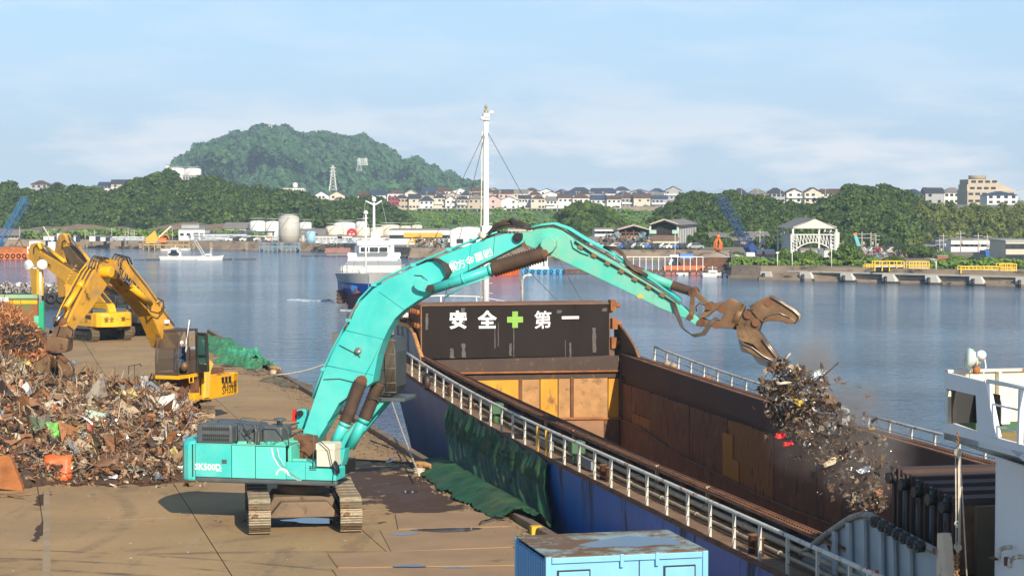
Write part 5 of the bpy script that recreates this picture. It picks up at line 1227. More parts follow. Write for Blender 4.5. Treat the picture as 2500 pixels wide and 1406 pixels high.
flange(CSTB-.03,CSTB+.32,'coaming_top',M_pinkrust);flange(CPORT+.03,CPORT-.34,'coaming_top',M_pinkrust)
for cc in (CPORT-.22,CSTB+.2):
    mb=MB();s=HA
    while s < HF:mb.box(L(s,cc,ct(s)+.085),(.09,.07,.07));s+=.17
    mb.build('hatch_rack',M_rust,SH,kind='stuff')
    MB().tube([L(s,cc-.12 if cc < 5 else cc+.12,ct(s)+.08) for s in ss],.03,5).tube([L(s,cc+.16 if cc < 5 else cc-.1,ct(s)+.08) for s in ss],.022,5).build('hatch_track',M_rust,SH)
mb=MB();vs_=[]
for s in ss:vs_+=[L(s,CPORT-.02,ct(s)),L(s,CPORT-.02,dz(s))]
mb.add(vs_,[(i*2,(i+1)*2,(i+1)*2+1,i*2+1) for i in range(len(ss)-1)]);mb.build('port_coaming',mat('coaming_outer',(.08,.075,.07),.7,var=.3,vs_=1.5,rust=(.14,.06,.03),amt=.4,rs=1.8),SH)
s=HA+1
while s < HF:MB().prism([(0,0),(.34,ct(s)-dz(s)),(0,ct(s)-dz(s))],.03,(0,1,0),(0,0,1),L(s,CPORT-.04,dz(s))).build('coaming_stay',M_rust,SH);s+=2.6
def hx(px0,py0,px1,py1,s,name,m_,t=.06):
    a,b=PlaneS(s).v(px0,py0),PlaneS(s).v(px1,py1);mb=MB();mb.bb((s,a.y,a.z),(s+t,b.y,b.z));return mb.build(name,m_,SH)
eb=PlaneS(HF)
sprism(PlaneS(HF),[(1040,880),(1510,868),(1510,905),(1042,915)],.12).build('end_coaming',M_coam,SH,bev=.01)
sprism(PlaneS(HF+.1),[(1040,905),(1510,900),(1510,921),(1042,930)],.1).build('end_coaming_lower',M_coam,SH)
mb=MB();a,b=eb.v(1042,912),eb.v(1512,905);mb.tube([a-Vector((.05,0,0)),b-Vector((.05,0,0))],.05,6);mb.build('coaming_bead',M_rust_orange,SH)
cols=[(1040,1164,M_or),(1164,1268,M_or),(1274,1318,M_tan),(1319,1362,M_or),(1363,1392,M_tan),(1400,1484,M_tan),(1485,1511,M_or)]
for a,b,m_ in cols:hx(a+.7,924,b-.7,1023,HF+.15-rnd.uniform(0,.03),'hold_panel',m_,.1)
for a,b in ((1267,1275),(1393,1400)):hx(a,920,b,1022,HF+.08,'hold_post',M_rust,.15)
MB().bb((HF+.28,-CPORT,FLOOR),(HF+.34,-CSTB,2.6)).build('end_backing',M_coam_side,SH)
mb=MB();a,b=eb.v(1240,1024),eb.v(1511,1021);mb.tube([a,b-Vector((0,.08,0)),b-Vector((0,.1,.1)),b-Vector((0,.1,2))],.05,6);mb.build('panel_edge_bead',M_rust_orange,SH)
hx(1180,1024,1474,1120,HF+.05,'lower_panel',mat('hold_dust_brown',(.27,.145,.075),.8,var=.2,vs_=1,rust=(.36,.2,.1),amt=.35,rs=1.5),.1)
hx(1475,1024,1510,1120,HF+.04,'lower_panel',M_rust,.1)
hx(1418,1063,1451,1080,HF+.0,'patch_plate',M_tan,.04)
MB().bb(L(HF+.2,CSTB-.05,FLOOR),L(HF-.05,CSTB+.1,ct(HF))).build('corner_post',M_rust,SH)
HS=44.0;T0=PlaneS(HS)
M_hatch=mat('hatch_black_brown',(0.018,0.0125,0.010),0.75,spec=.2,var=0.25,vs_=.5,rust=(0.05,0.038,0.03),amt=0.24,rs=1.2,streak=.25)
M_hedge=mat('hatch_edge_rust',(0.22,0.11,0.055),.75,var=.3,vs_=2,rust=(.35,.16,.06),amt=.4,rs=3)
HC=thing('hatch_cover_stack','upright stack of dark steel hatch covers with white safety slogan and green cross','hatch cover',(0,0,0),0)
HC.location=frame(SH) @ Vector((HS,0,0));HC.rotation_euler=SH.rotation_euler
def hcl(v):return Vector((v.x-HS,v.y,v.z))
a,b=T0.v(1030,876),T0.v(1487,742)
for k in range(5):
    x0=k*.56;mb=MB();mb.bb((x0,a.y,a.z-.0),(x0+.48,b.y,b.z-.03*(k % 2)));pn=mb.build('hatch_panel',M_hatch if k == 0 else M_hedge,HC,bev=.01)
    MB().bb((x0-.03,a.y+.04,b.z+.0),(x0+.5,b.y-.04,b.z+.05)).bb((x0-.03,b.y-.05,a.z),(x0+.5,b.y+.0,b.z+.05)).bb((x0-.03,a.y,a.z),(x0+.5,a.y+.06,b.z+.05)).build('panel_rim',M_hedge,pn,bev=.01)
    for yy,sg in ((b.y,-1),(a.y,1)):
        for zz in (a.z+.5,a.z+1.5,b.z-.3):
            MB().cyl((x0+.24,yy,zz),(x0+.24,yy+sg*.22,zz),.13,12).build('cover_wheel',M_rust_orange,pn)
exh=frame(SH).to_3x3() @ Vector((0,-1,0))
for ch,px,sc in (('安',1118,.86),('全',1189,.86),('第',1325,.86),('一',1392,.84)):
    text(ch,sc,frame(SH) @ (T0.v(px,784 if ch != '一' else 779)+Vector((-.035,0,0))),exh,(0,0,1),M_letter_white,HC,'slogan_lettering',off=.034 if ch != '第' else .016)
c=hcl(T0.v(1257,780))+Vector((-.042,0,0));mb=MB();w,h_=.38,.135
mb.add([c+Vector((0,y,z)) for y,z in ((-h_,-w),(h_,-w),(h_,-h_),(w,-h_),(w,h_),(h_,h_),(h_,w),(-h_,w),(-h_,h_),(-w,h_),(-w,-h_),(-h_,-h_))],[tuple(range(12))]);mb.build('green_cross',mat('cross_green',(.22,.42,.06),.55,var=.1,vs_=4),HC)
for px,y0,y1,w in ((1104,850,874,7),(1131,752,790,6),(1132,838,872,7),(1365,757,765,8),(1450,800,860,6),(1246,838,868,4),(1042,765,805,4),(1476,752,760,8),(1254,800,872,1.5),(1208,790,850,1.5),(1216,788,845,1.5),(1380,830,872,1.5),(1392,836,872,3)):
    r_=random.Random(px);pts=[]
    for q in range(7):pts.append((px-w*r_.uniform(.5,1),y0+(y1-y0)*q/6))
    for q in range(7):pts.append((px+w*r_.uniform(.3,1),y1-(y1-y0)*q/6))
    MB().add([hcl(T0.v(*q))+Vector((-.034,0,0)) for q in pts],[tuple(range(14))]).build('scuffed_paint_patch',mat('scuff_grey',(.085,.072,.062),.6,var=.3,vs_=3),HC)
stb=plate(PC_(CSTB+.2),[(1498,790),(1512,795),(1535,825),(1550,850),(1562,880),(1500,868)],.12,-1).build('starboard_stopper',mat('olive_brown_plate',(.12,.085,.045),.7,var=.2,rust=RUST,amt=.3),SH,bev=.02)
MB().tube([PC_(CSTB+.15).v(*q) for q in ((1498,788),(1514,794),(1536,824),(1551,849),(1563,880))],.07,6).build('stopper_rim',M_hedge,stb)
for (px,py) in ((1494,745),(1498,790),(1496,836)):
    mb=MB();p=T0.v(px,py);mb.box(p,(.5,.25,.5));mb.cyl(p+Vector((-.1,-.1,0)),p+Vector((-.1,-.35,0)),.12,10);mb.build('cover_bracket',M_rust_orange,SH)
CP=PC_(1.0);
mb=plate(CP,[(962,788),(1000,800),(1012,822),(1026,872),(1032,882),(964,850)],.1,-1);gw_=mb.build('port_stopper',mat('grey_ship_paint',(.2,.24,.27),.6,var=.15,rust=RUST,amt=.3,rs=2,streak=.3),SH)
for x in (972,983,996):MB().beam(CP.v(x,792,.06),CP.v(x+1,860,.06),.05,.14).build('stiffener',MATS['grey_ship_paint'],gw_)
MB().tube([CP.v(*q) for q in ((961,787),(998,796),(1010,812),(1022,850),(1033,880))],.10,8).build('stopper_rim',mat('tan_rust_rim',(.5,.25,.09),.7,var=.3,vs_=3,rust=RUST,amt=.4,rs=4),gw_)
for i in range(8):p=CP.v(966+i*5,784+i*1,-.1);MB().cyl(p,p+Vector((0,.1,.25)),.06,8).build('dog_bolt',M_rust,SH)
for i in range(6):p=CP.v(989+i*5,750+i*.5,-.2);MB().beam(p,p-Vector((0,0,.65)),.07).build('rusty_rod',M_rust,SH)
for q in range(14):
    r_=random.Random(q);a,b=CP.v(950+r_.uniform(-6,14),800+r_.uniform(-10,20),-.8),CP.v(962+r_.uniform(0,25),770+r_.uniform(0,30),-.8);MB().tube([a,b],.035,5).build('foredeck_rail',M_white_rusty if q % 3 else M_rust_orange,SH)
def deck_rail(pts,name,n_mid=0,r=.03,parent=SH,m_=None,posts=None,ph=.9):
    mb=MB();mb.tube([p+Vector((0,0,ph)) for p in pts],r,7);o=mb.build(name,m_ or M_white_rusty,parent)
    if posts:
        for p in posts:q=MB();q.beam(p,p+Vector((0,0,ph)),.055,.03);q.build('rail_post',m_ or M_white_rusty,o)
    return o
fr=[L(s,c0(s)+.25,dz(s)) for s in (47,50,53,56,59,61,62.5)]+[L(63.2,6,dz(63))]+[L(s,12-c0(s)-.25,dz(s)) for s in (62.5,61,59,56,53,50)]
deck_rail(fr,'bow_rail',posts=fr,ph=1.0,r=.035,m_=M_white_clean)
mb=MB()
for a,b in zip(fr,fr[1:]):mb.beam(a+Vector((0,0,.3)),b+Vector((0,0,.3)),.05,.6)
mb.build('bow_bulwark',M_white,SH)
s0=-19.0;ps=[]
while s0 < 42.5:ps.append(s0);s0+=1.75
RP=[L(s,.12,dz(s)) for s in ps]
rl=MB();rl.tube([p+Vector((0,0,.9)) for p in RP],.055,8);rp_=rl.build('port_handrail',M_white_rusty,SH)
pm=MB();pm.beam((0,0,0),(0,0,.9),.085,.035);pmesh=pm.mesh('rail_post',M_white_rusty);pmy=pm.mesh('rail_post',mat('yellow_post',(.65,.35,.03),.6,var=.1,rust=RUST,amt=.3,rs=4))
for i,p in enumerate(RP):
    o=bpy.data.objects.new('rail_post',pmesh);COL.objects.link(o);o.parent=rp_;o.location=p;o.rotation_euler=(0,0,R(20))
for px in (1313,1334):
    q=PC_(.05).v(px,1080);o=bpy.data.objects.new('rail_post',pmy);COL.objects.link(o);o.parent=rp_;o.location=(q.x,-.05,dz(q.x));o['label']='yellow painted rail post'
for zz in (.28,.55):
    mb=MB();pts=[]
    for a,b in zip(RP,RP[1:]):pts+=[a+Vector((0,0,zz)),(a+b)/2+Vector((0,0,zz-.05))]
    mb.tube(pts,.011,4);mb.build('rail_wire',M_rust,rp_)
RS=[L(s,11.9-c0(s),dz(s)) for s in ps if s < 47]
seg1,seg2=[p for p in RS if p.x < 17.9],[p for p in RS if p.x > 19.0]
for sg in (seg1,seg2):
    rl=MB();rl.tube([p+Vector((0,0,.92)) for p in sg],.05,8);o_=rl.build('starboard_handrail',M_white_rusty,SH)
    for p in sg:o=bpy.data.objects.new('rail_post',pmesh);COL.objects.link(o);o.parent=o_;o.location=p
    for zz in (.3,.6):MB().tube([p+Vector((0,0,zz)) for p in sg],.012,4).build('rail_wire',M_rust,o_)
M_pipe=mat('beige_pipe',(.38,.3,.19),.6,var=.2,vs_=2,rust=RUST,amt=.3,rs=3)
for c,z,r_,m_ in ((.95,.30,.075,M_pipe),(.72,.14,.05,M_pipe),(1.12,.5,.04,M_rust)):
    mb=MB();mb.tube([L(s,c,dz(s)+z) for s in (-19,-10,0,10,20,25,30,35,41)],r_,8);pp_=mb.build('deck_pipe',m_,SH)
    for k in range(16):s=-6+k*3.0;MB().cyl(L(s,c,dz(s)+z),L(s+.08,c,dz(s)+z),r_*1.3,10).build('pipe_flange',m_,pp_)
for s,c,nm,m_ in ((14.2,.55,'green_winch_box',mat('deck_green',(.05,.13,.055),.6,var=.2,rust=RUST,amt=.3)),(25.5,.55,'green_winch_box',MATS['deck_green'])):
    MB().bb(L(s,c-.2,dz(s)+.35),L(s+.55,c+.25,dz(s)+.75)).cyl(L(s+.27,c,dz(s)),L(s+.27,c,dz(s)+.36),.12,10).build(nm,m_,SH,bev=.03)
for s,c in ((10.4,.45),(11.0,.45),(-2,.4),(-2.5,.4),(30,.5),(34,.5)):
    MB().lathe([(.1,0),(.1,.4),(.13,.42),(.13,.46)],12,L(s,c,dz(s))).build('deck_bitt',M_rust,SH)
for s in (7.5,3.1,16.5,20.2):MB().bb(L(s,1.0,dz(s)),L(s+.06,1.1,dz(s)+.85)).build('pipe_stand',M_pipe,SH)
for s in (12.5,17.5):MB().bb(L(s,.5,dz(s)+.05),L(s+1.8,.62,dz(s)+.35)).build('grey_board',mat('grey_board',(.18,.2,.22),.7,var=.2),SH)
for s in (38.5,37.6,33,25,6.2):MB().lathe([(.15,0),(.12,.12),(.2,.18),(.05,.3)],10,L(s,11.3,dz(s)+.45)).build('air_vent',M_pipe if s > 35 else M_rust_orange,SH)
mb=MB();p=PC_(-.15).v(1041,931);mb.ring(p,(0,1,0),.24,.12,18);TY=one(MB(),'x',None,'','') if False else None
mb2=MB();pw=frame(SH) @ p;mb2.ring(pw,frame(SH).to_3x3() @ Vector((0,1,0)),.25,.13,20);one(mb2,'tyre_fender',M_black,'black tyre fender hanging outside the ship guard rail near the bow','tyre',tuple(pw))
MS=thing('foremast','tall white foremast standing on the cargo ship bow behind the hatch covers','mast',frame(SH) @ L(51.7,6,dz(51.7)),SH.rotation_euler.z)
my=MS.location.y;mb=MB()
def mz(py):return D(1187,py,my).z-MS.location.z
mb.tube([(0,0,0),(0,0,mz(560)),(0,0,mz(330)),(0,0,mz(292))],[.17,.15,.13,.12],14);mb.build('mast_pole',M_white_clean,MS)
MB().tube([(0,.28,0),(0,.26,mz(560)),(0,.2,mz(320))],.03,6).build('conduit',M_white_rusty,MS)
for k in range(22):z=.5+k*.5;MB().tube([(0,-.1,z),(0,-.34,z)],.012,4).build('climbing_rung',M_white_clean,MS)
MB().cyl((0,0,mz(294)),(0,0,mz(290)),.22,12).box((0,0,mz(282)),(.3,.3,.2)).build('lamp_platform',M_white_clean,MS)
MB().lathe([(.08,0),(.11,.05),(.11,.2),(.05,.26)],12,(0,0,mz(280))).lathe([(.05,0),(.08,.05),(.08,.15),(.03,.2)],12,(0,0,mz(266))).build('mast_light',mat('lamp_olive',(.3,.27,.15),.4),MS)
MB().lathe([(0,-.1),(.12,-.06),(.12,.06),(0,.1)],10,(-.1,-.25,mz(275))).lathe([(0,-.1),(.1,-.06),(.1,.06),(0,.1)],10,(-.1,.22,mz(290))).build('flood_lamp',M_white_clean,MS)
MB().box((0,0,mz(560)),(.45,.5,.35)).build('lamp_bracket',M_white_clean,MS)
mb=MB();p=D(1174,574,my);inv=frame(MS).inverted();mb.lathe([(0,-.1),(.16,-.04),(.17,.05),(0,.1)],12,inv @ p,Matrix.Rotation(R(80),3,'Y'));mb.build('flood_lamp',M_cream,MS)
for q in ((-.35,0),(.35,0)):MB().tube([(0,0,mz(648)),(0,q[0],mz(640))],.02,5).build('stay_arm',M_white_clean,MS)
M_wire=mat('stay_wire',(.06,.055,.05),.6)
for i,(a,b,yb) in enumerate((((1190,322),(1420,735),93),((1184,322),(1060,585),98),((1186,322),(1083,738),97),((1190,560),(1362,735),94))):
    MB().tube([D(*a,my),D(*b,yb)],.017,4).build('stay_wire',M_wire,MS,W=True)
VY=99.0;mb=MB();mb.tube([D(1275,742,VY),D(1275,690,VY),D(1277,678,VY),D(1283,673,VY),D(1299,671,VY)],.07,8);one(mb,'gooseneck_vent',M_white_rusty,'pale gooseneck vent pipe standing behind the hatch cover stack','vent pipe')
AP=PC_(1.0)
mb=plate(AP,[(1960,1355),(1990,1332),(2025,1304),(2060,1280),(2085,1264),(2108,1257),(2130,1259),(2160,1276),(2200,1300),(2245,1322),(2292,1347),(2300,1560),(2040,1500),(1950,1420)],.08,-1)
M_greyblue=mat('grey_blue_wall',(.33,.38,.40),.55,var=.12,vs_=.7,rust=(.22,.10,.05),amt=.22,rs=1.2,streak=.3)
aw=mb.build('aft_bracket_wall',M_greyblue,SH)
MB().tube([AP.v(x,y,.05) for x,y in ((1960,1353),(1990,1330),(2025,1302),(2060,1278),(2085,1262),(2108,1255),(2130,1257),(2160,1274),(2200,1298),(2245,1320),(2292,1345))],.075,7).build('wall_rim',mat('rim_rust_grey',(.3,.27,.22),.7,var=.3,vs_=3,rust=RUST,amt=.5,rs=4),aw)
for x,y in ((2048,1296),(2082,1275),(2118,1268),(2160,1290),(2190,1306),(2230,1328)):MB().beam(AP.v(x,y,.1),AP.v(x+4,y+200,.1),.06,.2).build('stiffener',M_greyblue,aw)
for i in range(7):
    p=AP.v(2160+i*18,1272+i*10,.12);MB().cyl(p,p+Vector((0,.16,0)),.12,14).cyl(p+Vector((0,.05,0)),p+Vector((0,.2,0)),.06,10).build('cover_roller',M_black,SH)
MB().prism([PC_(.8).p(*q) for q in ((2287,1300),(2300,1301),(2312,1420),(2285,1420))],.2,o=(0,-.9,0)).build('rusty_end_post',mat('cream_rust_post',(.62,.5,.36),.6,var=.1,rust=(.42,.17,.05),amt=.5,rs=2.5),SH,bev=.02)
M_leafp=mat('hatch_leaf_grey',(.20,.24,.25),.6,var=.2,rust=(.09,.045,.025),amt=.62,rs=1.4,streak=.4)
FT=thing('folded_hatch_covers','dark rusty hatch leaves folded upright at the aft end of the hold','hatch cover',frame(SH) @ L(-6.5,0,0),SH.rotation_euler.z)
for k in range(5):
    x0=-k*.66;zt_=4.30-k*.06
    mb=MB();mb.bb((x0,-2.0,2.5),(x0-.42,-11.4,zt_-.1));lf=mb.build('hatch_leaf',M_leafp if k < 4 else M_hedge,FT,bev=.02)
    MB().bb((x0+.04,-1.95,zt_-.12),(x0-.46,-11.45,zt_)).bb((x0-.05,-1.9,2.5),(x0-.16,-2.02,zt_)).bb((x0-.30,-1.9,2.5),(x0-.38,-2.02,zt_)).build('leaf_frame',M_coam_side,lf)
    MB().tube([(x0-.1,-1.85,zt_+.03),(x0-.3,-1.8,zt_+.04),(x0-.35,-1.8,zt_-.25)],.03,5).build('leaf_hook',M_black,lf)
    for zz in (zt_-.2,2.7):MB().cyl((x0-.2,-1.98,zz),(x0-.2,-1.72,zz),.12 if zz > 3 else .08,12).build('leaf_wheel',M_black,lf)
MB().bb((-3.35,-2.2,1.8),(-3.5,-9,3.95)).build('end_bulkhead',mat('brown_bulkhead',(.13,.085,.045),.8,var=.3,rust=(.07,.04,.025),amt=.4),FT)
for k in range(2):p=PC_(.12).v(2119+k*22,1396+k*6);MB().cyl(p-Vector((0,0,.6)),p,.035,8).build('marker_post',M_white_clean,SH);MB().cyl(p,p+Vector((0,0,.09)),.04,8).build('marker_post_tip',M_red,SH)
SW=thing('ship_bridge','white bridge superstructure and open bridge wing of the cargo ship at the right edge','bridge',frame(SH) @ L(-11.7,0,0),SH.rotation_euler.z)
def sl(v):return Vector((v.x+11.7,v.y,v.z))
M_shipw=mat('ship_white',(0.74,0.76,0.76),.45,var=.05,vs_=.8,rust=(.45,.25,.1),amt=.14,rs=1.2,streak=.2)
MB().bb((0,-1.6,1.7),(-9,-10.6,5.75)).build('deckhouse',M_shipw,SW,bev=.25)
W3=PC_(.3);
top=[sl(W3.v(*q)) for q in ((2306,908),(2400,931))];botp=[sl(W3.v(*q)) for q in ((2303,1034),(2440,1070))]
x_far,x_near=top[0].x,top[1].x-1.6
zT=top[0].z;zB=botp[0].z-.28
def wpl(pts,name,m_,t=.07):
    mb=MB();q=[sl(W3.v(*a)) for a in pts];mb.prism([(a.x,a.z) for a in q],t,o=(0,-.3-t/2,0));return mb.build(name,m_,SW)
wpl([(2306,908),(2400,931),(2412,985),(2388,975),(2382,965),(2326,952),(2306,948)],'wing_top_band',M_shipw)
wpl([(2382,965),(2388,975),(2412,985),(2432,1070),(2386,1055)],'wing_web',M_shipw)
wpl([(2301,1034),(2326,1033),(2386,1055),(2432,1068),(2520,1092),(2520,1142),(2486,1115),(2301,1068)],'wing_bottom_band',M_shipw)
wpl([(2306,948),(2326,952),(2326,1033),(2323,1034),(2322,955)],'wing_edge',M_black)
mb=MB();q=[sl(W3.v(*a)) for a in ((2325,952),(2325,1033),(2386,1055),(2386,965))]
mb.add([Vector((v.x,-.75,v.z)) for v in q],[(0,1,2,3)]);mb.add([q[0],q[1],Vector((q[1].x,-.75,q[1].z)),Vector((q[0].x,-.75,q[0].z))],[(0,1,2,3)]);mb.build('wing_opening_shade',M_letter_black,SW)  # black sheets painted in as the shade inside the wing opening
MB().bb((x_far,-.34,zB+.2),(x_far-.06,-6,zT)).build('forward_bulwark',M_cream,SW);MB().bb((x_far-.0,-.3,zT),(x_far-.14,-6,zT+.05)).build('bulwark_cap',M_white_rusty,SW)
for yy in (-1.3,-2.2):MB().bb((x_far-.06,yy,zB+.2),(x_far-.2,yy-.05,zT)).build('bulwark_stiffener',M_cream,SW)
MB().bb((x_far,-.3,zB),(-6,-6,zB+.12)).build('wing_deck',mat('olive_deck',(.28,.2,.07),.7,var=.2),SW)
MB().bb((x_far-.07,-.5,zB+.12),(x_far-.09,-6,zB+.3)).build('green_kick_strip',mat('deck_green',(.05,.13,.055),.6),SW)
mb=MB();q=[sl(W3.v(*a)) for a in ((2301,1068),(2486,1115),(2520,1142))];mb.quad(q[0],q[2],Vector((q[2].x,-1.6,q[2].z-.5)),Vector((q[0].x,-1.6,q[0].z-.35)));mb.build('wing_underside',M_shipw,SW)
mb=MB();rr_=sl(W3.v(2412,930));r2=sl(W3.v(2500,947));mb.tube([rr_,r2,r2+Vector((-1,0,0))],.04,8);mb.beam(sl(W3.v(2494,945)),sl(W3.v(2490,1083)),.08);mb.beam(sl(W3.v(2408,930)),sl(W3.v(2436,1068)),.10);mb.build('wing_rail',M_shipw,SW)
MB().tube([sl(W3.v(2424,986)),sl(W3.v(2490,1001))],.02,5).tube([sl(W3.v(2434,1040)),sl(W3.v(2490,1054))],.02,5).build('wing_rail_rod',M_shipw,SW)
W4=PC_(.9);mb=MB();p=sl(W4.v(2445,1005));mb.box(p,(.35,.18,.42));ib=mb.build('control_box',M_shipw,SW,bev=.02);MB().tube([p+Vector((0,0,-.2)),p+Vector((.05,0,-.5)),p+Vector((.15,0,-.6))],.015,5).build('box_cable',M_black,SW)
DW=PC_(1.55)
for (px,py) in ((2470,1335),(2497,1358)):
    mb=MB();p=sl(DW.v(px,py));mb.tube([p,p+Vector((0,.15,.0)),p+Vector((.06,.22,-.06)),p+Vector((.08,.22,-.2))],.045,8);mb.build('wall_lamp',M_white_rusty,SW)
mb=MB();p=sl(DW.v(2458,1370));mb.box(p,(.12,.06,.16));mb.build('door_dog',M_rust,SW)
mb=MB();p=sl(DW.v(2431,1362));mb.box(p+Vector((0,.05,0)),(.2,.1,.04));mb.build('small_bracket',M_rust,SW)
SLp=D(2384,902,36.6);SL=thing('search_light','round pale searchlight on a short post atop the bridge wing corner','searchlight',SLp)
MB().cyl((0,0,-.08),(0,0,.06),.07,12).build('post',M_rust_orange,SL)
MB().tube([(0,-.02,.05),(-.02,-.12,.1),(-.02,-.13,.22)],.015,5).tube([(0,.02,.05),(-.02,.12,.1),(-.02,.13,.22)],.015,5).build('yoke',M_white_rusty,SL)
Mx_=Matrix.Rotation(R(-82),3,'Y') @ Matrix.Rotation(R(0),3,'Z')
MB().lathe([(.0,.16),(.17,.14),(.185,.10),(.17,.05),(.10,-.05),(.09,-.12),(0,-.13)],20,(-.05,0,.2),Mx_).build('lamp_housing',mat('pale_green_enamel',(.5,.6,.52),.35,var=.08,rust=RUST,amt=.1,rs=6),SL)
MB().lathe([(0,.0),(.085,.01),(.085,.12),(.07,.14),(0,.15)],14,(.06,-.05,.22),Matrix.Rotation(R(50),3,'X')).build('lamp_back',M_white_clean,SL)
MB().tube([(.14,-.02,.22),(.16,-.05,.05),(.1,-.05,-.1),(.2,0,-.2)],.012,5).build('lamp_cord',M_white_clean,SL)
HY=35.8;M_chain=mat('rusty_chain',(.35,.17,.07),.7,.2,var=.3,vs_=8)
HO=thing('chain_hoist','rope pulley hoist with rusty chain hanging from the bridge wing edge','hoist',D(2338,1050,HY))
def hp(x,y):return D(x,y,HY)
mb=MB()
for k in range(5):mb.ring(hp(2338,1054+k*7),(1,(k % 2)*1,0),.028,.009,10)
mb.build('chain',M_chain,HO,W=True)
for (y,r_) in ((1103,.075),(1335,.065)):
    mb=MB();c=hp(2338,y);mb.cyl(c+Vector((-.0,-.05,0)),c+Vector((0,.05,0)),r_,16);mb.box(c,(.03,.13,r_*2.8));mb.build('pulley_block',mat('block_steel',(.3,.27,.22),.4,.6,var=.3,rust=RUST,amt=.3),HO,W=True)
for dx in (-5,2,5,7):MB().tube([hp(2338+dx,1108),hp(2338+dx*.8,1330)],.012,5).build('hoist_rope',M_rope,HO,W=True)
MB().tube([hp(2345,1110),hp(2347,1165),hp(2362,1440)],.014,5).build('hoist_rope',M_rope,HO,W=True)
MB().ring(hp(2337,1277),(0,1,.3),.04,.02,10).box(hp(2337,1282),(.06,.06,.07)).build('rope_knot',M_rope,HO,W=True)
mb=MB()
for k in range(10):mb.ring(hp(2337+(k % 2),1350+k*8),(1,k % 2,0),.03,.011,8);mb.ring(hp(2334-(k % 2),1358+k*8),(k % 2,1,0),.03,.011,8)
mb.build('chain_tail',M_chain,HO,W=True)
def tarp():
    nu,nv=170,60;vs_=[];F_=frame(SH)
    ks=[0,.12,.42,.62,.70,.76,1]
    for i in range(nu+1):
        u=i/nu;s=31.2-15.8*u
        sw_=abs(math.sin(u*math.pi*5.0+.3));topp=F_ @ L(s,-.09,dz(s)+.16-.16*(1-sw_) ** 1.5*(u > .05)-.1*u)
        ya=topp.y-(3.9-1.5*u)+.25*noise.noise(Vector((u*6,1,1)))
        inl=.22+.45*math.sin(math.pi*min(1,.12+u*.9)) ** .7+.22*noise.noise(Vector((u*11,0,4)))
        if u > .84:inl *=max(0,(1-u)/.16)
        e=QE(ya)
        mid=F_ @ L(s-.3,-.22,.9);low=Vector((e+.55,ya+.4,.10)) if u < .9 else Vector((e+.5,ya+.4,-.1))
        path=[topp,F_ @ L(s-.05,-.16,dz(s)*.8),mid,low,Vector((e+.12,ya,.38)),Vector((e-.42,ya,.34)),Vector((e-.5-inl,ya-.15,.03))]
        if inl < .25:path[5]=Vector((e-.05,ya,.30));path[6]=Vector((e-.15-inl,ya,.36))
        for j in range(nv+1):
            v=j/nv;k=0
            while k < 5 and v > ks[k+1]:k+=1
            p=path[k].lerp(path[k+1],(v-ks[k])/(ks[k+1]-ks[k]))
            ph=u*120+3.5*noise.noise(Vector((u*9,v*1.6,0)));fold=(1-abs(math.sin(ph*.5))) ** 2*.13+(1-abs(math.sin(ph*1.3+1))) ** 2*.06
            fold+=.16*noise.noise(Vector((u*22,v*2.6,1)))+.05*noise.noise(Vector((u*70,v*12,2)))
            if v < .66:p=p+Vector((-.97,-.24,0))*(fold*min(1,v*7+.15))
            else:p=p+Vector((0,0,abs(fold)*.55+.015))
            vs_.append(p)
    n=nv+1;mb=MB();mb.add(vs_,[(i*n+j,i*n+j+1,(i+1)*n+j+1,(i+1)*n+j) for i in range(nu) for j in range(nv)],True)
    m_=mat('green_tarpaulin',(0.013,0.07,0.028),.65,var=.4,vs_=1.6,rust=(.006,.028,.014),amt=.4,rs=1.1,streak=.35,dust=(.06,.085,.03),dustamt=.3,bump=1.0,bs=9)
    return one(mb,'green_tarp',m_,'big dark green tarp hung from the ship side down onto the quay edge','tarp')
tarp()
for k,(x,y) in enumerate(((1155,1195),(1170,1218),(1197,1235),(1225,1268),(1190,1272))):
    r_=random.Random(k);c=G(x,y,.1);mb=MB();mb.tube([c+Vector((r_.uniform(-.35,.35),r_.uniform(-.6,.6),r_.uniform(-.05,.12))) for _ in range(5)],.018,5);one(mb,'tarp_cord',M_hose,('loose black cord on the quay at the foot of the green tarp'),'cord',group='cords at the foot of the green tarp')
for k,(x,y) in enumerate(((1112,1178),(1062,1146))):
    c=G(x,y,.12);mb=MB();mb.beam(c,c+Vector((.35,-.35,.03)),.09,.07);one(mb,'timber_offcut',M_wood,('short timber offcut lying on the far corner of the green tarp','timber offcut by the far end of the green tarp, nearest the bollard')[k],'timber')
p=D(822,812,128);mb=MB();mb.bb((p.x-.28,127.7,-5),(p.x+.28,128.3,p.z));one(mb,'steel_pile',mat('pile_grey',(.12,.12,.11),.8,var=.3,rust=RUST,amt=.3),'dark square steel pile in the water behind the teal boom','pile')
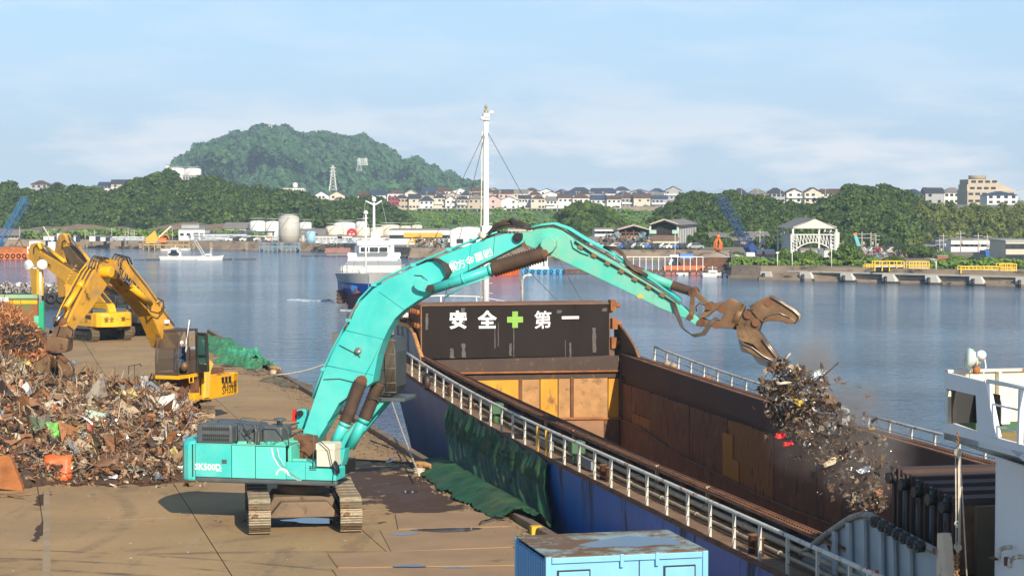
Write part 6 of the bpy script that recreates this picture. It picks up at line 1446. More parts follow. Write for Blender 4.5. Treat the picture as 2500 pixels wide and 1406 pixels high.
# ================================================================= SCRAP
def palette_mat(name,pal,src='Random Per Island',rough=.6,metal=.0):
    m=bpy.data.materials.new(name);m.use_nodes=True;n,l=m.node_tree.nodes,m.node_tree.links;b=n['Principled BSDF']
    if src == 'object':g=n.new('ShaderNodeObjectInfo');out=g.outputs['Random']
    else:g=n.new('ShaderNodeNewGeometry');out=g.outputs['Random Per Island']
    r=n.new('ShaderNodeValToRGB');r.color_ramp.interpolation='CONSTANT';e=r.color_ramp.elements
    tot=sum(p[0] for p in pal);acc=0
    for i,p in enumerate(pal):
        el=e[0] if i == 0 else (e[1] if i == 1 else e.new(acc/tot));el.position=acc/tot;el.color=p[1]+(1,);acc+=p[0]
    l.new(out,r.inputs[0])
    co=n.new('ShaderNodeTexCoord');t=n.new('ShaderNodeTexNoise');t.inputs['Scale'].default_value=5;t.inputs['Detail'].default_value=6;l.new(co.outputs['Object'],t.inputs['Vector'])
    mr=n.new('ShaderNodeMapRange');mr.inputs[1].default_value=.52;mr.inputs[2].default_value=.62;mr.inputs[4].default_value=.75;l.new(t.outputs['Fac'],mr.inputs[0])
    mx_=n.new('ShaderNodeMixRGB');mx_.inputs[2].default_value=(.14,.07,.035,1);l.new(mr.outputs[0],mx_.inputs[0]);l.new(r.outputs[0],mx_.inputs[1]);l.new(mx_.outputs[0],b.inputs['Base Color'])
    sp=n.new('ShaderNodeSeparateColor');l.new(mx_.outputs[0],sp.inputs[0])
    q=n.new('ShaderNodeMapRange');q.inputs[1].default_value=.25;q.inputs[2].default_value=.5;q.inputs[3].default_value=0;q.inputs[4].default_value=metal;l.new(sp.outputs[2],q.inputs[0]);l.new(q.outputs[0],b.inputs['Metallic'])
    q=n.new('ShaderNodeMapRange');q.inputs[1].default_value=.2;q.inputs[2].default_value=.5;q.inputs[3].default_value=.75;q.inputs[4].default_value=.32;l.new(sp.outputs[2],q.inputs[0]);l.new(q.outputs[0],b.inputs['Roughness'])
    return m
PAL=[(14,(.12,.06,.032)),(14,(.24,.11,.05)),(15,(.035,.025,.02)),(14,(.30,.195,.11)),(14,(.42,.32,.21)),(6,(.25,.215,.17)),(6,(.55,.48,.35)),(4,(.62,.62,.6)),(2,(.8,.78,.7)),(5,(.33,.14,.055)),(1.0,(.09,.16,.10)),(1.0,(.30,.10,.05)),(.8,(.12,.15,.19)),(.8,(.5,.4,.14)),(.6,(.45,.12,.05))]
M_scrap=palette_mat('mixed_scrap_metal',PAL,metal=.85)
M_scrap_o=palette_mat('mixed_scrap_sheet',PAL,'object',metal=.8)
PALF=[(24,(.045,.03,.022)),(18,(.12,.075,.045)),(13,(.20,.13,.08)),(8,(.3,.25,.18)),(8,(.5,.48,.45)),(5,(.75,.74,.7)),(2,(.12,.15,.2)),(2,(.4,.3,.1))]
M_fall=palette_mat('tumbling_scrap_metal',PALF,metal=.9);M_fall_o=palette_mat('tumbling_scrap_sheet',PALF,'object',metal=.9)
def sheet(seed,n=4,ratio=1.0,crump=.35,jit=.09):
    r=np.random.RandomState(seed);g=np.linspace(-.5,.5,n);X,Y=np.meshgrid(g,g*ratio,indexing='ij')
    a,b=r.uniform(0,6.28,2);Z=crump*.6*np.sin(3.5*(X*math.cos(a)+Y*math.sin(a))+b)+r.normal(size=X.shape)*crump*.28
    X=X+r.normal(size=X.shape)*jit;Y=Y+r.normal(size=X.shape)*jit*ratio
    if r.rand() < .5:
        k=n // 2;Z[k:]+=(np.arange(n-k)[:,None])*r.uniform(.1,.35);X[k:]-=(np.arange(n-k)[:,None])*.12
    V=np.stack([X,Y,Z],-1).reshape(-1,3);F=[(i*n+j,(i+1)*n+j,(i+1)*n+j+1,i*n+j+1) for i in range(n-1) for j in range(n-1)]
    return V.astype(np.float32),np.array(F,np.int32)
def strip(seed,w=.10,n=7):
    r=np.random.RandomState(seed);p=np.zeros(3);d=r.normal(size=3);d /= np.linalg.norm(d);V=[];up=r.normal(size=3)
    for i in range(n):
        d=d+r.normal(size=3)*.42;d /= np.linalg.norm(d);s=np.cross(d,up);s /= np.linalg.norm(s)+1e-6
        V+=[p-s*w/2,p+s*w/2];p=p+d/(n-1)
    V=np.array(V);V-=V.mean(0);F=[(2*i,2*i+1,2*i+3,2*i+2) for i in range(n-1)]
    return V.astype(np.float32),np.array(F,np.int32)
def bar(seed,w=.07,h=.05):
    V=np.array([(x,y,z) for x in (-.5,.5) for y in (-w,w) for z in (-h,h)],np.float32);return V,np.array([(0,1,3,2),(4,6,7,5),(0,4,5,1),(2,3,7,6),(0,2,6,4),(1,5,7,3)],np.int32)
PIECES=[sheet(i,4,rnd.uniform(.25,.9),rnd.uniform(.25,.6),.06) for i in range(12)]+[strip(i+30,rnd.uniform(.04,.13)) for i in range(12)]+[bar(0),bar(0,.15,.01),bar(0,.03,.03)]+[sheet(i+70,5,rnd.uniform(.3,.6),.5) for i in range(5)]
def rotm(r):
    q=r.normal(size=4);q /= np.linalg.norm(q);w,x,y,z=q
    return np.array([[1-2*(y*y+z*z),2*(x*y-z*w),2*(x*z+y*w)],[2*(x*y+z*w),1-2*(x*x+z*z),2*(y*z-x*w)],[2*(x*z-y*w),2*(y*z+x*w),1-2*(x*x+y*y)]])
def scatter_stuff(name,pos,size,m,seed,pieces=PIECES,flat=0.0,kind='stuff'):
    r=np.random.RandomState(seed);VV,FF,o=[],[],0
    for p,s in zip(pos,size):
        V,F=pieces[r.randint(len(pieces))];M=rotm(r)
        W=(V*s) @ M.T
        if flat:W[:,2] *=(1-flat)
        VV.append(W+np.array(p));FF.append(F+o);o+=len(V)
    me=np_mesh(name,np.concatenate(VV),np.concatenate(FF),m);ob=bpy.data.objects.new(name,me);COL.objects.link(ob);ob['kind']=kind;return ob
def curls(name,n,fpos,m,seed,L_=.6,w=.02,seg=7,tight=1.1):
    r_=np.random.RandomState(seed);VV,FF,o=[],[],0
    for i in range(n):
        p=np.array(fpos(r_));d=r_.normal(size=3);d[2] *=.6;d /= np.linalg.norm(d);ax=r_.normal(size=3);ax /= np.linalg.norm(ax);s=r_.uniform(.5,1.3)*L_/seg;ang=r_.uniform(-1,1)*tight;V=[]
        for k_ in range(seg):
            side=np.cross(d,ax);side /= np.linalg.norm(side)+1e-6;V+=[p-side*w,p+side*w];p=p+d*s
            d=d*math.cos(ang)+np.cross(ax,d)*math.sin(ang)+ax*ax.dot(d)*(1-math.cos(ang));d /= np.linalg.norm(d)
        VV.append(np.array(V));FF.append(np.array([(2*q,2*q+1,2*q+3,2*q+2) for q in range(seg-1)])+o);o+=2*seg
    me=np_mesh(name,np.concatenate(VV),np.concatenate(FF),m);ob=bpy.data.objects.new(name,me);COL.objects.link(ob);ob['kind']='stuff';return ob
HP=[(-200,3.9),(0,3.6),(60,3.2),(110,2.75),(200,2.55),(300,2.35),(370,2.15),(420,1.9),(450,1.5),(475,1.0),(492,.45),(505,0)]
def heap_z(x,y):
    px=1250+4900*x/y;H_=lerp_profile(HP,px);toe=71.3+(1.3 if px < 160 else 0)*(160-px)/160*-1.2+.0
    toe+=.7*noise.noise(Vector((x*.5,3.3,0)))
    t=max(0,min(1,(y-toe)/10.5));f=math.sin(t*math.pi/2) ** .75 if t > 0 else 0
    back=1 if y < 83 else max(0,1-(y-83)/9) ** .6
    return H_*f*back+(.35*noise.noise(Vector((x*.55,y*.55,7)))+.18*noise.noise(Vector((x*1.7,y*1.7,2))))*(1 if 0 < t else 0)*min(1,H_)*(back > 0)
mb=MB();vs_=[];nx,ny=90,60;X0,X1=-30.5,-10.0
for i in range(nx+1):
    for j in range(ny+1):
        y=70+22.5*j/ny;x=(-200+710*i/nx-1250)/4900*y;vs_.append((x,y,heap_z(x,y)-.04))
mb.add(vs_,[(i*(ny+1)+j,(i+1)*(ny+1)+j,(i+1)*(ny+1)+j+1,i*(ny+1)+j+1) for i in range(nx) for j in range(ny)],False)
mb.build('scrap_heap_core',mat('dark_scrap_dirt',(.06,.035,.022),.95,var=.4,vs_=3),None,kind='stuff')
pos,size=[],[]
r=random.Random(3)
while len(pos) < 19000:
    y=70.3+15.5*r.random() ** .85;x=(-60+565*r.random()-1250)/4900*y;z=heap_z(x,y)
    if z < .10 and r.random() > .06:continue
    s=.10+.40*r.random() ** 2.4;pos.append((x,y,max(z,.02)+r.uniform(-.05,.16)*min(1,z*2+.1)));size.append(s)
scatter_stuff('scrap_heap',pos,size,M_scrap,4)
def fh(r_):
    while 1:
        y=r_.uniform(70.6,84);x=(r_.uniform(-30,495)-1250)/4900*y;z=heap_z(x,y)
        if z > .15:return (x,y,z+r_.uniform(.0,.14))
LATE=fh
proto=[]
def piece_mesh(i,m,name='scrap_sheet'):
    V,F=i
    return np_mesh(name,V,F,m)
PM=[piece_mesh(p,M_scrap_o) for p in PIECES[:12]+PIECES[-5:]+PIECES[12:18]]
k=0
while k < 285:
    y=70.8+12.5*r.random() ** .9;x=(-20+515*r.random()-1250)/4900*y;z=heap_z(x,y)
    if z < .12:continue
    o=bpy.data.objects.new('scrap_sheet',r.choice(PM));COL.objects.link(o);s=.55+.75*r.random() ** 2
    o.location=(x,y,z+.14);o.rotation_euler=(r.uniform(-.9,1.3),r.uniform(-.7,.7),r.uniform(0,6.28));o.scale=(s,s,s)
    tag(o,'crumpled brown or grey scrap metal piece lying on the big scrap heap','scrap metal','loose pieces on the scrap heap');k+=1
def special(px,py,size,col,label,seed,ratio=.8,crump=.3,rot=(.9,0,0),metal=0.0,rough=.5,cat='scrap metal',name='scrap_sheet',amt=.15,n=6,lift=.22):
    d=ray(px,py);best=None
    for q in range(660,960):
        y=q/10;p=Vector((0,0,CAM_H))+d*(y/d.y)
        if p.z <= heap_z(p.x,p.y)+lift:best=p;break
    if best is None:best=G(px,py,.2)
    V,F=sheet(seed,n,ratio,crump,.025);me=np_mesh(name,V,F,mat('scrap_col_%d' % seed,col,rough,metal,var=.15,vs_=2,rust=RUST,amt=amt,rs=2.5),True)
    o=bpy.data.objects.new(name,me);COL.objects.link(o);o.location=best;o.rotation_euler=rot;o.scale=(size,)*3
    sd=o.modifiers.new('thickness','SOLIDIFY');sd.thickness=.012
    return tag(o,label,cat)
special(140,1143,.95,(.75,.13,.03),'bent bright orange sheet standing at the front foot of the heap',101,1.0,.16,(1.25,.1,.3),n=5,amt=.12)
special(103,1058,1.25,(.14,.42,.07),'long torn light green panel in the left part of the scrap heap',102,.4,.25,(.9,-.1,.2))
special(125,1048,.6,(.16,.36,.10),'small curved green piece just right of the long green panel',103,.8,.3,(1.2,.2,.9))
special(232,1019,.75,(.42,.56,.44),'pale mint green dented panel in the middle of the heap',104,.7,.2,(1.0,.1,-.1))
special(410,990,.85,(.66,.62,.52),'cream white folded sheet standing at the top right of the heap',105,.95,.25,(1.25,-.2,.3))
special(145,988,.48,(.7,.66,.58),'cream dented panel near the grapple foot on the heap',106,.7,.25,(1.1,0,.2))
special(395,1072,.95,(.66,.63,.56),'long creased white sheet on the right slope of the heap',107,.45,.3,(1.0,-.15,.1))
special(395,1017,.42,(.72,.7,.66),'small white crumpled sheet above the long white one',108,.7,.3,(1.1,0,0))
special(418,1108,.5,(.6,.5,.2),'straw yellow crumpled sheet beside the turquoise excavator tail',109,.6,.4,(1.2,-.4,.6))
special(60,1040,.8,(.12,.045,.025),'dark red curled sheet above the green panel',110,.6,.45,(1.0,0,.3))
special(222,1048,.6,(.42,.13,.07),'reddish box piece in the centre of the heap',111,.5,.2,(1.1,.4,1.2))
special(183,1012,1.0,(.2,.11,.06),'tall brown plate with yellow stains leaning in the heap',112,.45,.14,(1.3,.2,1.3))
special(255,1128,1.1,(.16,.085,.045),'wide rusty curled plate at the heap foot',113,.5,.3,(.9,0,-.1))
special(335,1122,.95,(.27,.17,.11),'flat brown plate at the heap foot by the excavator',114,.5,.15,(.8,.1,.1))
special(48,1130,.85,(.40,.35,.27),'hanging grey brown rag shaped sheet right of the rusty wedge plate',115,.35,.4,(1.4,.1,1.4))
special(275,1165,.35,(.75,.75,.78),'small shiny white can lying before the heap foot',116,.4,.3,(.8,0,0),.5,.3)
special(345,962,.35,(.30,.14,.07),'square rusty plate at the crest of the heap',117,1.0,.12,(1.0,0,.2))
special(182,884,.6,(.55,.62,.72),'shiny bluish metal duct sticking out behind the grapple',118,.3,.2,(.5,.1,.1),.8,.25)
mb=MB();a,b=G(-10,1010,1.9),G(62,965,2.75);mb.beam(D(-12,1012,76),D(64,962,78.5),.16,.12);one(mb,'steel_channel',mat('grey_green_steel',(.30,.34,.32),.5,.3,var=.1),'long straight grey steel channel lying on the left of the heap','steel beam')
mb=MB();f=Face(69.6);mb.prism([f.p(*q) for q in ((-30,1115),(20,1110),(30,1118),(56,1186),(58,1198),(-30,1188))],.35,(1,0,0),(0,0,1),(0,69.6,0));one(mb,'rusty_wedge',M_rust_orange,'big orange rusty wedge shaped plate at the left edge before the heap','steel plate',bev=.03)
mb=MB();mb.beam(G(-20,1212,.05),G(75,1204,.06),.14,.08);mb.beam(G(-10,1205,.06),G(60,1212,.1),.06,.05);one(mb,'splintered_board',M_wood,'pale splintered board lying on the concrete below the rusty wedge','board')
pos,size=[],[]
for i in range(330):
    c=random.Random(i);q=G(c.gauss(250,150),c.uniform(1160,1180),.02) if i < 200 else G(c.uniform(860,1010),c.uniform(1085,1135),.02)
    pos.append(tuple(q));size.append(c.uniform(.05,.2))
scatter_stuff('ground_litter',pos,size,M_scrap,8,flat=.6)
special(1310*0+955,1123,.4,(.6,.62,.65),'strip of silvery foil on the quay near the bollard',120,.2,.3,(.2,0,.2),.8,.3,'foil','foil_strip')
curls('heap_strands',3600,LATE,M_scrap,77,.95,.018,7,.35)
WC=D(0,900,86.5)
def wz(x,y):
    px=1250+4900*x/y;prof=[(-200,6.0),(-40,5.7),(0,5.4),(20,5.35),(50,4.9),(80,4.3),(105,3.8),(125,3.0),(160,2.3),(190,1.2),(215,0)]
    f=max(0,1-((y-86.5)/6.5) ** 2) ** .5;return lerp_profile(prof,px)*f+.25*noise.noise(Vector((x,y,1)))
mb=MB();vs_=[];nx,ny=40,26
for i in range(nx+1):
    for j in range(ny+1):y=80+13*j/ny;x=(-200+420*i/nx-1250)/4900*y;vs_.append((x,y,wz(x,y)-.1))
mb.add(vs_,[(i*(ny+1)+j,(i+1)*(ny+1)+j,(i+1)*(ny+1)+j+1,i*(ny+1)+j+1) for i in range(nx) for j in range(ny)]);mb.build('turnings_core',mat('turnings_dark',(.12,.05,.02),.95,var=.3,vs_=3),None,kind='stuff')
def fw(r_):
    while 1:
        y=r_.uniform(80,87);x=(r_.uniform(-60,210)-1250)/4900*y;z=wz(x,y)
        if z > .3:return (x,y,z+r_.uniform(-.1,.1))
curls('steel_turnings',9000,fw,palette_mat('orange_turnings',[(4,(.46,.17,.05)),(4,(.36,.13,.045)),(3,(.55,.25,.10)),(1,(.2,.08,.035)),(1,(.6,.45,.28))]),1)
def fd(r_):
    while 1:
        px,py=r_.uniform(5,112),r_.uniform(795,862);
        if ((px-58)/56) ** 2+((py-828)/34) ** 2 > 1:continue
        d=ray(px,py)
        for q in range(800,900):
            y=q/10;p=Vector((0,0,CAM_H))+d*(y/d.y)
            if p.z <= wz(p.x,p.y)+.12:return (p.x,p.y,p.z+r_.uniform(0,.15))
        return (p.x,p.y,p.z)
curls('dark_wire_tangle',2600,fd,mat('dark_wire',(.07,.055,.045),.7,.2,var=.4,vs_=4),2,.35,.012,7,.7)
FYB=(frame(TX) @ Plane(TX,0).v(1890,850)).y;print('FYB',FYB)
clusters=[(1948,955,72,60,320,1.1),(1978,1020,82,62,300,1.3),(1905,893,22,14,40,.6),(2035,1085,74,60,90,1.3),(2090,1160,72,56,60,1.3),(2115,1225,52,32,110,1.2),(2075,1060,75,75,30,1.5),(1880,960,30,60,30,.8),(2130,1150,70,80,34,1.5),(1985,1010,140,125,34,1.5),(2060,1110,130,110,30,1.6)]
pos,size,cand=[],[],[]
r=random.Random(9)
for cx_,cy_,sx_,sy_,n_,dep in clusters:
    for i in range(n_*5):
        a,q=r.uniform(0,6.28),r.random() ** .6;px,py=cx_+sx_*q*math.cos(a),cy_+sy_*q*math.sin(a)
        px+=r.gauss(0,5);p=D(px,py,FYB+r.gauss(0,.45)*dep);s=.05+.22*r.random() ** 2.2
        if py > 1255:continue
        pos.append(tuple(p));size.append(s)
        if r.random() < .09:cand.append((p,px,py))
FP=PIECES[:8]+PIECES[12:24]+PIECES[12:24]
scatter_stuff('falling_scrap',pos,size,M_fall,12,FP)
FPM=[np_mesh('falling_scrap_piece',p[0],p[1],M_fall_o) for p in FP[:16]]
r.shuffle(cand)
for p,px,py in cand[:240]:
    o=bpy.data.objects.new('falling_scrap_piece',r.choice(FPM));COL.objects.link(o);s=.16+.28*r.random() ** 2;o.location=p;o.rotation_euler=[r.uniform(0,6.28) for _ in range(3)];o.scale=(s,)*3
    tag(o,'bent metal scrap piece tumbling through the air from the grab into the hold','scrap metal','scrap pieces falling into the hold')
def flyer(px,py,size,col,label,seed,ratio=.6,crump=.35,metal=0,rough=.5,dy=-.9,n=6):
    V,F=sheet(seed,n,ratio,crump);me=np_mesh('falling_sheet',V,F,mat('fall_col_%d' % seed,col,rough,metal,var=.15,vs_=3,rust=RUST,amt=.1,rs=3),True)
    o=bpy.data.objects.new('falling_sheet',me);COL.objects.link(o);o.location=D(px,py,FYB+dy);o.rotation_euler=(1.2,.4*(seed % 3-1),.5);o.scale=(size,)*3
    sd=o.modifiers.new('thickness','SOLIDIFY');sd.thickness=.01
    return tag(o,label,'scrap metal')
flyer(1906,1063,.34,(.5,.012,.01),'bright red crumpled sheet falling below the scrap cloud, upper piece',211,.45,.3)
flyer(1924,1084,.36,(.5,.016,.012),'second bright red torn sheet just under the first red one',214,.4,.3)
flyer(1948,985,.36,(.45,.33,.04),'mustard yellow bent sheet inside the falling scrap',203,.8,.5)
flyer(1993,917,.5,(.75,.78,.78),'large silver folded sheet at the top of the falling scrap',204,.5,.5,.8,.25)
flyer(1938,900,.42,(.35,.29,.2),'straw brown crumpled sheet close under the grab jaw',205,.6,.5)
flyer(1880+35,935,.34,(.7,.6,.45),'pale curled cream strip left in the falling scrap',206,.25,.6)
flyer(2028,1128,.42,(.55,.47,.33),'pale yellow brown sheet trailing lower in the falling scrap',207,.4,.5)
flyer(2110,1148,.3,(.75,.78,.8),'silver ring shaped piece falling apart from the cloud at right',208,.6,.6,.8,.2)
flyer(2116,968,.18,(.2,.12,.08),'small dark brown piece flying farthest right of the cloud',209,.5,.4)
flyer(2146,1200,.3,(.25,.12,.07),'rust brown sheet low by the folded hatch covers',210,.6,.5)
mb=MB();mb.tube([D(2010,918,FYB),D(2047,885,FYB)],.022,5);one(mb,'falling_rod',M_black,'thin straight dark rod flying up right of the falling scrap','rod')
mb=MB();mb.tube([D(1915,880,FYB),D(1930,862,FYB)],.03,5);one(mb,'falling_rod',M_rope,'short pale stick thrown up beside the grab jaw','rod')
def dust(name,blobs,dens,col):
    m=bpy.data.materials.new(name+'_dust');m.use_nodes=True;n,l=m.node_tree.nodes,m.node_tree.links
    for x in list(n):
        if x.type == 'BSDF_PRINCIPLED':n.remove(x)
    pv=n.new('ShaderNodeVolumePrincipled');pv.inputs['Color'].default_value=col+(1,);pv.inputs['Anisotropy'].default_value=.2
    co=n.new('ShaderNodeNewGeometry');t=n.new('ShaderNodeTexNoise');t.inputs['Scale'].default_value=.9;t.inputs['Detail'].default_value=4;l.new(co.outputs['Position'],t.inputs['Vector'])
    fall=None
    for c,rr in blobs:
        mp_=n.new('ShaderNodeMapping');mp_.vector_type='TEXTURE';mp_.inputs['Location'].default_value=c;mp_.inputs['Scale'].default_value=rr;l.new(co.outputs['Position'],mp_.inputs[0])
        ln=n.new('ShaderNodeVectorMath');ln.operation='LENGTH';l.new(mp_.outputs[0],ln.inputs[0])
        s=n.new('ShaderNodeMapRange');s.interpolation_type='SMOOTHSTEP';s.inputs[1].default_value=1;s.inputs[2].default_value=.1;l.new(ln.outputs['Value'],s.inputs[0])
        if fall is None:fall=s.outputs[0]
        else:a=n.new('ShaderNodeMath');a.operation='MAXIMUM';l.new(fall,a.inputs[0]);l.new(s.outputs[0],a.inputs[1]);fall=a.outputs[0]
    nr=n.new('ShaderNodeMapRange');nr.inputs[1].default_value=.38;nr.inputs[2].default_value=.68;nr.inputs[3].default_value=.1;nr.inputs[4].default_value=1;l.new(t.outputs['Fac'],nr.inputs[0])
    a=n.new('ShaderNodeMath');a.operation='MULTIPLY';l.new(fall,a.inputs[0]);l.new(nr.outputs[0],a.inputs[1])
    b=n.new('ShaderNodeMath');b.operation='MULTIPLY';b.inputs[1].default_value=dens;l.new(a.outputs[0],b.inputs[0]);l.new(b.outputs[0],pv.inputs['Density'])
    l.new(pv.outputs[0],n['Material Output'].inputs['Volume'])
    xs=[(c[i]-q[i],c[i]+q[i]) for c,q in blobs for i in range(3)]
    lo=[min(c[i]-q[i] for c,q in blobs) for i in range(3)];hi=[max(c[i]+q[i] for c,q in blobs) for i in range(3)]
    mb=MB();mb.bb(lo,hi);o=mb.build(name,m,None,kind='stuff');m.cycles.volume_step_rate=3.0 if hasattr(m,'cycles') else None
    return o
def blob(px,py,y,r1,r2,r3):p=D(px,py,y);return (tuple(p),(r1,r2,r3))
dust('dust_cloud',[blob(1985,895,FYB,1.2,1.3,1.9),blob(2050,1010,FYB,1.9,1.6,1.7),blob(2110,1120,FYB,1.8,1.6,1.8),blob(1975,1080,FYB,1.5,1.4,1.3)],1.1,(.86,.70,.58))
dust('grapple_dust',[(tuple(frame(E1) @ Vector((1.6,0,1.3))),(1.9,1.3,1.2))],.55,(.6,.45,.32))
# ================================================================= THE FAR SHORE
M_win=mat('far_window_glass',(.03,.04,.05),.2,var=.2)
M_fw=mat('far_white_wall',(.68,.67,.64),.7,var=.06,vs_=.2,rust=(.4,.36,.3),amt=.15,rs=.3)
M_fc=mat('far_cream_wall',(.55,.49,.38),.7,var=.08,vs_=.2)
M_fg=mat('far_grey_wall',(.36,.37,.36),.7,var=.1,vs_=.2)
M_roofd=mat('dark_tile_roof',(.055,.06,.075),.55,var=.15,vs_=.5)
M_roofb=mat('blue_tile_roof',(.05,.07,.12),.5,var=.15,vs_=.5)
M_roofbr=mat('brown_tile_roof',(.11,.065,.045),.7,var=.15,vs_=.5)
M_roofg=mat('grey_sheet_roof',(.22,.20,.18),.7,var=.12,vs_=.15)
M_roofr=mat('rusty_sheet_roof',(.20,.13,.09),.8,var=.15,vs_=.2)
M_dark=mat('shed_shade_duct_black',(.02,.018,.016),.9,var=.2)  # near-black: painted shade of the open sheds, also the pier duct
M_steelp=mat('pale_steelwork',(.62,.62,.58),.6,var=.08)
def bld(name,label,cat,x0,x1,ytop,d,depth,wm,roof='flat',rm=None,rise=1.2,base=None,win=None,group=None,eave=.4,yaw=0.0,bal=None,door=False):
    a,b=D(x0,ytop,d),D(x1,ytop,d);base=LAND_Z if base is None else base
    w=b.x-a.x;h_=a.z-base;T=thing(name,label,cat,((a.x+b.x)/2,d+depth/2,base),yaw,group)
    MB().bb((-w/2,-depth/2,0),(w/2,depth/2,h_)).build('wall',wm,T)
    rm=rm or M_roofg;e=eave;mb=MB()
    if roof == 'flat':mb.bb((-w/2-e*.3,-depth/2-e*.3,h_),(w/2+e*.3,depth/2+e*.3,h_+.25))
    elif roof == 'gx':mb.prism([(-depth/2-e,h_-.1),(0,h_+rise),(depth/2+e,h_-.1),(depth/2+e,h_-.22),(-depth/2-e,h_-.22)],w+2*e,(0,1,0),(0,0,1),(0,0,0))
    elif roof == 'gy':
        mb.prism([(-w/2-e,h_-.12),(0,h_+rise),(w/2+e,h_-.12),(w/2+e,h_-.35),(0,h_+rise-.25),(-w/2-e,h_-.35)],depth+2*e,(1,0,0),(0,0,1),(0,0,0))
        g_=MB();g_.prism([(-w/2,h_-.3),(0,h_+rise-.3),(w/2,h_-.3)],depth-.1,(1,0,0),(0,0,1),(0,0,0));g_.build('gable',wm,T)
    elif roof == 'hip':
        q=min(w,depth)*.45;X,Y=w/2+e,depth/2+e;rx=max(0,X-q)
        mb.add([(-X,-Y,h_-.1),(X,-Y,h_-.1),(X,Y,h_-.1),(-X,Y,h_-.1),(-rx,0,h_+rise),(rx,0,h_+rise)],[(0,1,5,4),(1,2,5),(2,3,4,5),(3,0,4),(3,2,1,0)])
    mb.build('roof',rm,T)
    if win:
        rows,cols,ww,wh=win[:4]
        for i in range(rows):
            for j in range(cols):
                if len(win) > 4 and rnd.random() < win[4]:continue
                x=-w/2+w*(j+.5)/cols;z=h_*(i+.55)/rows
                m2=MB();m2.bb((x-ww/2,-depth/2-.06,z-wh/2),(x+ww/2,-depth/2+.05,z+wh/2));m2.build('window',M_win,T)
    if bal:
        m2=MB();m2.bb((-w/2+.3,-depth/2-1.0,h_*.48),(w/2*bal,-depth/2-.02,h_*.48+.12));m2.bb((-w/2+.3,-depth/2-1.0,h_*.48+.12),(w/2*bal,-depth/2-.94,h_*.48+.75));m2.build('balcony',M_fw,T)
    if door:m2=MB();m2.bb((w*.1,-depth/2-.05,0),(w*.1+1.2,-depth/2+.04,2.1));m2.build('door',M_win,T)
    return T
walls={'white':mat('house_white',(.68,.67,.63),.8,var=.04),'cream':mat('house_cream',(.58,.52,.42),.8,var=.05),'beige':mat('house_beige',(.45,.38,.29),.8,var=.05),'grey':mat('house_grey',(.36,.36,.37),.8,var=.05),'pinkish':mat('house_pink',(.55,.40,.36),.8,var=.05),'dark red':mat('house_red',(.30,.05,.06),.7,var=.05)}
roofs={'dark':M_roofd,'blue-grey':M_roofb,'brown':M_roofbr,'green':mat('green_roof',(.10,.24,.19),.6),'grey':M_roofg}
ORD=['first','second','third','fourth','fifth','sixth','seventh','eighth','ninth','tenth','eleventh','twelfth','thirteenth','fourteenth','fifteenth','sixteenth','seventeenth','eighteenth','nineteenth','twentieth','twenty-first','twenty-second','twenty-third','twenty-fourth','twenty-fifth','twenty-sixth']
ZP=D(1250,513,985).z
def row(x0,x1,wpx,d,base,h0,h1,anchor,group,seed,skip=()):
    r=random.Random(seed);x=x0;i=0
    while x < x1:
        w=wpx*r.uniform(.8,1.35);wc=r.choice(['white','white','white','cream','cream','beige','grey','pinkish']);rc=r.choice(['dark','dark','dark','blue-grey','blue-grey','brown','grey','brown']+(['green'] if i == 6 else []))
        if not any(a < x+w/2 < b for a,b in skip):
            h_=r.uniform(h0,h1);yt=HORIZON+(CAM_H-base-h_)*FPX/d;rt=r.choice(['hip','hip','gx','gx','gy'])
            bld('house','%s house with %s %s roof, %s from left %s' % (wc,rc,{'hip':'hipped','gx':'pitched','gy':'gabled'}[rt],ORD[min(i,25)],anchor),'house',x,x+w,yt,d+r.uniform(0,6),r.uniform(7,9),walls[wc],rt,roofs[rc],r.uniform(1.5,2.4),base,(2,r.choice([2,3,3,4]),1.1,.95,.2),group,.45,bal=r.choice([None,None,.0,.6,.95]))
            i+=1
        x+=w*r.uniform(1.0,1.12)
row(962,1620,30,990,ZP,4.6,6.2,'in the front plateau row','front row houses on the plateau',5,((925,968),))
row(945,1600,32,1060,ZP+2.2,5.2,6.6,'in the second plateau row','back row houses on the plateau',6)
row(1030,1640,40,1130,ZP+5.0,4.2,5.6,'in the rearmost plateau row','rearmost row houses on the plateau',66)
row(650,925,30,900,D(0,500,900).z,3.6,5.0,'beside the small dark grove','houses left of the red house',7,((745,760),(835,880)))
row(1790,2050,40,760,D(0,497,760).z,3.2,4.3,'above the right wood','houses above the right wood',8,())
row(2215,2500,38,720,D(0,500,720).z,3.4,4.8,'by the stepped apartment block','houses by the stepped block',9,((2405,2490),))
row(75,285,36,900,D(0,474,900).z,3.6,5.0,'on the far left hilltop','houses on the far left hilltop',10,((150,225),))
bld('red_house','dark red three-storey house standing over the wall at the left end of the terrace','house',947,972,481,985,8,walls['dark red'],'flat',M_roofd,base=ZP,win=(3,3,1.1,.9))
rw=bld('retaining_wall','pale concrete retaining wall under the red house','wall',928,980,505,975,3,M_conc,base=ZP-2,rise=0)
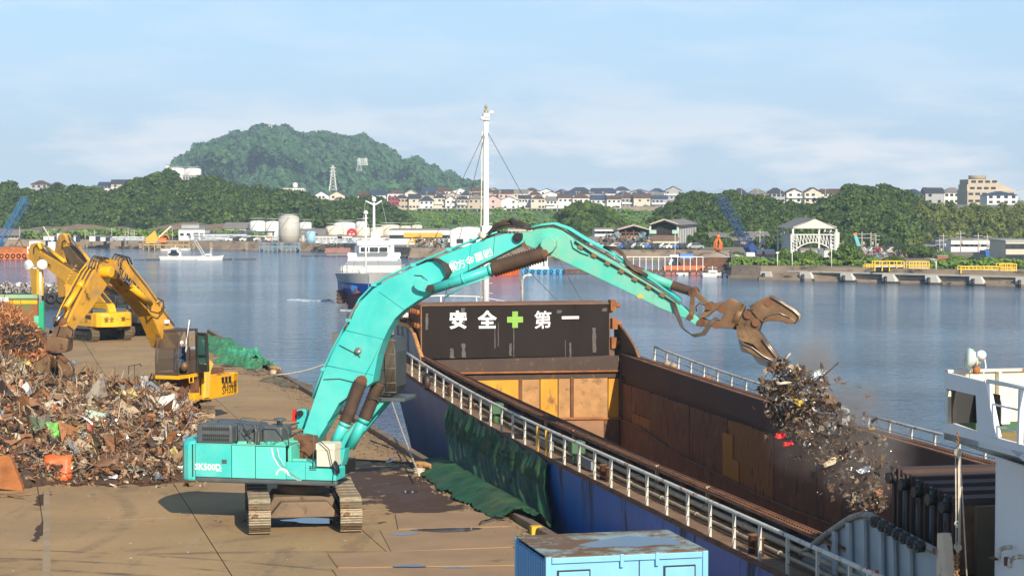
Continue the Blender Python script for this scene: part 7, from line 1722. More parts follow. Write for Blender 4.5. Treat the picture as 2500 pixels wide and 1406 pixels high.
for (x0,x1,lab) in ((1018,1215,'long concrete terrace on posts below the houses left of the mast'),(1236,1385,'long concrete terrace on posts below the houses right of the mast'),(1490,1520,'short concrete terrace on posts left of the stone wall')):
    a,b=D(x0,505,978),D(x1,505,978);T=thing('terrace',lab,'terrace',((a.x+b.x)/2,978,ZP-1.6));w=b.x-a.x
    MB().bb((-w/2,-1,2.2),(w/2,6,2.6)).build('slab',M_conc,T)
    pm=MB();pm.bb((-.18,-.8,-1),(.18,-.4,2.2));pmh=pm.mesh('post',M_conc)
    n=int(w/2.4)
    for i in range(n+1):o=bpy.data.objects.new('post',pmh);COL.objects.link(o);o.parent=T;o.location=(-w/2+w*i/n,0,0)
    MB().bb((-w/2,3,-1),(w/2,3.2,2.2)).build('back_wall_panel',M_fg,T)
bld('stone_wall','brownish stone retaining wall at the right end of the terrace','wall',1520,1612,505,975,2,mat('brown_stone',(.27,.21,.17),.9,var=.2),base=ZP-2.2)
ap=bld('stepped_apartment_block','beige stepped apartment block with round drum on top, on the right hill','apartment block',2362,2478,466,690,16,walls['beige'],'flat',M_fc,base=D(0,500,690).z,win=(2,7,1.6,.8),yaw=0)
for i,(x0,x1,y0,y1) in enumerate(((2362,2452,450,466),(2365,2432,438,450))):
    a,b=D(x0,y0,690),D(x1,y1,690);iv=frame(ap).inverted();p,q=iv @ a,iv @ b;mb=MB();mb.bb((p.x,-7.5,q.z),(q.x,6,p.z));st_=mb.build('storey',walls['beige'],ap)
    for j in range(4):m2=MB();m2.bb((p.x+1.0+j*2.4,-7.6,q.z+.5),(p.x+2.6+j*2.4,-7.45,q.z+1.3));m2.build('window',M_win,st_)
iv=frame(ap).inverted();p=iv @ D(2399,438,690);MB().cyl((p.x,0,p.z),(p.x,0,p.z+1.4),3.0,20).build('roof_drum',mat('drum_brown',(.3,.25,.17),.8),ap)
mb=MB();p,q,r_=iv @ D(2432,440,690),iv @ D(2482,466,690),iv @ D(2432,466,690);mb.prism([(p.x,p.z),(q.x,q.z),(r_.x,r_.z)],10,(1,0,0),(0,0,1),(0,0,0));mb.build('sloping_wing',walls['beige'],ap)
bld('white_block','white two-storey block below the stepped apartment block on the right hill','building',2410,2484,476,660,10,M_fw,'hip',M_roofb,1.2,D(0,500,660).z,(2,4,1.2,.8))
bld('rooftop_building','small white building with roof tank behind the right-hand houses','building',2263,2298,459,760,8,M_fw,base=D(0,480,760).z,win=(1,2,1.2,.9))
ab=bld('apartment_slab','low white apartment slab with roof tank in front of the mountain','apartment block',684,742,460,1000,10,M_fw,base=D(0,480,1000).z,win=(2,9,.8,.6))
MB().lathe([(1.2,0),(1.3,1),(1.2,2.4),(.3,2.8)],12,(1.0,0,4.2)).build('roof_tank',M_fw,ab)
def tank(label,x0,x1,ytop,d,m,dome=.15,base=None,group=None,bands=3,name='storage_tank',stairs=True):
    a,b=D(x0,ytop,d),D(x1,ytop,d);r=(b.x-a.x)/2;base=LAND_Z if base is None else base;h_=a.z-base
    T=thing(name,label,'tank',((a.x+b.x)/2,d+r,base),0,group)
    MB().lathe([(r,0),(r,h_*.5),(r,h_*.97)],28).build('tank_wall',m,T)
    MB().lathe([(r*1.01,h_*.97),(r*.8,h_*.97+r*dome*.6),(r*.3,h_*.97+r*dome),(.02,h_*.97+r*dome*1.05)],28).build('tank_roof',m,T)
    for k in range(bands):mb=MB();z=h_*(k+1)/(bands+1);mb.lathe([(r*1.006,z),(r*1.012,z+.06),(r*1.006,z+.12)],28);mb.build('wind_girder',m,T)
    if stairs:
        MB().tube([(r*1.03*math.cos(t),r*1.03*math.sin(t),h_*(i/14)) for i,t in enumerate([math.pi+1.7*q/14 for q in range(15)])],.12,4).build('stair',M_fg,T)
        MB().ring((0,0,h_*.97+.9),(0,0,1),r*.98,.04,28).build('roof_rail',M_steelp,T)
    return T
M_tk=mat('white_tank_paint',(.74,.74,.70),.5,var=.04,vs_=.3,rust=(.35,.25,.18),amt=.1,rs=.3,streak=.3);M_silo=mat('grey_silo',(.47,.45,.40),.6,var=.1,vs_=.3,rust=(.3,.2,.15),amt=.3,rs=.4,streak=.2)
for args in (('white tank left of the grey silo, nearest to it',646,681,541,575,M_tk),('white tank second left of the grey silo',607,645,540,575,M_tk),('tall weathered grey silo with domed top',677,728,530,540,M_silo,.3),
             ('white tank right behind the grey silo',729,759,543,575,M_tk),('small light blue upright tank right of the grey silo',746,769,565,528,mat('tank_light_blue',(.30,.55,.70),.5,var=.06)),
             ('small grey tank between silo and light blue tank',734,743,574,525,M_silo),('cream tank at the left of the middle tank farm',793,838,553,560,M_cream),('white tank behind the cream one',812,866,545,600,M_tk),
             ('tall white tank in the middle tank farm',868,893,541,590,M_tk),('cream tank beside the red round sign',866,902,556,560,M_cream),('cream tank just left of the coaster mast',903,936,556,565,M_cream),('cream tank right of the coaster mast',927,975,551,600,M_cream),
             ('low cream tank behind the white shed, left',976,1003,552,600,M_cream),('low cream tank behind the white shed, right',1004,1030,550,600,M_cream)):
    tank(args[0],*args[1:6],**({'dome':args[6]} if len(args) > 6 else {}))
for i in range(4):tank(['leftmost','second','third','rightmost'][i]+' of four small upright silos behind the teal arm',1404+i*9,1412+i*9,571,560,M_tk,stairs=False,bands=1,name='small_silo')
zt1=D(0,436,800).z
tank('left water tank of the white pair on the wooded hilltop',405,448,411,800,M_fw,base=zt1-2,name='water_tank');tank('right water tank of the white pair on the wooded hilltop',446,488,412,800,M_fw,base=zt1-2,name='water_tank')
tt=bld('tank_stair_tower','small white stair tower standing at the left water tank on the hilltop','tower',405,412,404,797,2,M_fw,base=zt1)
bld('hilltop_terrace','grey terrace wall with small posts below the hilltop water tanks','wall',446,508,429,790,5,M_fg,base=D(0,441,790).z,win=(1,9,.5,.9))
p=D(859,570,556);sg=thing('round_company_sign','red ring sign with curved letter mark on the cream tank','sign',p)
MB().ring((0,0,0),(0,1,0),1.15,.36,20).build('ring',M_red,sg)
MB().bb((-.9,-.3,.25),(.7,-.1,.55)).bb((-.1,-.32,-.9),(.25,-.12,.4)).build('letter_mark',M_red,sg);MB().cyl((0,.1,0),(0,.2,0),1.3,20).build('plate',M_fw,sg)
for a in (('long white shed with small windows behind the yellow gantry',950,1098,562,500,18,M_fw,'flat',None,1,(1,5,3.0,.9)),('white plant building at the foot of the cutting, left',436,500,561,560,12,M_fw,'flat',None,1,(1,4,1,.7)),
          ('small grey building on top of the white plant building',443,486,549,572,10,M_fg,'flat',None,1,(1,4,1,.6)),('long low grey shed between plant and silo',500,600,572,560,14,M_fg,'flat',M_roofb,1,None),
          ('small cream shed behind the tanks at left',548,600,556,590,10,M_fc,'gx',M_roofg,1.5,None),('grey gabled shed under the light blue tank',728,790,577,545,12,M_fg,'gx',M_roofg,2,None),
          ('low white office below the cream tanks',770,860,577,530,8,M_fw,'flat',None,1,(1,10,.8,.6)),('low white office left of the coaster',862,950,580,525,8,M_fw,'flat',None,1,(1,8,.8,.6)),
          ('white boxy cabin, left one on the left shore',218,243,577,548,4,M_fw,'flat',None,1,None),('white boxy cabin, right one on the left shore',245,266,579,548,4,M_fw,'flat',None,1,None),
          ('long pale low building at the far left shore',18,88,573,570,8,M_fc,'gx',M_roofg,1.2,(1,8,.9,.6)),('white low shed below the left cutting',106,150,577,560,6,M_fw,'flat',None,1,None),
          ('tiny white kiosk near the left seawall',180,188,577,540,2,M_fw,'flat',None,1,None),
          ('cream two-storey office right of the mast behind the boom',1240,1300,560,520,10,M_fc,'flat',None,1,(2,6,.9,.7)),
          ('white office beside the rusty open shed',1452,1508,560,520,14,M_fw,'flat',None,1,(2,5,1.6,.7)),('low dark roofed hut before the rusty shed',1440,1480,588,500,8,M_fc,'gx',M_roofg,1,None),('small hut with brown roof before the rusty shed',1468,1500,592,480,6,M_fg,'gx',M_roofr,1,None),
          ('tan long workshop with grey roof right of the big open warehouse',1738,1882,585,480,18,mat('workshop_tan',(.38,.30,.23),.8,var=.12,vs_=.2),'gx',M_roofg,1.8,(1,6,1.8,1.0,.3)),
          ('small cream house left of the long white factory',2236,2292,601,440,10,M_fc,'flat',None,1,(1,2,1.2,.8)),('long white factory with a row of little windows at right',2322,2500,587,430,16,M_fw,'flat',None,1,(1,14,1.5,.5)),
          ('beige office block with large windows at the right edge',2456,2560,590,350,12,M_fc,'flat',M_fg,1,(2,6,1.3,.9)),('low grey shed between trees and poles at right',2300,2325,602,445,8,M_fg,'flat',None,1,None),
          ('white low block before the long white factory',2346,2395,640,340,4,M_fw,'flat',None,1,None)):
    bld('shed' if 'shed' in a[0] or 'hut' in a[0] else 'building',a[0],'building',a[1],a[2],a[3],a[4],a[5],a[6],a[7],a[8],a[9],win=a[10],door=True)
p0,p1=D(1098,602,470),D(1180,556,470);T=thing('white_hall','large white hall with rounded roof left of the boom tip','building',((p0.x+p1.x)/2,480,LAND_Z));w=p1.x-p0.x;h_=p1.z-LAND_Z
MB().prism([(-w/2,0),(w/2,0),(w/2,h_*.86),(w*.3,h_*.99),(0,h_*1.02),(-w*.3,h_*.99),(-w/2,h_*.86)],18,(1,0,0),(0,0,1)).build('wall',M_fw,T,bev=.3)
for i in range(2):MB().bb((-w*.3+i*3,-9.08,1.0),(-w*.3+1.6+i*3,-8.9,2.0)).build('window',M_win,T)
def open_shed(name,label,x0,x1,xs,ye,yr,d,depth,wm,rm,side=True):
    a,b,s_=D(x0,ye,d),D(x1,ye,d),D(xs,ye,d+depth*.15);zr=D((x0+x1)/2,yr,d).z-LAND_Z;h_=a.z-LAND_Z;w=b.x-a.x;shift=D(xs,ye,d+depth).x-D(x1,ye,d+depth).x
    T=thing(name,label,'warehouse',((a.x+b.x)/2,d,LAND_Z));sx=Vector((s_.x-b.x,depth,0))
    A,B,Cc=Vector((-w/2,0,0)),Vector((w/2,0,0)),Vector((0,0,0));up=Vector((0,0,h_));R_=Vector((0,0,zr))
    MB().add([B,B+sx,B+sx+up,B+up],[(0,1,2,3)]).add([A,A+sx,A+sx+up,A+up],[(3,2,1,0)]).add([A+sx,B+sx,B+sx+up,R_+sx,A+sx+up],[(0,1,2,3,4)]).build('wall',wm,T)
    mb=MB();o=Vector((.5,0,-.1));f=Vector((0,-.8,0));t=Vector((0,0,-.3))
    mb.add([B+up+o+f,R_+f,A+up-o+f+Vector((0,0,-.2)),B+up+o+sx,R_+sx,A+up-o+sx+Vector((0,0,-.2))],[(0,3,4,1),(1,4,5,2)]);mb.add([v+t for v in (B+up+o+f,R_+f,A+up-o+f,B+up+o+sx,R_+sx,A+up-o+sx)],[(1,4,3,0),(2,5,4,1)])
    mb.build('roof',rm,T)
    MB().beam(A+up,R_,.3,.5).beam(B+up,R_,.3,.5).beam(A,A+up,.5).beam(B,B+up,.5).build('portal_frame',M_fc,T)
    n=8
    for i in range(1,n):mb=MB();p=B+sx*(i/n);mb.beam(p+Vector((.05,-.05,0)),p+up+Vector((.05,-.05,0)),.15);mb.build('wall_rib',wm,T)
    mb=MB();mb.add([A+Vector((0,.5,0)),B+Vector((0,.5,0)),B+up+Vector((0,.5,0)),R_+Vector((0,.5,0)),A+up+Vector((0,.5,0))],[]);return T,w,h_
T,w,h_=open_shed('open_warehouse','largest grey warehouse with huge dark open gable and pale ribbed side',1587,1655,1730,549,537,465,34,M_fg,M_roofg)
MB().bb((-w/2+.3,1.5,0),(w/2-.3,2,h_*.99)).build('interior_shade_sheet',M_dark,T)  # near-black sheet behind the opening, stands in for the shade inside
MB().bb((-w/2,-3.5,0),(w/2-.2,-.5,h_*.38)).build('cream_annex',mat('annex_cream',(.55,.52,.36),.8,var=.1),T)
MB().prism([(-4,h_*.38),(-.3,h_*.56),(-.3,h_*.5),(-4,h_*.36)],w,(0,1,0),(0,0,1)).build('annex_roof',M_roofr,T)
for sx_ in (-w/2+.6,w/2-.6):MB().bb((sx_-.8,-1.0,h_*.62),(sx_+.8,-.3,h_*.78)).build('hoist_platform',mat('pale_green_steel',(.3,.5,.42),.6),T)
T,w,h_=open_shed('rusty_open_shed','rusty dark open shed with brown roof left of the largest warehouse',1508,1586,1587,562,551,475,26,M_roofr,M_roofr)
MB().bb((-w/2+.3,6,0),(w/2-.3,6.5,h_)).build('interior_shade_sheet',M_dark,T)  # same near-black sheet, painted shade of the shed's inside
for i in range(5):MB().beam((-w/2+w*i/4,0,0),(-w/2+w*i/4,0,h_),.3).build('post',M_rust,T)
MB().beam((-w/2,0,h_*.65),(w/2,0,h_*.65),.35).beam((-w/2,0,h_*.85),(w/2,0,h_*.85),.25).build('crane_rail',M_rust,T)
gd_=372.0;T=thing('gantry_shed','white gable roofed gantry shed on lattice legs over a slipway','gantry',D(1989,600,gd_));T.location.z=LAND_Z
iv=frame(T).inverted()
def gq(x,y,dd=0):return iv @ D(x,y,gd_+dd)
a,b,c=gq(1936,558),gq(2042,558),gq(1990,534)
MB().prism([(a.x,a.z),(b.x,b.z),(b.x,b.z+.3),(c.x,c.z),(a.x,a.z+.3)],.5,(1,0,0),(0,0,1),(0,0,0)).build('gable',mat('gable_cream',(.62,.58,.5),.8),T)
MB().add([(b.x+.3,-.5,b.z),(b.x+.3,22,b.z),(c.x,22,c.z+.1),(c.x,-.5,c.z+.1),(a.x-.3,-.5,a.z),(a.x-.3,22,a.z)],[(0,1,2,3),(3,2,5,4)]).build('roof',M_roofg,T)
mb=MB()
for x in (a.x,b.x):
    for y in (0,7,14,21):mb.beam((x,y,0),(x,y,a.z),.35)
mb.build('column',M_steelp,T)
def lattice(mb,p,q,w,n,r=.08,up=Vector((0,0,1))):
    p,q=Vector(p),Vector(q);d=(q-p);s=d.normalized().cross(up if abs(d.normalized().dot(up)) < .9 else Vector((0,1,0))).normalized()*w/2;t=d.normalized().cross(s).normalized()*w/2
    cs=[s+t,s-t,-s-t,-s+t]
    for c_ in cs:mb.beam(p+c_,q+c_,r)
    for i in range(n):
        u,v=p.lerp(q,i/n),p.lerp(q,(i+1)/n)
        for k in range(4):mb.beam(u+cs[k],v+cs[(k+1) % 4],r*.6)
    return mb
for (x,y) in ((1938,572),(2034,571)):
    t_=gq(x,y,-3);mb=MB();lattice(mb,(t_.x,-3,0),(t_.x,-3,t_.z),1.0,8,.16);mb.build('lattice_leg',M_steelp,T)
t0,t1=gq(1938,573,-3),gq(2034,573,-3);mb=MB();n=12
for i in range(n):
    u,v=i/n,(i+1)/n;zb=lambda q:t0.z-1.4-1.6*(2*q-1) ** 2
    x0_,x1_=t0.x+(t1.x-t0.x)*u,t0.x+(t1.x-t0.x)*v;mb.beam((x0_,-3,t0.z),(x1_,-3,t0.z),.2);mb.beam((x0_,-3,zb(u)),(x1_,-3,zb(v)),.2);mb.beam((x0_,-3,t0.z),(x1_,-3,zb(v)),.12);mb.beam((x0_,-3,zb(u)),(x0_,-3,t0.z),.12)
mb.build('truss_girder',M_steelp,T)
mb=MB();q=gq(2042,568);q2=gq(2054,568);mb.bb((q.x,2,0),(q2.x,16,q.z));mb.build('side_wall',mat('pale_green_wall',(.5,.56,.46),.7,var=.1),T)
mb=MB();q,q2=gq(1947,600),gq(1965,600);mb.bb((q.x,10,0),(q2.x,20,gq(0,574).z));mb.build('inner_wall',mat('pale_green_wall',(.5,.56,.46),.7),T)
for i,(x0,x1,c_) in enumerate(((1955,1975,(.35,.33,.3)),(1982,1996,(.3,.38,.48)),(1998,2012,(.12,.14,.2)),(2012,2028,(.5,.5,.48)))):
    bld('shipping_box',['grey','pale blue','dark navy','white'][i]+' storage box standing under the gantry shed','container',x0,x1,611,366,4,mat('box_col%d' % i,c_,.6),base=LAND_Z)
def crane(label,base,foot,tip,d,house,m,cab_lab,w=1.5,counter=True):
    T=thing('lattice_boom_crane',label,'crane',D(base[0],base[1],d));iv=frame(T).inverted();f,t=iv @ D(*foot,d),iv @ D(*tip,d-6)
    mb=MB();lattice(mb,f,t,w,22,.11);mb.build('lattice_boom',m,T)
    k=(t-f).normalized();MB().beam(f,f+k*3,w).build('boom_foot',m,T)
    if house:
        (x0,y0,x1,y1)=house;a,b=iv @ D(x0,y0,d),iv @ D(x1,y1,d);mb=MB();mb.bb((a.x,-2,b.z),(b.x,2,a.z));hs=mb.build('machine_house',M_fw,T,bev=.1)
        MB().bb((a.x,-2.05,b.z+(a.z-b.z)*.35),(b.x,-2.02,b.z+(a.z-b.z)*.48)).build('orange_stripe',M_orange,hs)
        MB().bb((a.x+1.1,-2.06,b.z+.3),(a.x+1.5,-2.02,b.z+1.4)).build('door',M_win,hs)
        MB().bb((a.x-.3,-2.2,b.z-1.0),(b.x,2.2,b.z)).build('turntable',M_black,T)
        g0,g1=iv @ D(1847,612,d),iv @ D(1864,580,d);MB().beam(g0,g1,.35).beam(iv @ D(1868,612,d),g1,.3).beam(g0+Vector((.6,0,0)),g1,.2).build('gantry_mast',mat('navy_steel',(.03,.04,.09),.5),T)
        MB().tube([g1,t],.05,4).build('pendant_rope',M_wire,T)
        MB().tube([t,iv @ D(1752,576,d-6)],.05,4).build('hoist_rope',M_wire,T)
    return T
M_navy=mat('crane_navy',(.03,.075,.24),.5,var=.1)
crane('navy blue lattice crane with white cab house beside the gravel barge',(1865,632),(1843,627),(1758,480),402,(1845,609,1889,630),M_navy,'')
crane('light blue lattice crane boom leaning over the orange barge at the left edge',(0,610),(-12,612),(64,484),452,None,mat('crane_blue',(.06,.22,.45),.5,var=.1),'',1.4)
p=D(1753,578,396);T=thing('orange_grab','orange grab hanging above the tan gravel heap','grab',p)
for k in range(6):a_=k*1.047;MB().tube([(0,0,0),(.7*math.cos(a_),.7*math.sin(a_),-1.2),(.8*math.cos(a_),.8*math.sin(a_),-2.2),(.15*math.cos(a_),.15*math.sin(a_),-2.9)],.14,5).build('grab_claw',M_orange,T)
MB().cyl((0,0,-.3),(0,0,.4),.35,10).build('grab_head',M_orange,T)
def heap(label,x0,x1,ytop,d,base,m,seed,name='gravel_heap'):
    a,b=D(x0,ytop,d),D(x1,ytop,d);w=(b.x-a.x)/2;h_=a.z-base;c=Vector(((a.x+b.x)/2,d+3,base));vs_=[(0,0,h_)];n=20
    for k in (1,2,3,4):
        for j in range(n):t=6.2832*j/n;rr=k/4*(1+.12*noise.noise(Vector((math.cos(t)*2,math.sin(t)*2,seed))));vs_.append((w*rr*math.cos(t),w*.5*rr*math.sin(t),h_*(1-k/4) ** 1.1))
    fs=[(0,1+j,1+(j+1) % n) for j in range(n)]+[(1+(k-1)*n+j,1+k*n+j,1+k*n+(j+1) % n,1+(k-1)*n+(j+1) % n) for k in (1,2,3) for j in range(n)]
    mb=MB();mb.add(vs_,fs,True);o=mb.build(name,m);o.location=c;return tag(o,label,'gravel heap')
heap('tan gravel heap under the orange grab',1716,1815,612,404,-.9,mat('tan_gravel',(.34,.28,.21),.95,var=.15,vs_=1,bump=1,bs=3),1);heap('pale grey gravel heap in the right half of the brown barge',1762,1838,622,392,-.7,mat('grey_gravel',(.5,.46,.42),.95,var=.1,vs_=1,bump=1,bs=3),2)
heap('small pale gravel heap at the left of the brown barge',1700,1735,628,391,-.7,MATS['grey_gravel'],3)
def floater(name,label,cat,x0,x1,yw,ydeck,m,width=5,rake=1.0,taper=False,d=None,rm=None):
    """a hull lying across the view: waterline at yw"""
    p=G((x0+x1)/2,yw,WATER_Z);d=p.y;a,b=D(x0,ydeck,d),D(x1,ydeck,d);T=thing(name,label,cat,((a.x+b.x)/2,d+width/2,WATER_Z));w=b.x-a.x;h_=a.z-WATER_Z
    mb=MB();X=w/2
    if taper:
        V=[(-X,-width/2,h_),(X*.5,-width/2,h_),(X,0,h_+h_*.35),(X*.5,width/2,h_),(-X,width/2,h_),(-X+.3,-width*.4,-.6),(X*.45,-width*.4,-.6),(X*.8,0,-.6),(X*.45,width*.4,-.6),(-X+.3,width*.4,-.6)]
        mb.add(V,[(0,1,2,3,4),(0,5,6,1),(1,6,7,2),(2,7,8,3),(3,8,9,4),(4,9,5,0)])
    else:mb.prism([(-X,h_),(X,h_),(X-rake,-.6),(-X+rake,-.6)],width,(1,0,0),(0,0,1))
    mb.build('hull',m,T,bev=.05)
    if rm:MB().bb((-X,-width/2-.05,h_-.25),(X*(.5 if taper else 1),-width/2,h_-.05)).build('rubbing_strake',rm,T)
    return T,w,h_,d
T,w,h_,d=floater('gravel_barge','brown steel barge carrying gravel beside the navy crane','barge',1655,1845,651,632,M_rust,9)
MB().bb((w*.38,-4.6,h_),(w*.49,-1,h_+1.2)).build('deck_cabin',M_fw,T);MB().bb((-w*.47,-4.2,h_),(-w*.30,-1,h_+.9)).build('blue_cover',mat('blue_sheet',(.1,.25,.6),.7),T)
T,w,h_,d=floater('tyre_barge','dark barge fringed with black tyres and loaded with pale scrap at the left','barge',-60,188,748,716,M_black,14,.2)
tm=MB();tm.ring((0,0,0),(0,1,0),.46,.20,16);tmesh=tm.mesh('tyre',mat('tyre_rubber',(.02,.02,.021),.7,var=.2))
n=int(w/1.12)
for i in range(n):o=bpy.data.objects.new('tyre',tmesh);COL.objects.link(o);o.parent=T;o.location=(-w/2+(i+.5)*w/n,-7.22,h_-.55+rnd.uniform(-.05,.05))
pos=[(T.location.x+rnd.uniform(-w/2,w/2),T.location.y+rnd.uniform(-6.5,-1),WATER_Z+h_+rnd.random() ** 2*1.0) for _ in range(1500)]
scatter_stuff('barge_scrap_load',pos,[rnd.uniform(.2,.7) for _ in pos],palette_mat('pale_scrap',[(4,(.55,.54,.5)),(3,(.12,.1,.09)),(3,(.3,.28,.25)),(1,(.7,.7,.7)),(1,(.3,.16,.1))]),21)
T,w,h_,d=floater('orange_crane_barge','orange work barge at the left edge under the light blue crane','barge',-60,66,632,617,M_orange,10,.5)
MB().bb((-w*.1,-2,h_),(w*.36,2,h_+1.2)).build('rusty_deckhouse',M_rust_orange,T);MB().beam((w*.15,0,h_+1),(w*.24,0,h_+3),.2).beam((w*.33,0,h_+1),(w*.24,0,h_+3),.2).build('frame',M_rust,T)
for i in range(6):MB().ring((-w*.1+i*w*.11,-5.1,h_-.7),(0,1,0),.4,.16,12).build('tyre',M_black,T)
MB().bb((w*.40,-4,h_),(w*.49,-1,h_+.9)).build('white_locker',M_orange,T)
T,w,h_,d=floater('white_work_ship','white work ship with orange hull band moored behind the yellow arms','ship',62,150,634,620,M_orange,7,.5)
for (x0,x1,z0_,z1_,m_) in ((-.48,.0,0,1.6,M_fw),(-.42,-.1,1.6,2.8,M_fw),(.05,.45,0,1.4,M_fw),(.1,.3,1.4,2.6,M_fw),(.35,.42,0,4.5,M_fw)):
    MB().bb((w*x0,-2.5,h_+z0_),(w*x1,2,h_+z1_)).build('deckhouse',m_,T)
MB().bb((-w*.45,-2.56,h_+.6),(-w*.02,-2.52,h_+1.1)).build('window_band',M_win,T);MB().beam((w*.2,0,h_+2),(-w*.1,0,h_+6),.15).build('derrick',M_fw,T)
T,w,h_,d=floater('grey_launch','small grey launch hauled out beside the left seawall','boat',168,196,600,590,M_fg,2.5,.4,True)
T.location.z+=1.4
def boat(label,x0,x1,yw,ydeck,cab,m=None,mast=None,name='fishing_boat',hm=None,rig=False):
    T,w,h_,d=floater(name,label,'boat',x0,x1,yw,ydeck,hm or M_fw,max(2.5,(x1-x0)/5000*G(x0,yw,WATER_Z).y*.28),.5,True)
    iv=frame(T).inverted()
    for (cx0,cx1,cy) in cab:a,b=iv @ D(cx0,cy,d),iv @ D(cx1,cy,d);mb=MB();mb.bb((a.x,-1.0,h_),(b.x,1.0,a.z));cb=mb.build('cabin',m or M_fw,T,bev=.1);MB().bb((a.x+.2,-1.04,a.z-.9),(b.x-.3,-1.0,a.z-.35)).build('window',M_win,cb)
    if mast:a=iv @ D(mast[0],mast[1],d);MB().cyl((a.x,0,h_),(a.x,0,a.z),.07,6).beam((a.x-.8,0,a.z*.85),(a.x+.8,0,a.z*.85),.06).build('mast',M_fw,T)
    return T,w,h_,d
boat('larger white fishing boat with cabin on the left water',388,505,634,626,[(408,440,614),(414,434,606)],mast=(425,600))
T,w,h_,d=boat('second white fishing boat overlapping the larger one, with lattice net gantry',478,545,635,626,[(500,515,620)])
mb=MB();lattice(mb,(-w*.2,0,h_),(-w*.55,0,h_+3.4),.5,8,.05);lattice(mb,(0,0,h_),(w*.04,0,h_+1.8),.3,5,.04);mb.build('net_gantry',M_steelp,T)
boat('flat white skiff tied below the yellow jetty',392,440,612,608,[]);boat('small white open boat at the end of the yellow jetty',440,464,611,607,[])
boat('small white cabin cruiser left of the concrete quay corner',1714,1770,676,667,[(1730,1752,660)],mast=(1741,650),name='cabin_cruiser')
boat('white skiff moored below the rusty pontoon pier, left',1560,1600,672,665,[]);boat('white skiff moored below the rusty pontoon pier, right',1650,1690,672,664,[])
boat('small white boat by the blue piled jetty',1018,1050,621,614,[(1028,1036,610)])
T,w,h_,d=floater('tugboat','bright blue and white tug with tyres lying behind the boom','tug',1274,1376,668,658,mat('tug_blue',(.04,.33,.62),.5,var=.1),6,.3,False)
for i in range(7):MB().ring((-w/2+.8+i*w*.15,-3.08,h_-.35),(0,1,0),.26,.10,12).build('tyre',M_black,T)
iv=frame(T).inverted()
for (a0,a1,y0,y1) in ((1292,1340,652,658),(1296,1326,632,652),(1300,1318,618,632)):a,b=iv @ D(a0,y0,d),iv @ D(a1,y1,d);MB().bb((a.x,-2,max(h_,b.z)),(b.x,1.5,a.z)).build('wheelhouse',M_fw,T,bev=.08)
a=iv @ D(1306,603,d);MB().cyl((a.x,0,h_),(a.x,0,a.z),.12,8).cyl((a.x+2,0,h_),(a.x+2,0,a.z-1.5),.35,10).build('mast',M_fw,T);MB().bb((a.x-.7,-2.05,a.z-2.1),(a.x+.9,-2.0,a.z-1.6)).build('window_band',M_win,T)
T,w,h_,d=floater('orange_workboat','orange hulled workboat half hidden under the boom by the blue tug','boat',1176,1274,672,655,mat('boat_orange',(.75,.14,.02),.5),6,.8,True)
MB().bb((-w*.4,-1.5,h_),(0,1.5,h_+1.5)).build('deckhouse',M_win,T)
T,w,h_,d=floater('orange_pontoon_boat','long orange boat lying inside the white railed pontoon pier','boat',1620,1722,662,650,mat('boat_orange',(.75,.14,.02),.5),4,.3)
T,w,h_,d=floater('small_ferry','little white wheelhouse boat with blue awning behind the pontoon pier','boat',1632,1668,648,641,M_fw,4,.3);MB().bb((-w*.4,-1.5,h_),(w*.35,1,h_+1.5)).build('wheelhouse',M_fw,T);MB().bb((-w*.38,-1.55,h_+.7),(w*.33,-1.5,h_+1.2)).build('window_band',M_win,T);MB().cyl((0,0,h_),(0,0,h_+6),.06,6).build('mast',M_fw,T)
def jetty(label,x0,x1,yw,yt,m,n,rail=None,pile=.12,name='jetty',brace=True,rm=None):
    p=G((x0+x1)/2,yw,WATER_Z);d=p.y;a,b=D(x0,yt,d),D(x1,yt,d);T=thing(name,label,'jetty',((a.x+b.x)/2,d,WATER_Z));w=b.x-a.x;h_=a.z-WATER_Z
    MB().bb((-w/2,0,h_-.3),(w/2,5,h_)).build('deck',m,T)
    for i in range(n+1):
        x=-w/2+w*i/n;mb=MB();mb.beam((x,.2,-1),(x,.2,h_-.2),pile*2)
        if brace and i < n:mb.beam((x,.2,.3),(x+w/n,.2,h_-.4),pile)
        mb.build('pile',m,T)
        if rail:MB().beam((x,0,h_),(x,0,h_+rail),.12).build('rail_post',rm or m,T)
    if rail:MB().beam((-w/2,0,h_+rail),(w/2,0,h_+rail),.14).build('rail',rm or m,T)
    return T
M_yj=mat('yellow_jetty_steel',(.42,.30,.13),.7,var=.2,rust=RUST,amt=.3);M_bj=mat('blue_jetty_steel',(.14,.26,.36),.6,var=.2,rust=RUST,amt=.3)
jetty('yellow brown steel jetty on piles at the left seawall',349,462,610,597,M_yj,8,1.0);jetty('blue steel piled jetty below the grey silo',633,732,615,601,M_bj,9,.8);jetty('blue piled jetty right of the coaster wheelhouse',955,1022,624,606,M_bj,7,.8)
jetty('rusty piled pontoon pier with tall white rail beside the small cruiser',1500,1716,672,661,M_rust,14,2.4,brace=False,rm=M_fw);jetty('rusty pontoon walkway behind the tug',1376,1502,668,660,M_rust,9,None,brace=False)
jetty('low dark pontoon between small pier and quay corner',1716,1786,664,656,M_rust,6,1.0,brace=False)
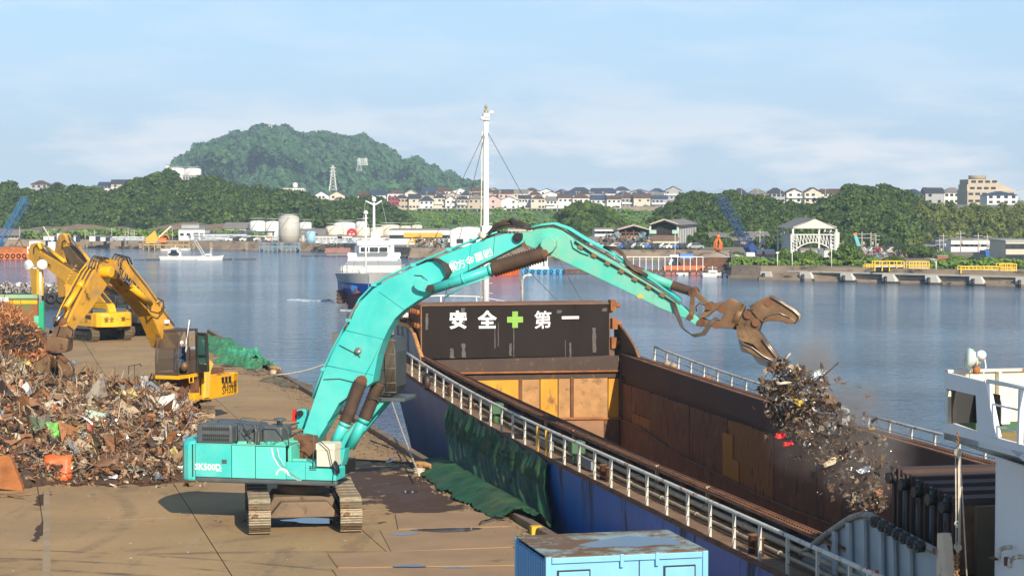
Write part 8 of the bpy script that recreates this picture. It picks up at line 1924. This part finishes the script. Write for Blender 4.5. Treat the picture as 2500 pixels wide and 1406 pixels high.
for (x0,x1,y,lab) in ((200,385,635,'long row of small floats and logs left of the fishing boat'),(545,600,634,'short row of floats right of the fishing boats'),(735,850,626,'dark oyster raft near the coaster'),(1000,1180,632,'dark raft line behind the coaster, right')):
    p=G((x0+x1)/2,y,WATER_Z);a,b=D(x0,y,p.y).x,D(x1,y,p.y).x;mb=MB();x=a
    while x < b:q=rnd.uniform(.8,2.6);mb.box((x+q/2,p.y+rnd.uniform(-1,1),WATER_Z+.08),(q,rnd.uniform(.3,1.2),rnd.uniform(.2,.5)));x+=q*rnd.uniform(1,1.3)
    one(mb,'float_line',mat('dark_float',(.08,.07,.06),.8,var=.5,rust=(.5,.5,.45),amt=.3,rs=.8),lab,'floats')
bld('raft_hut','low hut with pink rusty roof on a raft near the coaster bow','hut',797,850,616,G(820,622,WATER_Z).y,5,M_fg,'gx',mat('pink_roof',(.36,.17,.14),.8,var=.2),1.0,WATER_Z)
T=thing('yellow_gantry_crane','yellow gantry beam on lattice legs in front of the long white shed','crane',D(1035,600,480));T.location.z=LAND_Z;iv=frame(T).inverted();a,b=iv @ D(986,574,480),iv @ D(1080,574,480)
MB().beam(a,b,1.3,1.1).build('girder',mat('gantry_yellow',(.65,.38,.04),.6,var=.1),T)
for x in (a.x+2,b.x-2.5):MB().beam((x-1.2,0,0),(x,0,a.z),.4).beam((x+1.2,0,0),(x,0,a.z),.4).beam((x-1,0,a.z*.4),(x+1,0,a.z*.4),.25).build('leg',MATS['gantry_yellow'],T)
mb=MB();lattice(mb,(a.x+4,0,0),(a.x+3,0,a.z),2.2,5,.2);mb.build('hoist_tower',MATS['gantry_yellow'],T)
T=thing('small_yellow_crane','small yellow crawler crane on the yellow jetty, boom up to the right','crane',D(375,592,545));MB().bb((-2,-1,-.2),(1.5,1,1.5)).prism([(-1.6,1.5),(1,1.5),(.4,3.2)],1.2).build('body',MATS['gantry_yellow'],T);MB().beam((1,0,1),(4.8,0,4.4),.35).build('boom',M_cream,T)
T=thing('small_orange_excavator','small orange excavator with bent arm next to the small yellow crane','excavator',D(397,592,545));MB().bb((-1,-1,0),(1,1,1.2)).build('body',M_orange,T);MB().tube([(-.5,0,1),(.3,0,2.2),(1.4,0,1.9),(1.8,0,.8)],.2,6).build('arm',M_orange,T)
T=thing('teal_mobile_crane','small teal crane boom with red tip left of the utility poles','crane',D(2098,610,430));iv=frame(T).inverted();MB().beam(iv @ D(2100,612,430),iv @ D(2087,572,430),1.1,.9,w2=.6,h2=.6).build('boom',mat('crane_teal',(.1,.4,.38),.5),T);MB().beam(iv @ D(2087.5,573,430),iv @ D(2086.5,569,430),.8).build('boom_tip',M_orange,T);MB().bb((-.8,-1,-.5),(1.2,1,.8)).build('body',M_black,T)
for (x0,x1,y0,d,lab) in ((462,600,572,545,'dense blue grey pipe rack left of the grey silo'),(600,680,576,540,'pipe rack directly left of the grey silo foot'),(770,955,584,510,'low pipe rack along the shore before the tank farm'),(270,350,578,545,'long grey rack of panels behind the left seawall')):
    a,b=D(x0,y0,d),D(x1,y0,d);T=thing('pipe_rack',lab,'pipe rack',((a.x+b.x)/2,d,LAND_Z));w=b.x-a.x;h_=a.z-LAND_Z;n=int(w/1.6)
    m_=mat('rack_blue',(.3,.38,.45),.6,var=.15);mb=MB()
    for i in range(n+1):mb.beam((-w/2+w*i/n,0,0),(-w/2+w*i/n,0,h_*rnd.uniform(.6,1)),.14);mb.beam((-w/2+w*i/n,2,0),(-w/2+w*i/n,2,h_),.14)
    mb.build('rack_frame',m_,T,kind='stuff')
    for k in range(4):MB().beam((-w/2,k*.7,h_*(.25+.22*k)),(w/2,k*.7,h_*(.25+.22*k)),.22).build('pipe',M_fw if k % 2 else m_,T)
    mb=MB()
    for k in range(int(w*1.2)):mb.box((rnd.uniform(-w/2,w/2),rnd.uniform(-1,2),rnd.uniform(.2,h_*.7)),(rnd.uniform(.3,1.2),.6,rnd.uniform(.3,.9)))
    mb.build('plant_fittings',palette_mat('plant_mix',[(3,(.6,.6,.58)),(3,(.25,.3,.36)),(2,(.08,.08,.09)),(1,(.1,.3,.5)),(1,(.45,.2,.1))]),T,kind='stuff')
T=thing('rolled_roof','long blue canopy roof over the pipe rack','canopy',D(580,570,550));mb=MB();a,b=frame(T).inverted() @ D(575,568,550),frame(T).inverted() @ D(668,566,550);mb.bb((a.x,-3,a.z),(b.x,3,a.z+.35));mb.build('roof_sheet',M_roofb,T);MB().bb((a.x,-.1,-3),(a.x+.3,.1,a.z)).bb((b.x-.3,-.1,-3),(b.x,.1,a.z)).build('support',M_fg,T)
def pole(x,y0,y1,d,label,group,arms=2,r=.13):
    a,b=D(x,y0,d),D(x,y1,d);mb=MB();h_=a.z-b.z;mb.tube([(0,0,0),(0,0,h_)],[r,r*.6],6)
    for k in range(arms):mb.beam((-.9,0,h_-.5-k*.8),(.9,0,h_-.5-k*.8),.1)
    if arms > 1:mb.cyl((.35,0,h_-2.8),(.35,0,h_-2.1),.22,8)
    o=mb.build('utility_pole',M_conc);o.location=b;tag(o,label,'pole',group)
for i,x in enumerate((48,118,133,147,208,222,231,273,306,313,320,328,421,600,622,668,700)):pole(x,555+(i*7) % 12,590,552+(i % 3)*8,'slim grey utility pole on the left far shore by the cutting','utility poles on the left far shore',i % 3)
for i,(x,y0) in enumerate(((2104,566),(2126,566),(2138,570),(2303,570),(2345,564),(2388,570),(2410,572),(1855,560),(1915,565),(2294,582),(2058,588))):pole(x,y0,618,420,'tall utility pole before the right woods','utility poles on the right shore',2)
for i,x in enumerate(range(960,1640,37)):pole(x+(i*13) % 9,470-(i*5) % 7,498,1010,'thin utility pole among the plateau houses','utility poles among the plateau houses',1,.16)
for i,x in enumerate((1810,1850,1905,1960,2015,2240,2310,2350,2490)):pole(x,456+(i*5) % 9,495,750,'thin utility pole among the houses on the right hill','utility poles on the right hill',1,.12)
for yy,x0,x1,d in ((462,1180,1760,1010),(466,1180,1760,1012),(464,1760,2060,760),(461,1760,2500,765)):
    pts=[];n=10
    for i in range(n+1):pts.append(D(x0+(x1-x0)*i/n,yy,d));
    q=[];
    for a,b in zip(pts,pts[1:]):q+=sag(a,b,.8,5)[:-1]
    mb=MB();mb.tube(q+[pts[-1]],.035,3);one(mb,'power_line',M_wire,'thin power line over the %s rooftops, %s strand' % ('plateau' if d > 900 else 'right hill','upper' if yy < 463 or yy == 464 and False else 'lower'),'power line')
def pylon(x,y0,y1,d,label,w):
    a,b=D(x,y0,d),D(x,y1,d);T=thing('pylon',label,'pylon',b);h_=a.z-b.z;mb=MB();n=8
    for i in range(n):
        u,v=i/n,(i+1)/n;wu,wv=w*(1-u*.85)/2,w*(1-v*.85)/2;cs=((1,1),(1,-1),(-1,-1),(-1,1))
        for k in range(4):p,q=cs[k],cs[(k+1) % 4];mb.beam((p[0]*wu,p[1]*wu,h_*u),(p[0]*wv,p[1]*wv,h_*v),.35);mb.beam((p[0]*wu,p[1]*wu,h_*u),(q[0]*wv,q[1]*wv,h_*v),.22)
    mb.build('lattice',M_steelp,T)
    for k in (.62,.76,.9):m2=MB();m2.beam((-w*.45,0,h_*k),(w*.45,0,h_*k),.4);m2.build('cross_arm',M_steelp,T)
pylon(813,404,466,1400,'tall lattice power pylon before the mountain',5.0);pylon(660,296,330,2300,'radio pylon on the mountain summit',6.0);pylon(877,386,418,1850,'left leg pylon of the pale lattice structure on the mountain side',4.5);pylon(893,386,404,1850,'right pylon of the pale lattice structure on the mountain side',3.5)
T=thing('lattice_screen','pale lattice screen strung between two pylons on the mountain side','screen',D(885,400,1845));mb=MB();
for k in range(5):mb.beam((-4.2,0,-1+k*1.4),(4.2,0,-1+k*1.4),.4)
for k in range(7):mb.beam((-4.2+k*1.4,0,-1),(-4.2+k*1.4,0,4.6),.35)
mb.build('screen_bars',M_steelp,T)
bld('summit_hut','tiny white hut on the mountain summit','hut',604,614,326,2320,4,M_fw,base=D(0,334,2320).z)
PI0,PI1=G(1858,682,WATER_Z),G(2560,702,WATER_Z);pdir=(PI1-PI0).normalized();T=thing('concrete_pier','long low concrete pier on tapered pale piers at right','pier',(PI0.x,PI0.y,0),math.atan2(pdir.y,pdir.x))
pl_len=(PI1-PI0).length;zt_=D(1858,659,PI0.y).z
MB().bb((-.2,.3,zt_-.22),(pl_len,5,zt_)).build('deck',M_conc,T)
MB().bb((0,.9,zt_-.9),(pl_len,1.3,zt_-.23)).build('edge_beam',mat('dark_concrete_beam',(.20,.19,.18),.9,var=.2),T)
iv=frame(T).inverted()
for x in (1857,1953,2052,2154,2259,2367,2480):
    d=ray(x,690);
    t=(PI0.x*pdir.y-PI0.y*pdir.x)/(d.x*pdir.y-d.y*pdir.x);q=iv @ Vector((d.x*t,d.y*t,0));X=q.x;pr_=[(X-.0,WATER_Z-1),(X+2.8,WATER_Z-1),(X+1.9,zt_-.22),(X,zt_-.22)]
    mb=MB();mb.prism(pr_,3.4,(1,0,0),(0,0,1),(0,1.6,0));pr_o=mb.build('pier_block',mat('pier_block_concrete',(.55,.53,.48),.85,var=.1,vs_=.8,rust=(.2,.17,.14),amt=.25,rs=1,streak=.4),T)
    MB().cyl((X+.75,-.35,WATER_Z-.3),(X+.75,-.35,zt_-.5),.24,12).build('rubber_fender',M_black,pr_o)
    MB().prism([(X-.02,WATER_Z-1),(X+2.85,WATER_Z-1),(X+2.75,WATER_Z+.25),(X-.02,WATER_Z+.25)],3.46,(1,0,0),(0,0,1),(0,1.6,0)).build('tide_stain',mat('tide_stain',(.06,.055,.045),.7,var=.3),pr_o)
M_yr=mat('yellow_rail_paint',(.72,.45,.03),.6,var=.05)
def rail_box(x0,x1,y0,y1,label,m,n,d,dense=False):
    a,b=D(x0,y0,d),D(x1,y1,d);T=thing('rail_enclosure',label,'railing',(a.x,d,b.z));w=b.x-a.x;h_=a.z-b.z
    for i in range(n+1):mb=MB();x=w*i/n;mb.beam((x,0,0),(x,0,h_),.16);mb.build('post',m,T);MB().beam((x,2.2,0),(x,2.2,h_),.12).build('post',m,T)
    for k in (1,.62):MB().beam((0,0,h_*k),(w,0,h_*k),.12).beam((0,2.2,h_*k),(w,2.2,h_*k),.1).build('rail',m,T)
    if dense:
        MB().bb((0,.05,0),(w,.1,h_*.45)).build('kick_panel',M_fc if not dense == 2 else mat('pale_yellow_panel',(.62,.5,.2),.7),T)
        for i in range(n*3):MB().beam((w*i/(n*3),0,0),(w*i/(n*3),0,h_),.07).build('baluster',m,T)
    else:MB().bb((0,.3,.1),(w,.5,h_*.42)).build('duct',M_dark,T);MB().bb((0,.1,h_*.42),(w,.5,h_*.52)).build('duct_top',M_fw,T)
dp=G(2200,691,WATER_Z).y+1.5
rail_box(2136,2207,638,662,'left yellow railing enclosure on the pier, open type',M_yr,4,dp);rail_box(2220,2268,639,663,'second yellow railing enclosure on the pier, dense type',M_yr,3,dp,1)
rail_box(2346,2440,651,668,'third yellow posted duct on the pier, far right',M_yr,5,dp-8);rail_box(2441,2481,644,668,'pale yellow fence panel at the right end of the pier',MATS['yellow_rail_paint'],3,dp-8,2)
rail_box(2115,2136,646,658,'small yellow railing at the left end of the pier enclosures',M_yr,3,dp+6)
for x,y0 in ((1898,617),(1934,612),(2030,600)):p=D(x,657,G(x,684,WATER_Z).y+2);mb=MB();mb.tube([p,D(x,y0,p.y)],.07,6);mb.box(D(x,y0,p.y),(.5,.3,.25));one(mb,'lamp_post',M_fw,'white lamp post on the pier root, ' +{1898:'leftmost and shortest',1934:'middle, before the bushes',2030:'tallest, before the round tree'}[x],'lamp post')
T=thing('curved_pipe_loop','white curved ladder hoops on the pier between the yellow enclosures','ladder',D(2283,668,dp));
for k in range(2):MB().tube([(-.9+k*.5,0,2.2),(-.3+k*.4,0,2.3),(.1+k*.1,0,1.7),(.15,0,0)],.05,6).build('hoop',M_fw,T)
for i,(x,y,w_,ht,d,lab,pr) in enumerate(((1922,655,26,34,345,'bright green bush left of the middle lamp post',T_light),(1948,655,24,30,343,'mixed green bush right of the middle lamp post',T_light),(1982,654,26,34,342,'olive rounded bush left of the big round tree',T_light),
        (2056,655,40,50,338,'big round bright green tree near the pier',T_light),(2010,655,14,18,342,'low bush between olive bush and round tree',T_dark),(2178,640,24,24,345,'rounded green bush behind the left yellow railing',T_light),(2235,632,30,36,380,'loose grey green tree by the small cream house',T_dark),
        (2305,648,26,30,350,'green tree between pier and long white factory',T_light),(2262,628,24,28,385,'second loose tree right of the small cream house',T_dark),(2200,625,22,26,400,'small tree among the parked boats',T_dark),(2390,645,26,26,345,'green shrub in front of the blue ship',T_light),
        (1886,605,22,26,420,'dark tree behind the navy crane house',T_dark),(1910,640,18,40,415,'dark tree left of the gantry shed',T_dark),(2345,640,16,18,350,'small shrub beside the white low block',T_light),(1560,600,12,14,440,'small shrub before the rusty shed',T_dark),(2420,628,20,22,400,'bare branched shrub before the long white factory',T_dark),(2130,612,20,20,430,'small dark tree by the utility poles',T_dark),(2020,600,26,40,455,'dark tree seen through the gantry shed',T_dark),(1800,625,16,12,402,'low bush on the bank by the workshop',T_light))):
    p=D(x,y,d);s=w_/FPX*d*1.15;T=thing('leafy_tree',lab,'tree',(p.x,p.y,LAND_Z-s*.5))
    o=bpy.data.objects.new('crown',pr[i % len(pr)]);COL.objects.link(o);o.parent=T;o.scale=(s,s,s*(ht/w_/1.35));o.rotation_euler=(0,0,i)
cb_=MB();cb_.prism([(-2.1,.3),(2.1,.3),(2.15,.8),(1.3,.95),(.8,1.42),(-1.0,1.45),(-1.7,.95),(-2.15,.9)],1.65);cbm=cb_
def car(x,y,d,m,cname,where,rz):
    p=D(x,y,d);T=thing('parked_car','%s car %s' % (cname,where),'car',(p.x,p.y,LAND_Z),rz,'cars parked on the far shore');cbm.build('body',m,T,bev=.08)
    MB().prism([(-1.45,.98),(1.15,.98),(.72,1.36),(-.95,1.38)],1.67).build('windows',M_win,T)
    for a_ in (-1.35,1.35):
        for b_ in (-.8,.8):MB().cyl((a_,b_-.08,.32),(a_,b_+.08,.32),.32,12).build('wheel',M_black,T)
cc=[('white',M_fw),('silver',mat('car_silver',(.45,.46,.48),.3,.6)),('black',M_black),('blue',mat('car_blue',(.05,.12,.35),.3)),('red',M_red)]
for i in range(12):car(1508+i*17,612,452,cc[(i*3) % 4][1],cc[(i*3) % 4][0],'%s from left in the row before the rusty shed' % ORD[i],.3)
for i in range(5):car(570+i*17,590,540,cc[(i*2) % 4][1],cc[(i*2) % 4][0],'%s from left under the pipe rack' % ORD[i],.1)
for i in range(9):car(2135+i*16,617,410,cc[(i*3+1) % 5][1],cc[(i*3+1) % 5][0],'%s from left among the boats behind the pier' % ORD[i],.4)
T,w,h_,d=floater('blue_ship_on_land','blue painted ship section standing before the long white factory','ship',2396,2456,664,652,mat('ship_blue2',(.05,.16,.45),.5),5,.6,True);T.location.y=385;T.location.x=D(2426,640,385).x;T.location.z=LAND_Z+.5
for i,(x0,x1,y,c_,lab) in enumerate(((2290,2312,631,(.1,.45,.42),'teal skip, left of two behind the pier'),(2318,2332,631,(.12,.42,.3),'green skip, right of two behind the pier'),(2418,2500,641,(.03,.2,.1),'long dark green fence at the right end'),(2290,2314,627,(.45,.08,.06),'red topped box above the teal skip'))):
    bld('skip',lab,'skip',x0,x1,y,355-i*4,3,mat('skip%d' % i,c_,.6,var=.1),base=LAND_Z)
pos=[(D(rnd.uniform(2100,2240),618,395).x,rnd.uniform(388,402),LAND_Z+rnd.random() ** 2*1.1) for _ in range(240)]+[(D(rnd.uniform(1480,1590),605,458).x,rnd.uniform(455,470),LAND_Z+rnd.random() ** 2*3) for _ in range(700)]+[(D(rnd.uniform(1020,1095),600,470).x,rnd.uniform(465,476),LAND_Z+rnd.random() ** 2*2) for _ in range(260)]
scatter_stuff('shore_clutter',pos,[rnd.uniform(.5,1.6) for _ in pos],palette_mat('clutter_mix',[(3,(.2,.12,.08)),(3,(.45,.44,.42)),(2,(.08,.08,.09)),(1,(.1,.3,.35)),(1,(.5,.3,.12))]),31)
cs_p=G(845,757,WATER_Z);CS=thing('approaching_coaster','blue and white coaster steaming towards the camera with grey bow band','ship',(-16.7,cs_p.y,WATER_Z),R(-90)+.055)
def cl(px,py,dd=0):return frame(CS).inverted() @ D(px,py,cs_p.y+dd)
def hull_sec(t,top,flare):pass
B=4.35;secs=[(0.0,.02),(.6,.22),(1.6,.45),(3.2,.68),(5.5,.86),(9,.97),(15,1.0),(46,1.0)]
deckz=D(815,672,cs_p.y+2).z-WATER_Z;rows_=[(-1.0,.55),(0,.62),(1.7,.74),(deckz*.52,.82),(deckz*.78,.93),(deckz,1.0)]
def csv(x,f,z,q,lean):hb=B*(f ** (1.0+(1-q)*1.1))*(q if f < .97 else max(q,.92 if z > .5 else q));return (-x+lean,hb,z)
def cs_strip(i0,i1,name,m_):
    mb=MB()
    for sgn in (1,-1):
        vs_=[]
        for x,f in secs:
            for k in range(i0,i1+1):z,q=rows_[k];zz=z+(.3*max(0,1-x/9) if k == 5 else 0) ;vs_.append((-x+.28*z*max(0,1-x/6),sgn*csv(x,f,z,q,0)[1],zz))
        n=i1-i0+1;fs=[(i*n+j,(i+1)*n+j,(i+1)*n+j+1,i*n+j+1) for i in range(len(secs)-1) for j in range(n-1)]
        mb.add(vs_,fs if sgn < 0 else [f[::-1] for f in fs],True)
    return mb.build(name,m_,CS)
cs_strip(0,2,'boot_topping',mat('antifouling_maroon',(.20,.05,.065),.6,var=.15));cs_strip(2,4,'hull',mat('coaster_blue',(.01,.07,.36),.35,var=.1));cs_strip(4,5,'bow_band',mat('coaster_grey',(.42,.41,.38),.5,var=.08,rust=(.25,.15,.1),amt=.15,rs=1))
MB().add([(-x,s*B*f,deckz-.05) for x,f in secs for s in (1,-1)],[(2*i,2*i+1,2*i+3,2*i+2) for i in range(len(secs)-1)]).build('deck',M_fg,CS)
def cbox(x0,x1,y0,y1,dd,depth,name,m_=None,bev=.1):
    a,b=cl(x0,y1,dd),cl(x1,y0,dd);mb=MB();mb.bb((a.x,a.y,a.z),(a.x-depth,b.y,b.z));return mb.build(name,m_ or M_white_clean,CS,bev=bev)
cbox(838,980,648,668,12,20,'hatch_block',mat('hatch_grey',(.5,.5,.47),.6));cbox(866,962,600,668,34,8,'bridge_house');cbox(848,978,618,640,33,4,'bridge_wings');wh_=cbox(876,950,601,618,32,5,'wheelhouse');cbox(872,956,588,600,32,6,'monkey_island');cbox(905,928,566,588,34,3,'funnel_mast_base')
for x0,x1 in ((881,899),(903,923),(927,946)):
    a,b=cl(x0,614,31.9),cl(x1,604,31.9);MB().bb((a.x+.05,a.y,a.z),(a.x-.05,b.y,b.z)).build('window',M_win,wh_)
for x0,x1,y0,y1 in ((848,850,626,632),(976,979,626,632)):
    a,b=cl(x0,y1,32.5),cl(x1,y0,32.5);MB().bb((a.x+.3,a.y,a.z),(a.x-.3,b.y,b.z)).build('side_light',M_red if x0 < 900 else M_black,CS)
mb=MB();a,b=cl(893,668,4),cl(893,524,4);mb.tube([a,b],[.13,.09],8);mb.lathe([(.1,0),(.3,.1),(.3,.25),(.1,.5)],10,b);mb.tube([cl(886,533,4),cl(899,533,4)],.05,5);mb.build('foremast',M_white_clean,CS)
mb=MB();a,b=cl(913,600,36),cl(913,495,36);mb.tube([a,b],[.22,.14],8);mb.tube([cl(892,491,36),cl(908,498,36),cl(913,500,36),cl(920,498,36),cl(932,490,36)],.12,6);mb.lathe([(.15,0),(.3,.1),(.3,.5),(.1,.7)],10,cl(913,493,36));mb.build('aft_mast',M_white_clean,CS)
mb=MB()
for x,y in ((893,530),(893,530),(913,492),(913,492)):pass
mb.tube([cl(893,530,4),cl(860,664,10)],.02,3);mb.tube([cl(893,530,4),cl(930,664,10)],.02,3);mb.tube([cl(892,491,36),cl(880,600,36)],.02,3);mb.tube([cl(932,490,36),cl(955,600,36)],.02,3);mb.build('stays',M_steelp,CS)
mb=MB()
for x0,x1 in ((833,857),(862,945)):
    for yy in (650,660):mb.tube([cl(x0,yy,5),cl(x1,yy,5)],.03,4)
    for k in range(6):x=x0+(x1-x0)*k/5;mb.tube([cl(x,650,5),cl(x,672,5)],.035,4)
mb.build('bow_rail',M_white_clean,CS)
MB().lathe([(.35,0),(.4,.4),(.5,.5),(.2,.8)],12,cl(884,672,4)).build('windlass',M_white_clean,CS)
mb=MB();p=cl(868,706,1);mb.add([p+Vector(v) for v in ((.0,-.5,.55),(0,.5,.2),(0,.2,-.4),(0,-.5,-.2),(.5,0,.4))],[(0,1,4),(1,2,4),(2,3,4),(3,0,4)]);mb.build('anchor_pocket',mat('coaster_light_blue',(.05,.22,.6),.4),CS)
MB().tube([p+Vector((.3,-.4,-.5)),p+Vector((.4,0,-.4)),p+Vector((.3,.6,-.3))],.14,6).tube([p+Vector((.4,0,-.4)),p+Vector((.35,.1,.2))],.1,6).build('anchor',M_rust,CS)
for k in range(3):
    p0=cl(840+k*4,662,4);MB().tube([p0,p0+Vector((.6,.5,-.6)),p0+Vector((.5,1.2,-.9))],.03,5).build('mooring_line',M_cream,CS)
q0,q1=D(824,696,cs_p.y+1.2),D(846,698,cs_p.y-.2)
text('しょうとく',.62,(q0+q1)/2+Vector((0,-.9,.0)),(q1-q0),(0,0,1),M_letter_white,CS,'ship_name_lettering',off=.01,sx=.8) if False else None
def bow_mark(px,py,w,h_):p=D(px,py,cs_p.y-.35);return p
def hb_at(x,z):
    f=lerp_profile(secs,x)
    for (z0_,q0_),(z1_,q1_) in zip(rows_,rows_[1:]):
        if z <= z1_:q=q0_+(q1_-q0_)*(z-z0_)/(z1_-z0_);break
    return csv(x,f,z,q,0)[1]
for k in range(5):
    mb=MB();x=2.6+k*.62;z_=deckz*.66
    for (dx,dz_,w_,h_) in ((0,.12,.46,.09),(0,-.12,.38,.09),(.05,0,.09,.5)):
        vs_=[]
        for sx,sz in ((-1,-1),(1,-1),(1,1),(-1,1)):xx,zz=x+dx+sx*w_/2,z_+dz_+sz*h_/2;vs_.append((-xx+.28*zz*max(0,1-xx/6)+.05,-hb_at(xx,zz)-.09,zz))
        mb.add(vs_,[(0,1,2,3)])
    mb.build('name_character',M_letter_white,CS)
T=thing('tyre_stack_fender','brown stacked tyre fender hanging at the coaster left shoulder','fender',D(832,737,cs_p.y+6))
for k in range(4):MB().ring((0,0,k*.42),(0,0,1),.35,.2,12).build('tyre',M_rust,T)
mb=MB();pts=[]
for i in range(36):
    px=700+118*rnd.random();p=G(px,733+rnd.gauss(0,1.2),WATER_Z+.03);s=rnd.uniform(.15,.6);mb.box(p+Vector((0,rnd.uniform(-1.5,1.5),0)),(s*1.8,s*.4,.04))
for i in range(50):p=G(rnd.uniform(835,862),757+rnd.gauss(0,.8),WATER_Z+.03);mb.box(p,(rnd.uniform(.2,.6),.2,.06))
mb.build('bow_foam',mat('foam',(.42,.48,.55),.6,var=.2,vs_=3),None,kind='stuff')
gy=112.0
T=thing('rusty_green_bin','tall rusty green scrap bin wall with yellow stripe at the left edge','bin',D(0,800,gy));iv=frame(T).inverted()
a,b=iv @ D(-60,728,gy),iv @ D(92,800,gy)
MB().bb((a.x,0,b.z-1),(b.x,.3,a.z)).build('bin_wall',mat('green_bin_rust',(.10,.17,.07),.7,var=.2,rust=(.24,.10,.035),amt=.62,rs=.8,streak=.5),T)
MB().bb((a.x,-.05,a.z-.0),(b.x,.4,a.z+.2)).build('top_edge',mat('pale_green_bin',(.25,.42,.25),.6,var=.2,rust=RUST,amt=.2),T);MB().bb((b.x-2.0,-.04,a.z-.32),(b.x,0,a.z-.12)).build('yellow_stripe',M_yellow,T)
T=thing('safety_notice','small white notice board with blue writing on the bin wall','sign',D(5,731,gy-.3));MB().bb((-.35,-.02,-.12),(.35,0,.12)).build('board',M_white_clean,T);text('安全',.16,frame(T) @ Vector((0,-.03,0)),(1,0,0),(0,0,1),mat('blue_lettering',(.05,.15,.5),.6),T)
T=thing('green_post','bright green steel post with flat plate beside the rusty bin','post',D(100,803,104));iv=frame(T).inverted();a,b=iv @ D(95,803,104),iv @ D(106,735,104)
M_gp=mat('bright_green_paint',(.015,.36,.17),.5,var=.08);MB().bb((a.x,0,-.6),(b.x,.25,b.z)).build('post',M_gp,T);a,b=iv @ D(83,800,104),iv @ D(96,771,104);MB().bb((a.x,.02,a.z),(b.x,.12,b.z)).build('side_plate',mat('mint_plate',(.12,.5,.33),.5),T)
T=thing('floodlight_mast','thin mast with two white round floodlights left of the yellow arms','floodlight',D(98,735,104));iv=frame(T).inverted()
for x in (97,100):MB().tube([iv @ D(x,740,104),iv @ D(x,655,104)],.03,6).build('mast',M_steelp,T)
for (x,y,sx_) in ((75,649,-1),(101,648,1)):
    MB().lathe([(.0,.28),(.26,.26),(.27,.2),(.14,-.05),(.12,-.2),(0,-.22)],18,iv @ D(x,y,104),Matrix.Rotation(R(75),3,'X') @ Matrix.Rotation(R(25*sx_),3,'Y')).build('floodlight',M_white_clean,T)
MB().tube([iv @ D(80,655,104),iv @ D(100,655,104)],.05,6).build('cross_bar',M_white_clean,T)
mb=MB()
for k in range(3):mb.beam(D(113+k*9,803+k*5,118),D(128+k*9,812+k*3,118),.3,.2)
one(mb,'timber_baulks',M_wood,'dark timber baulks lying on the quay end right of the green post','timber')
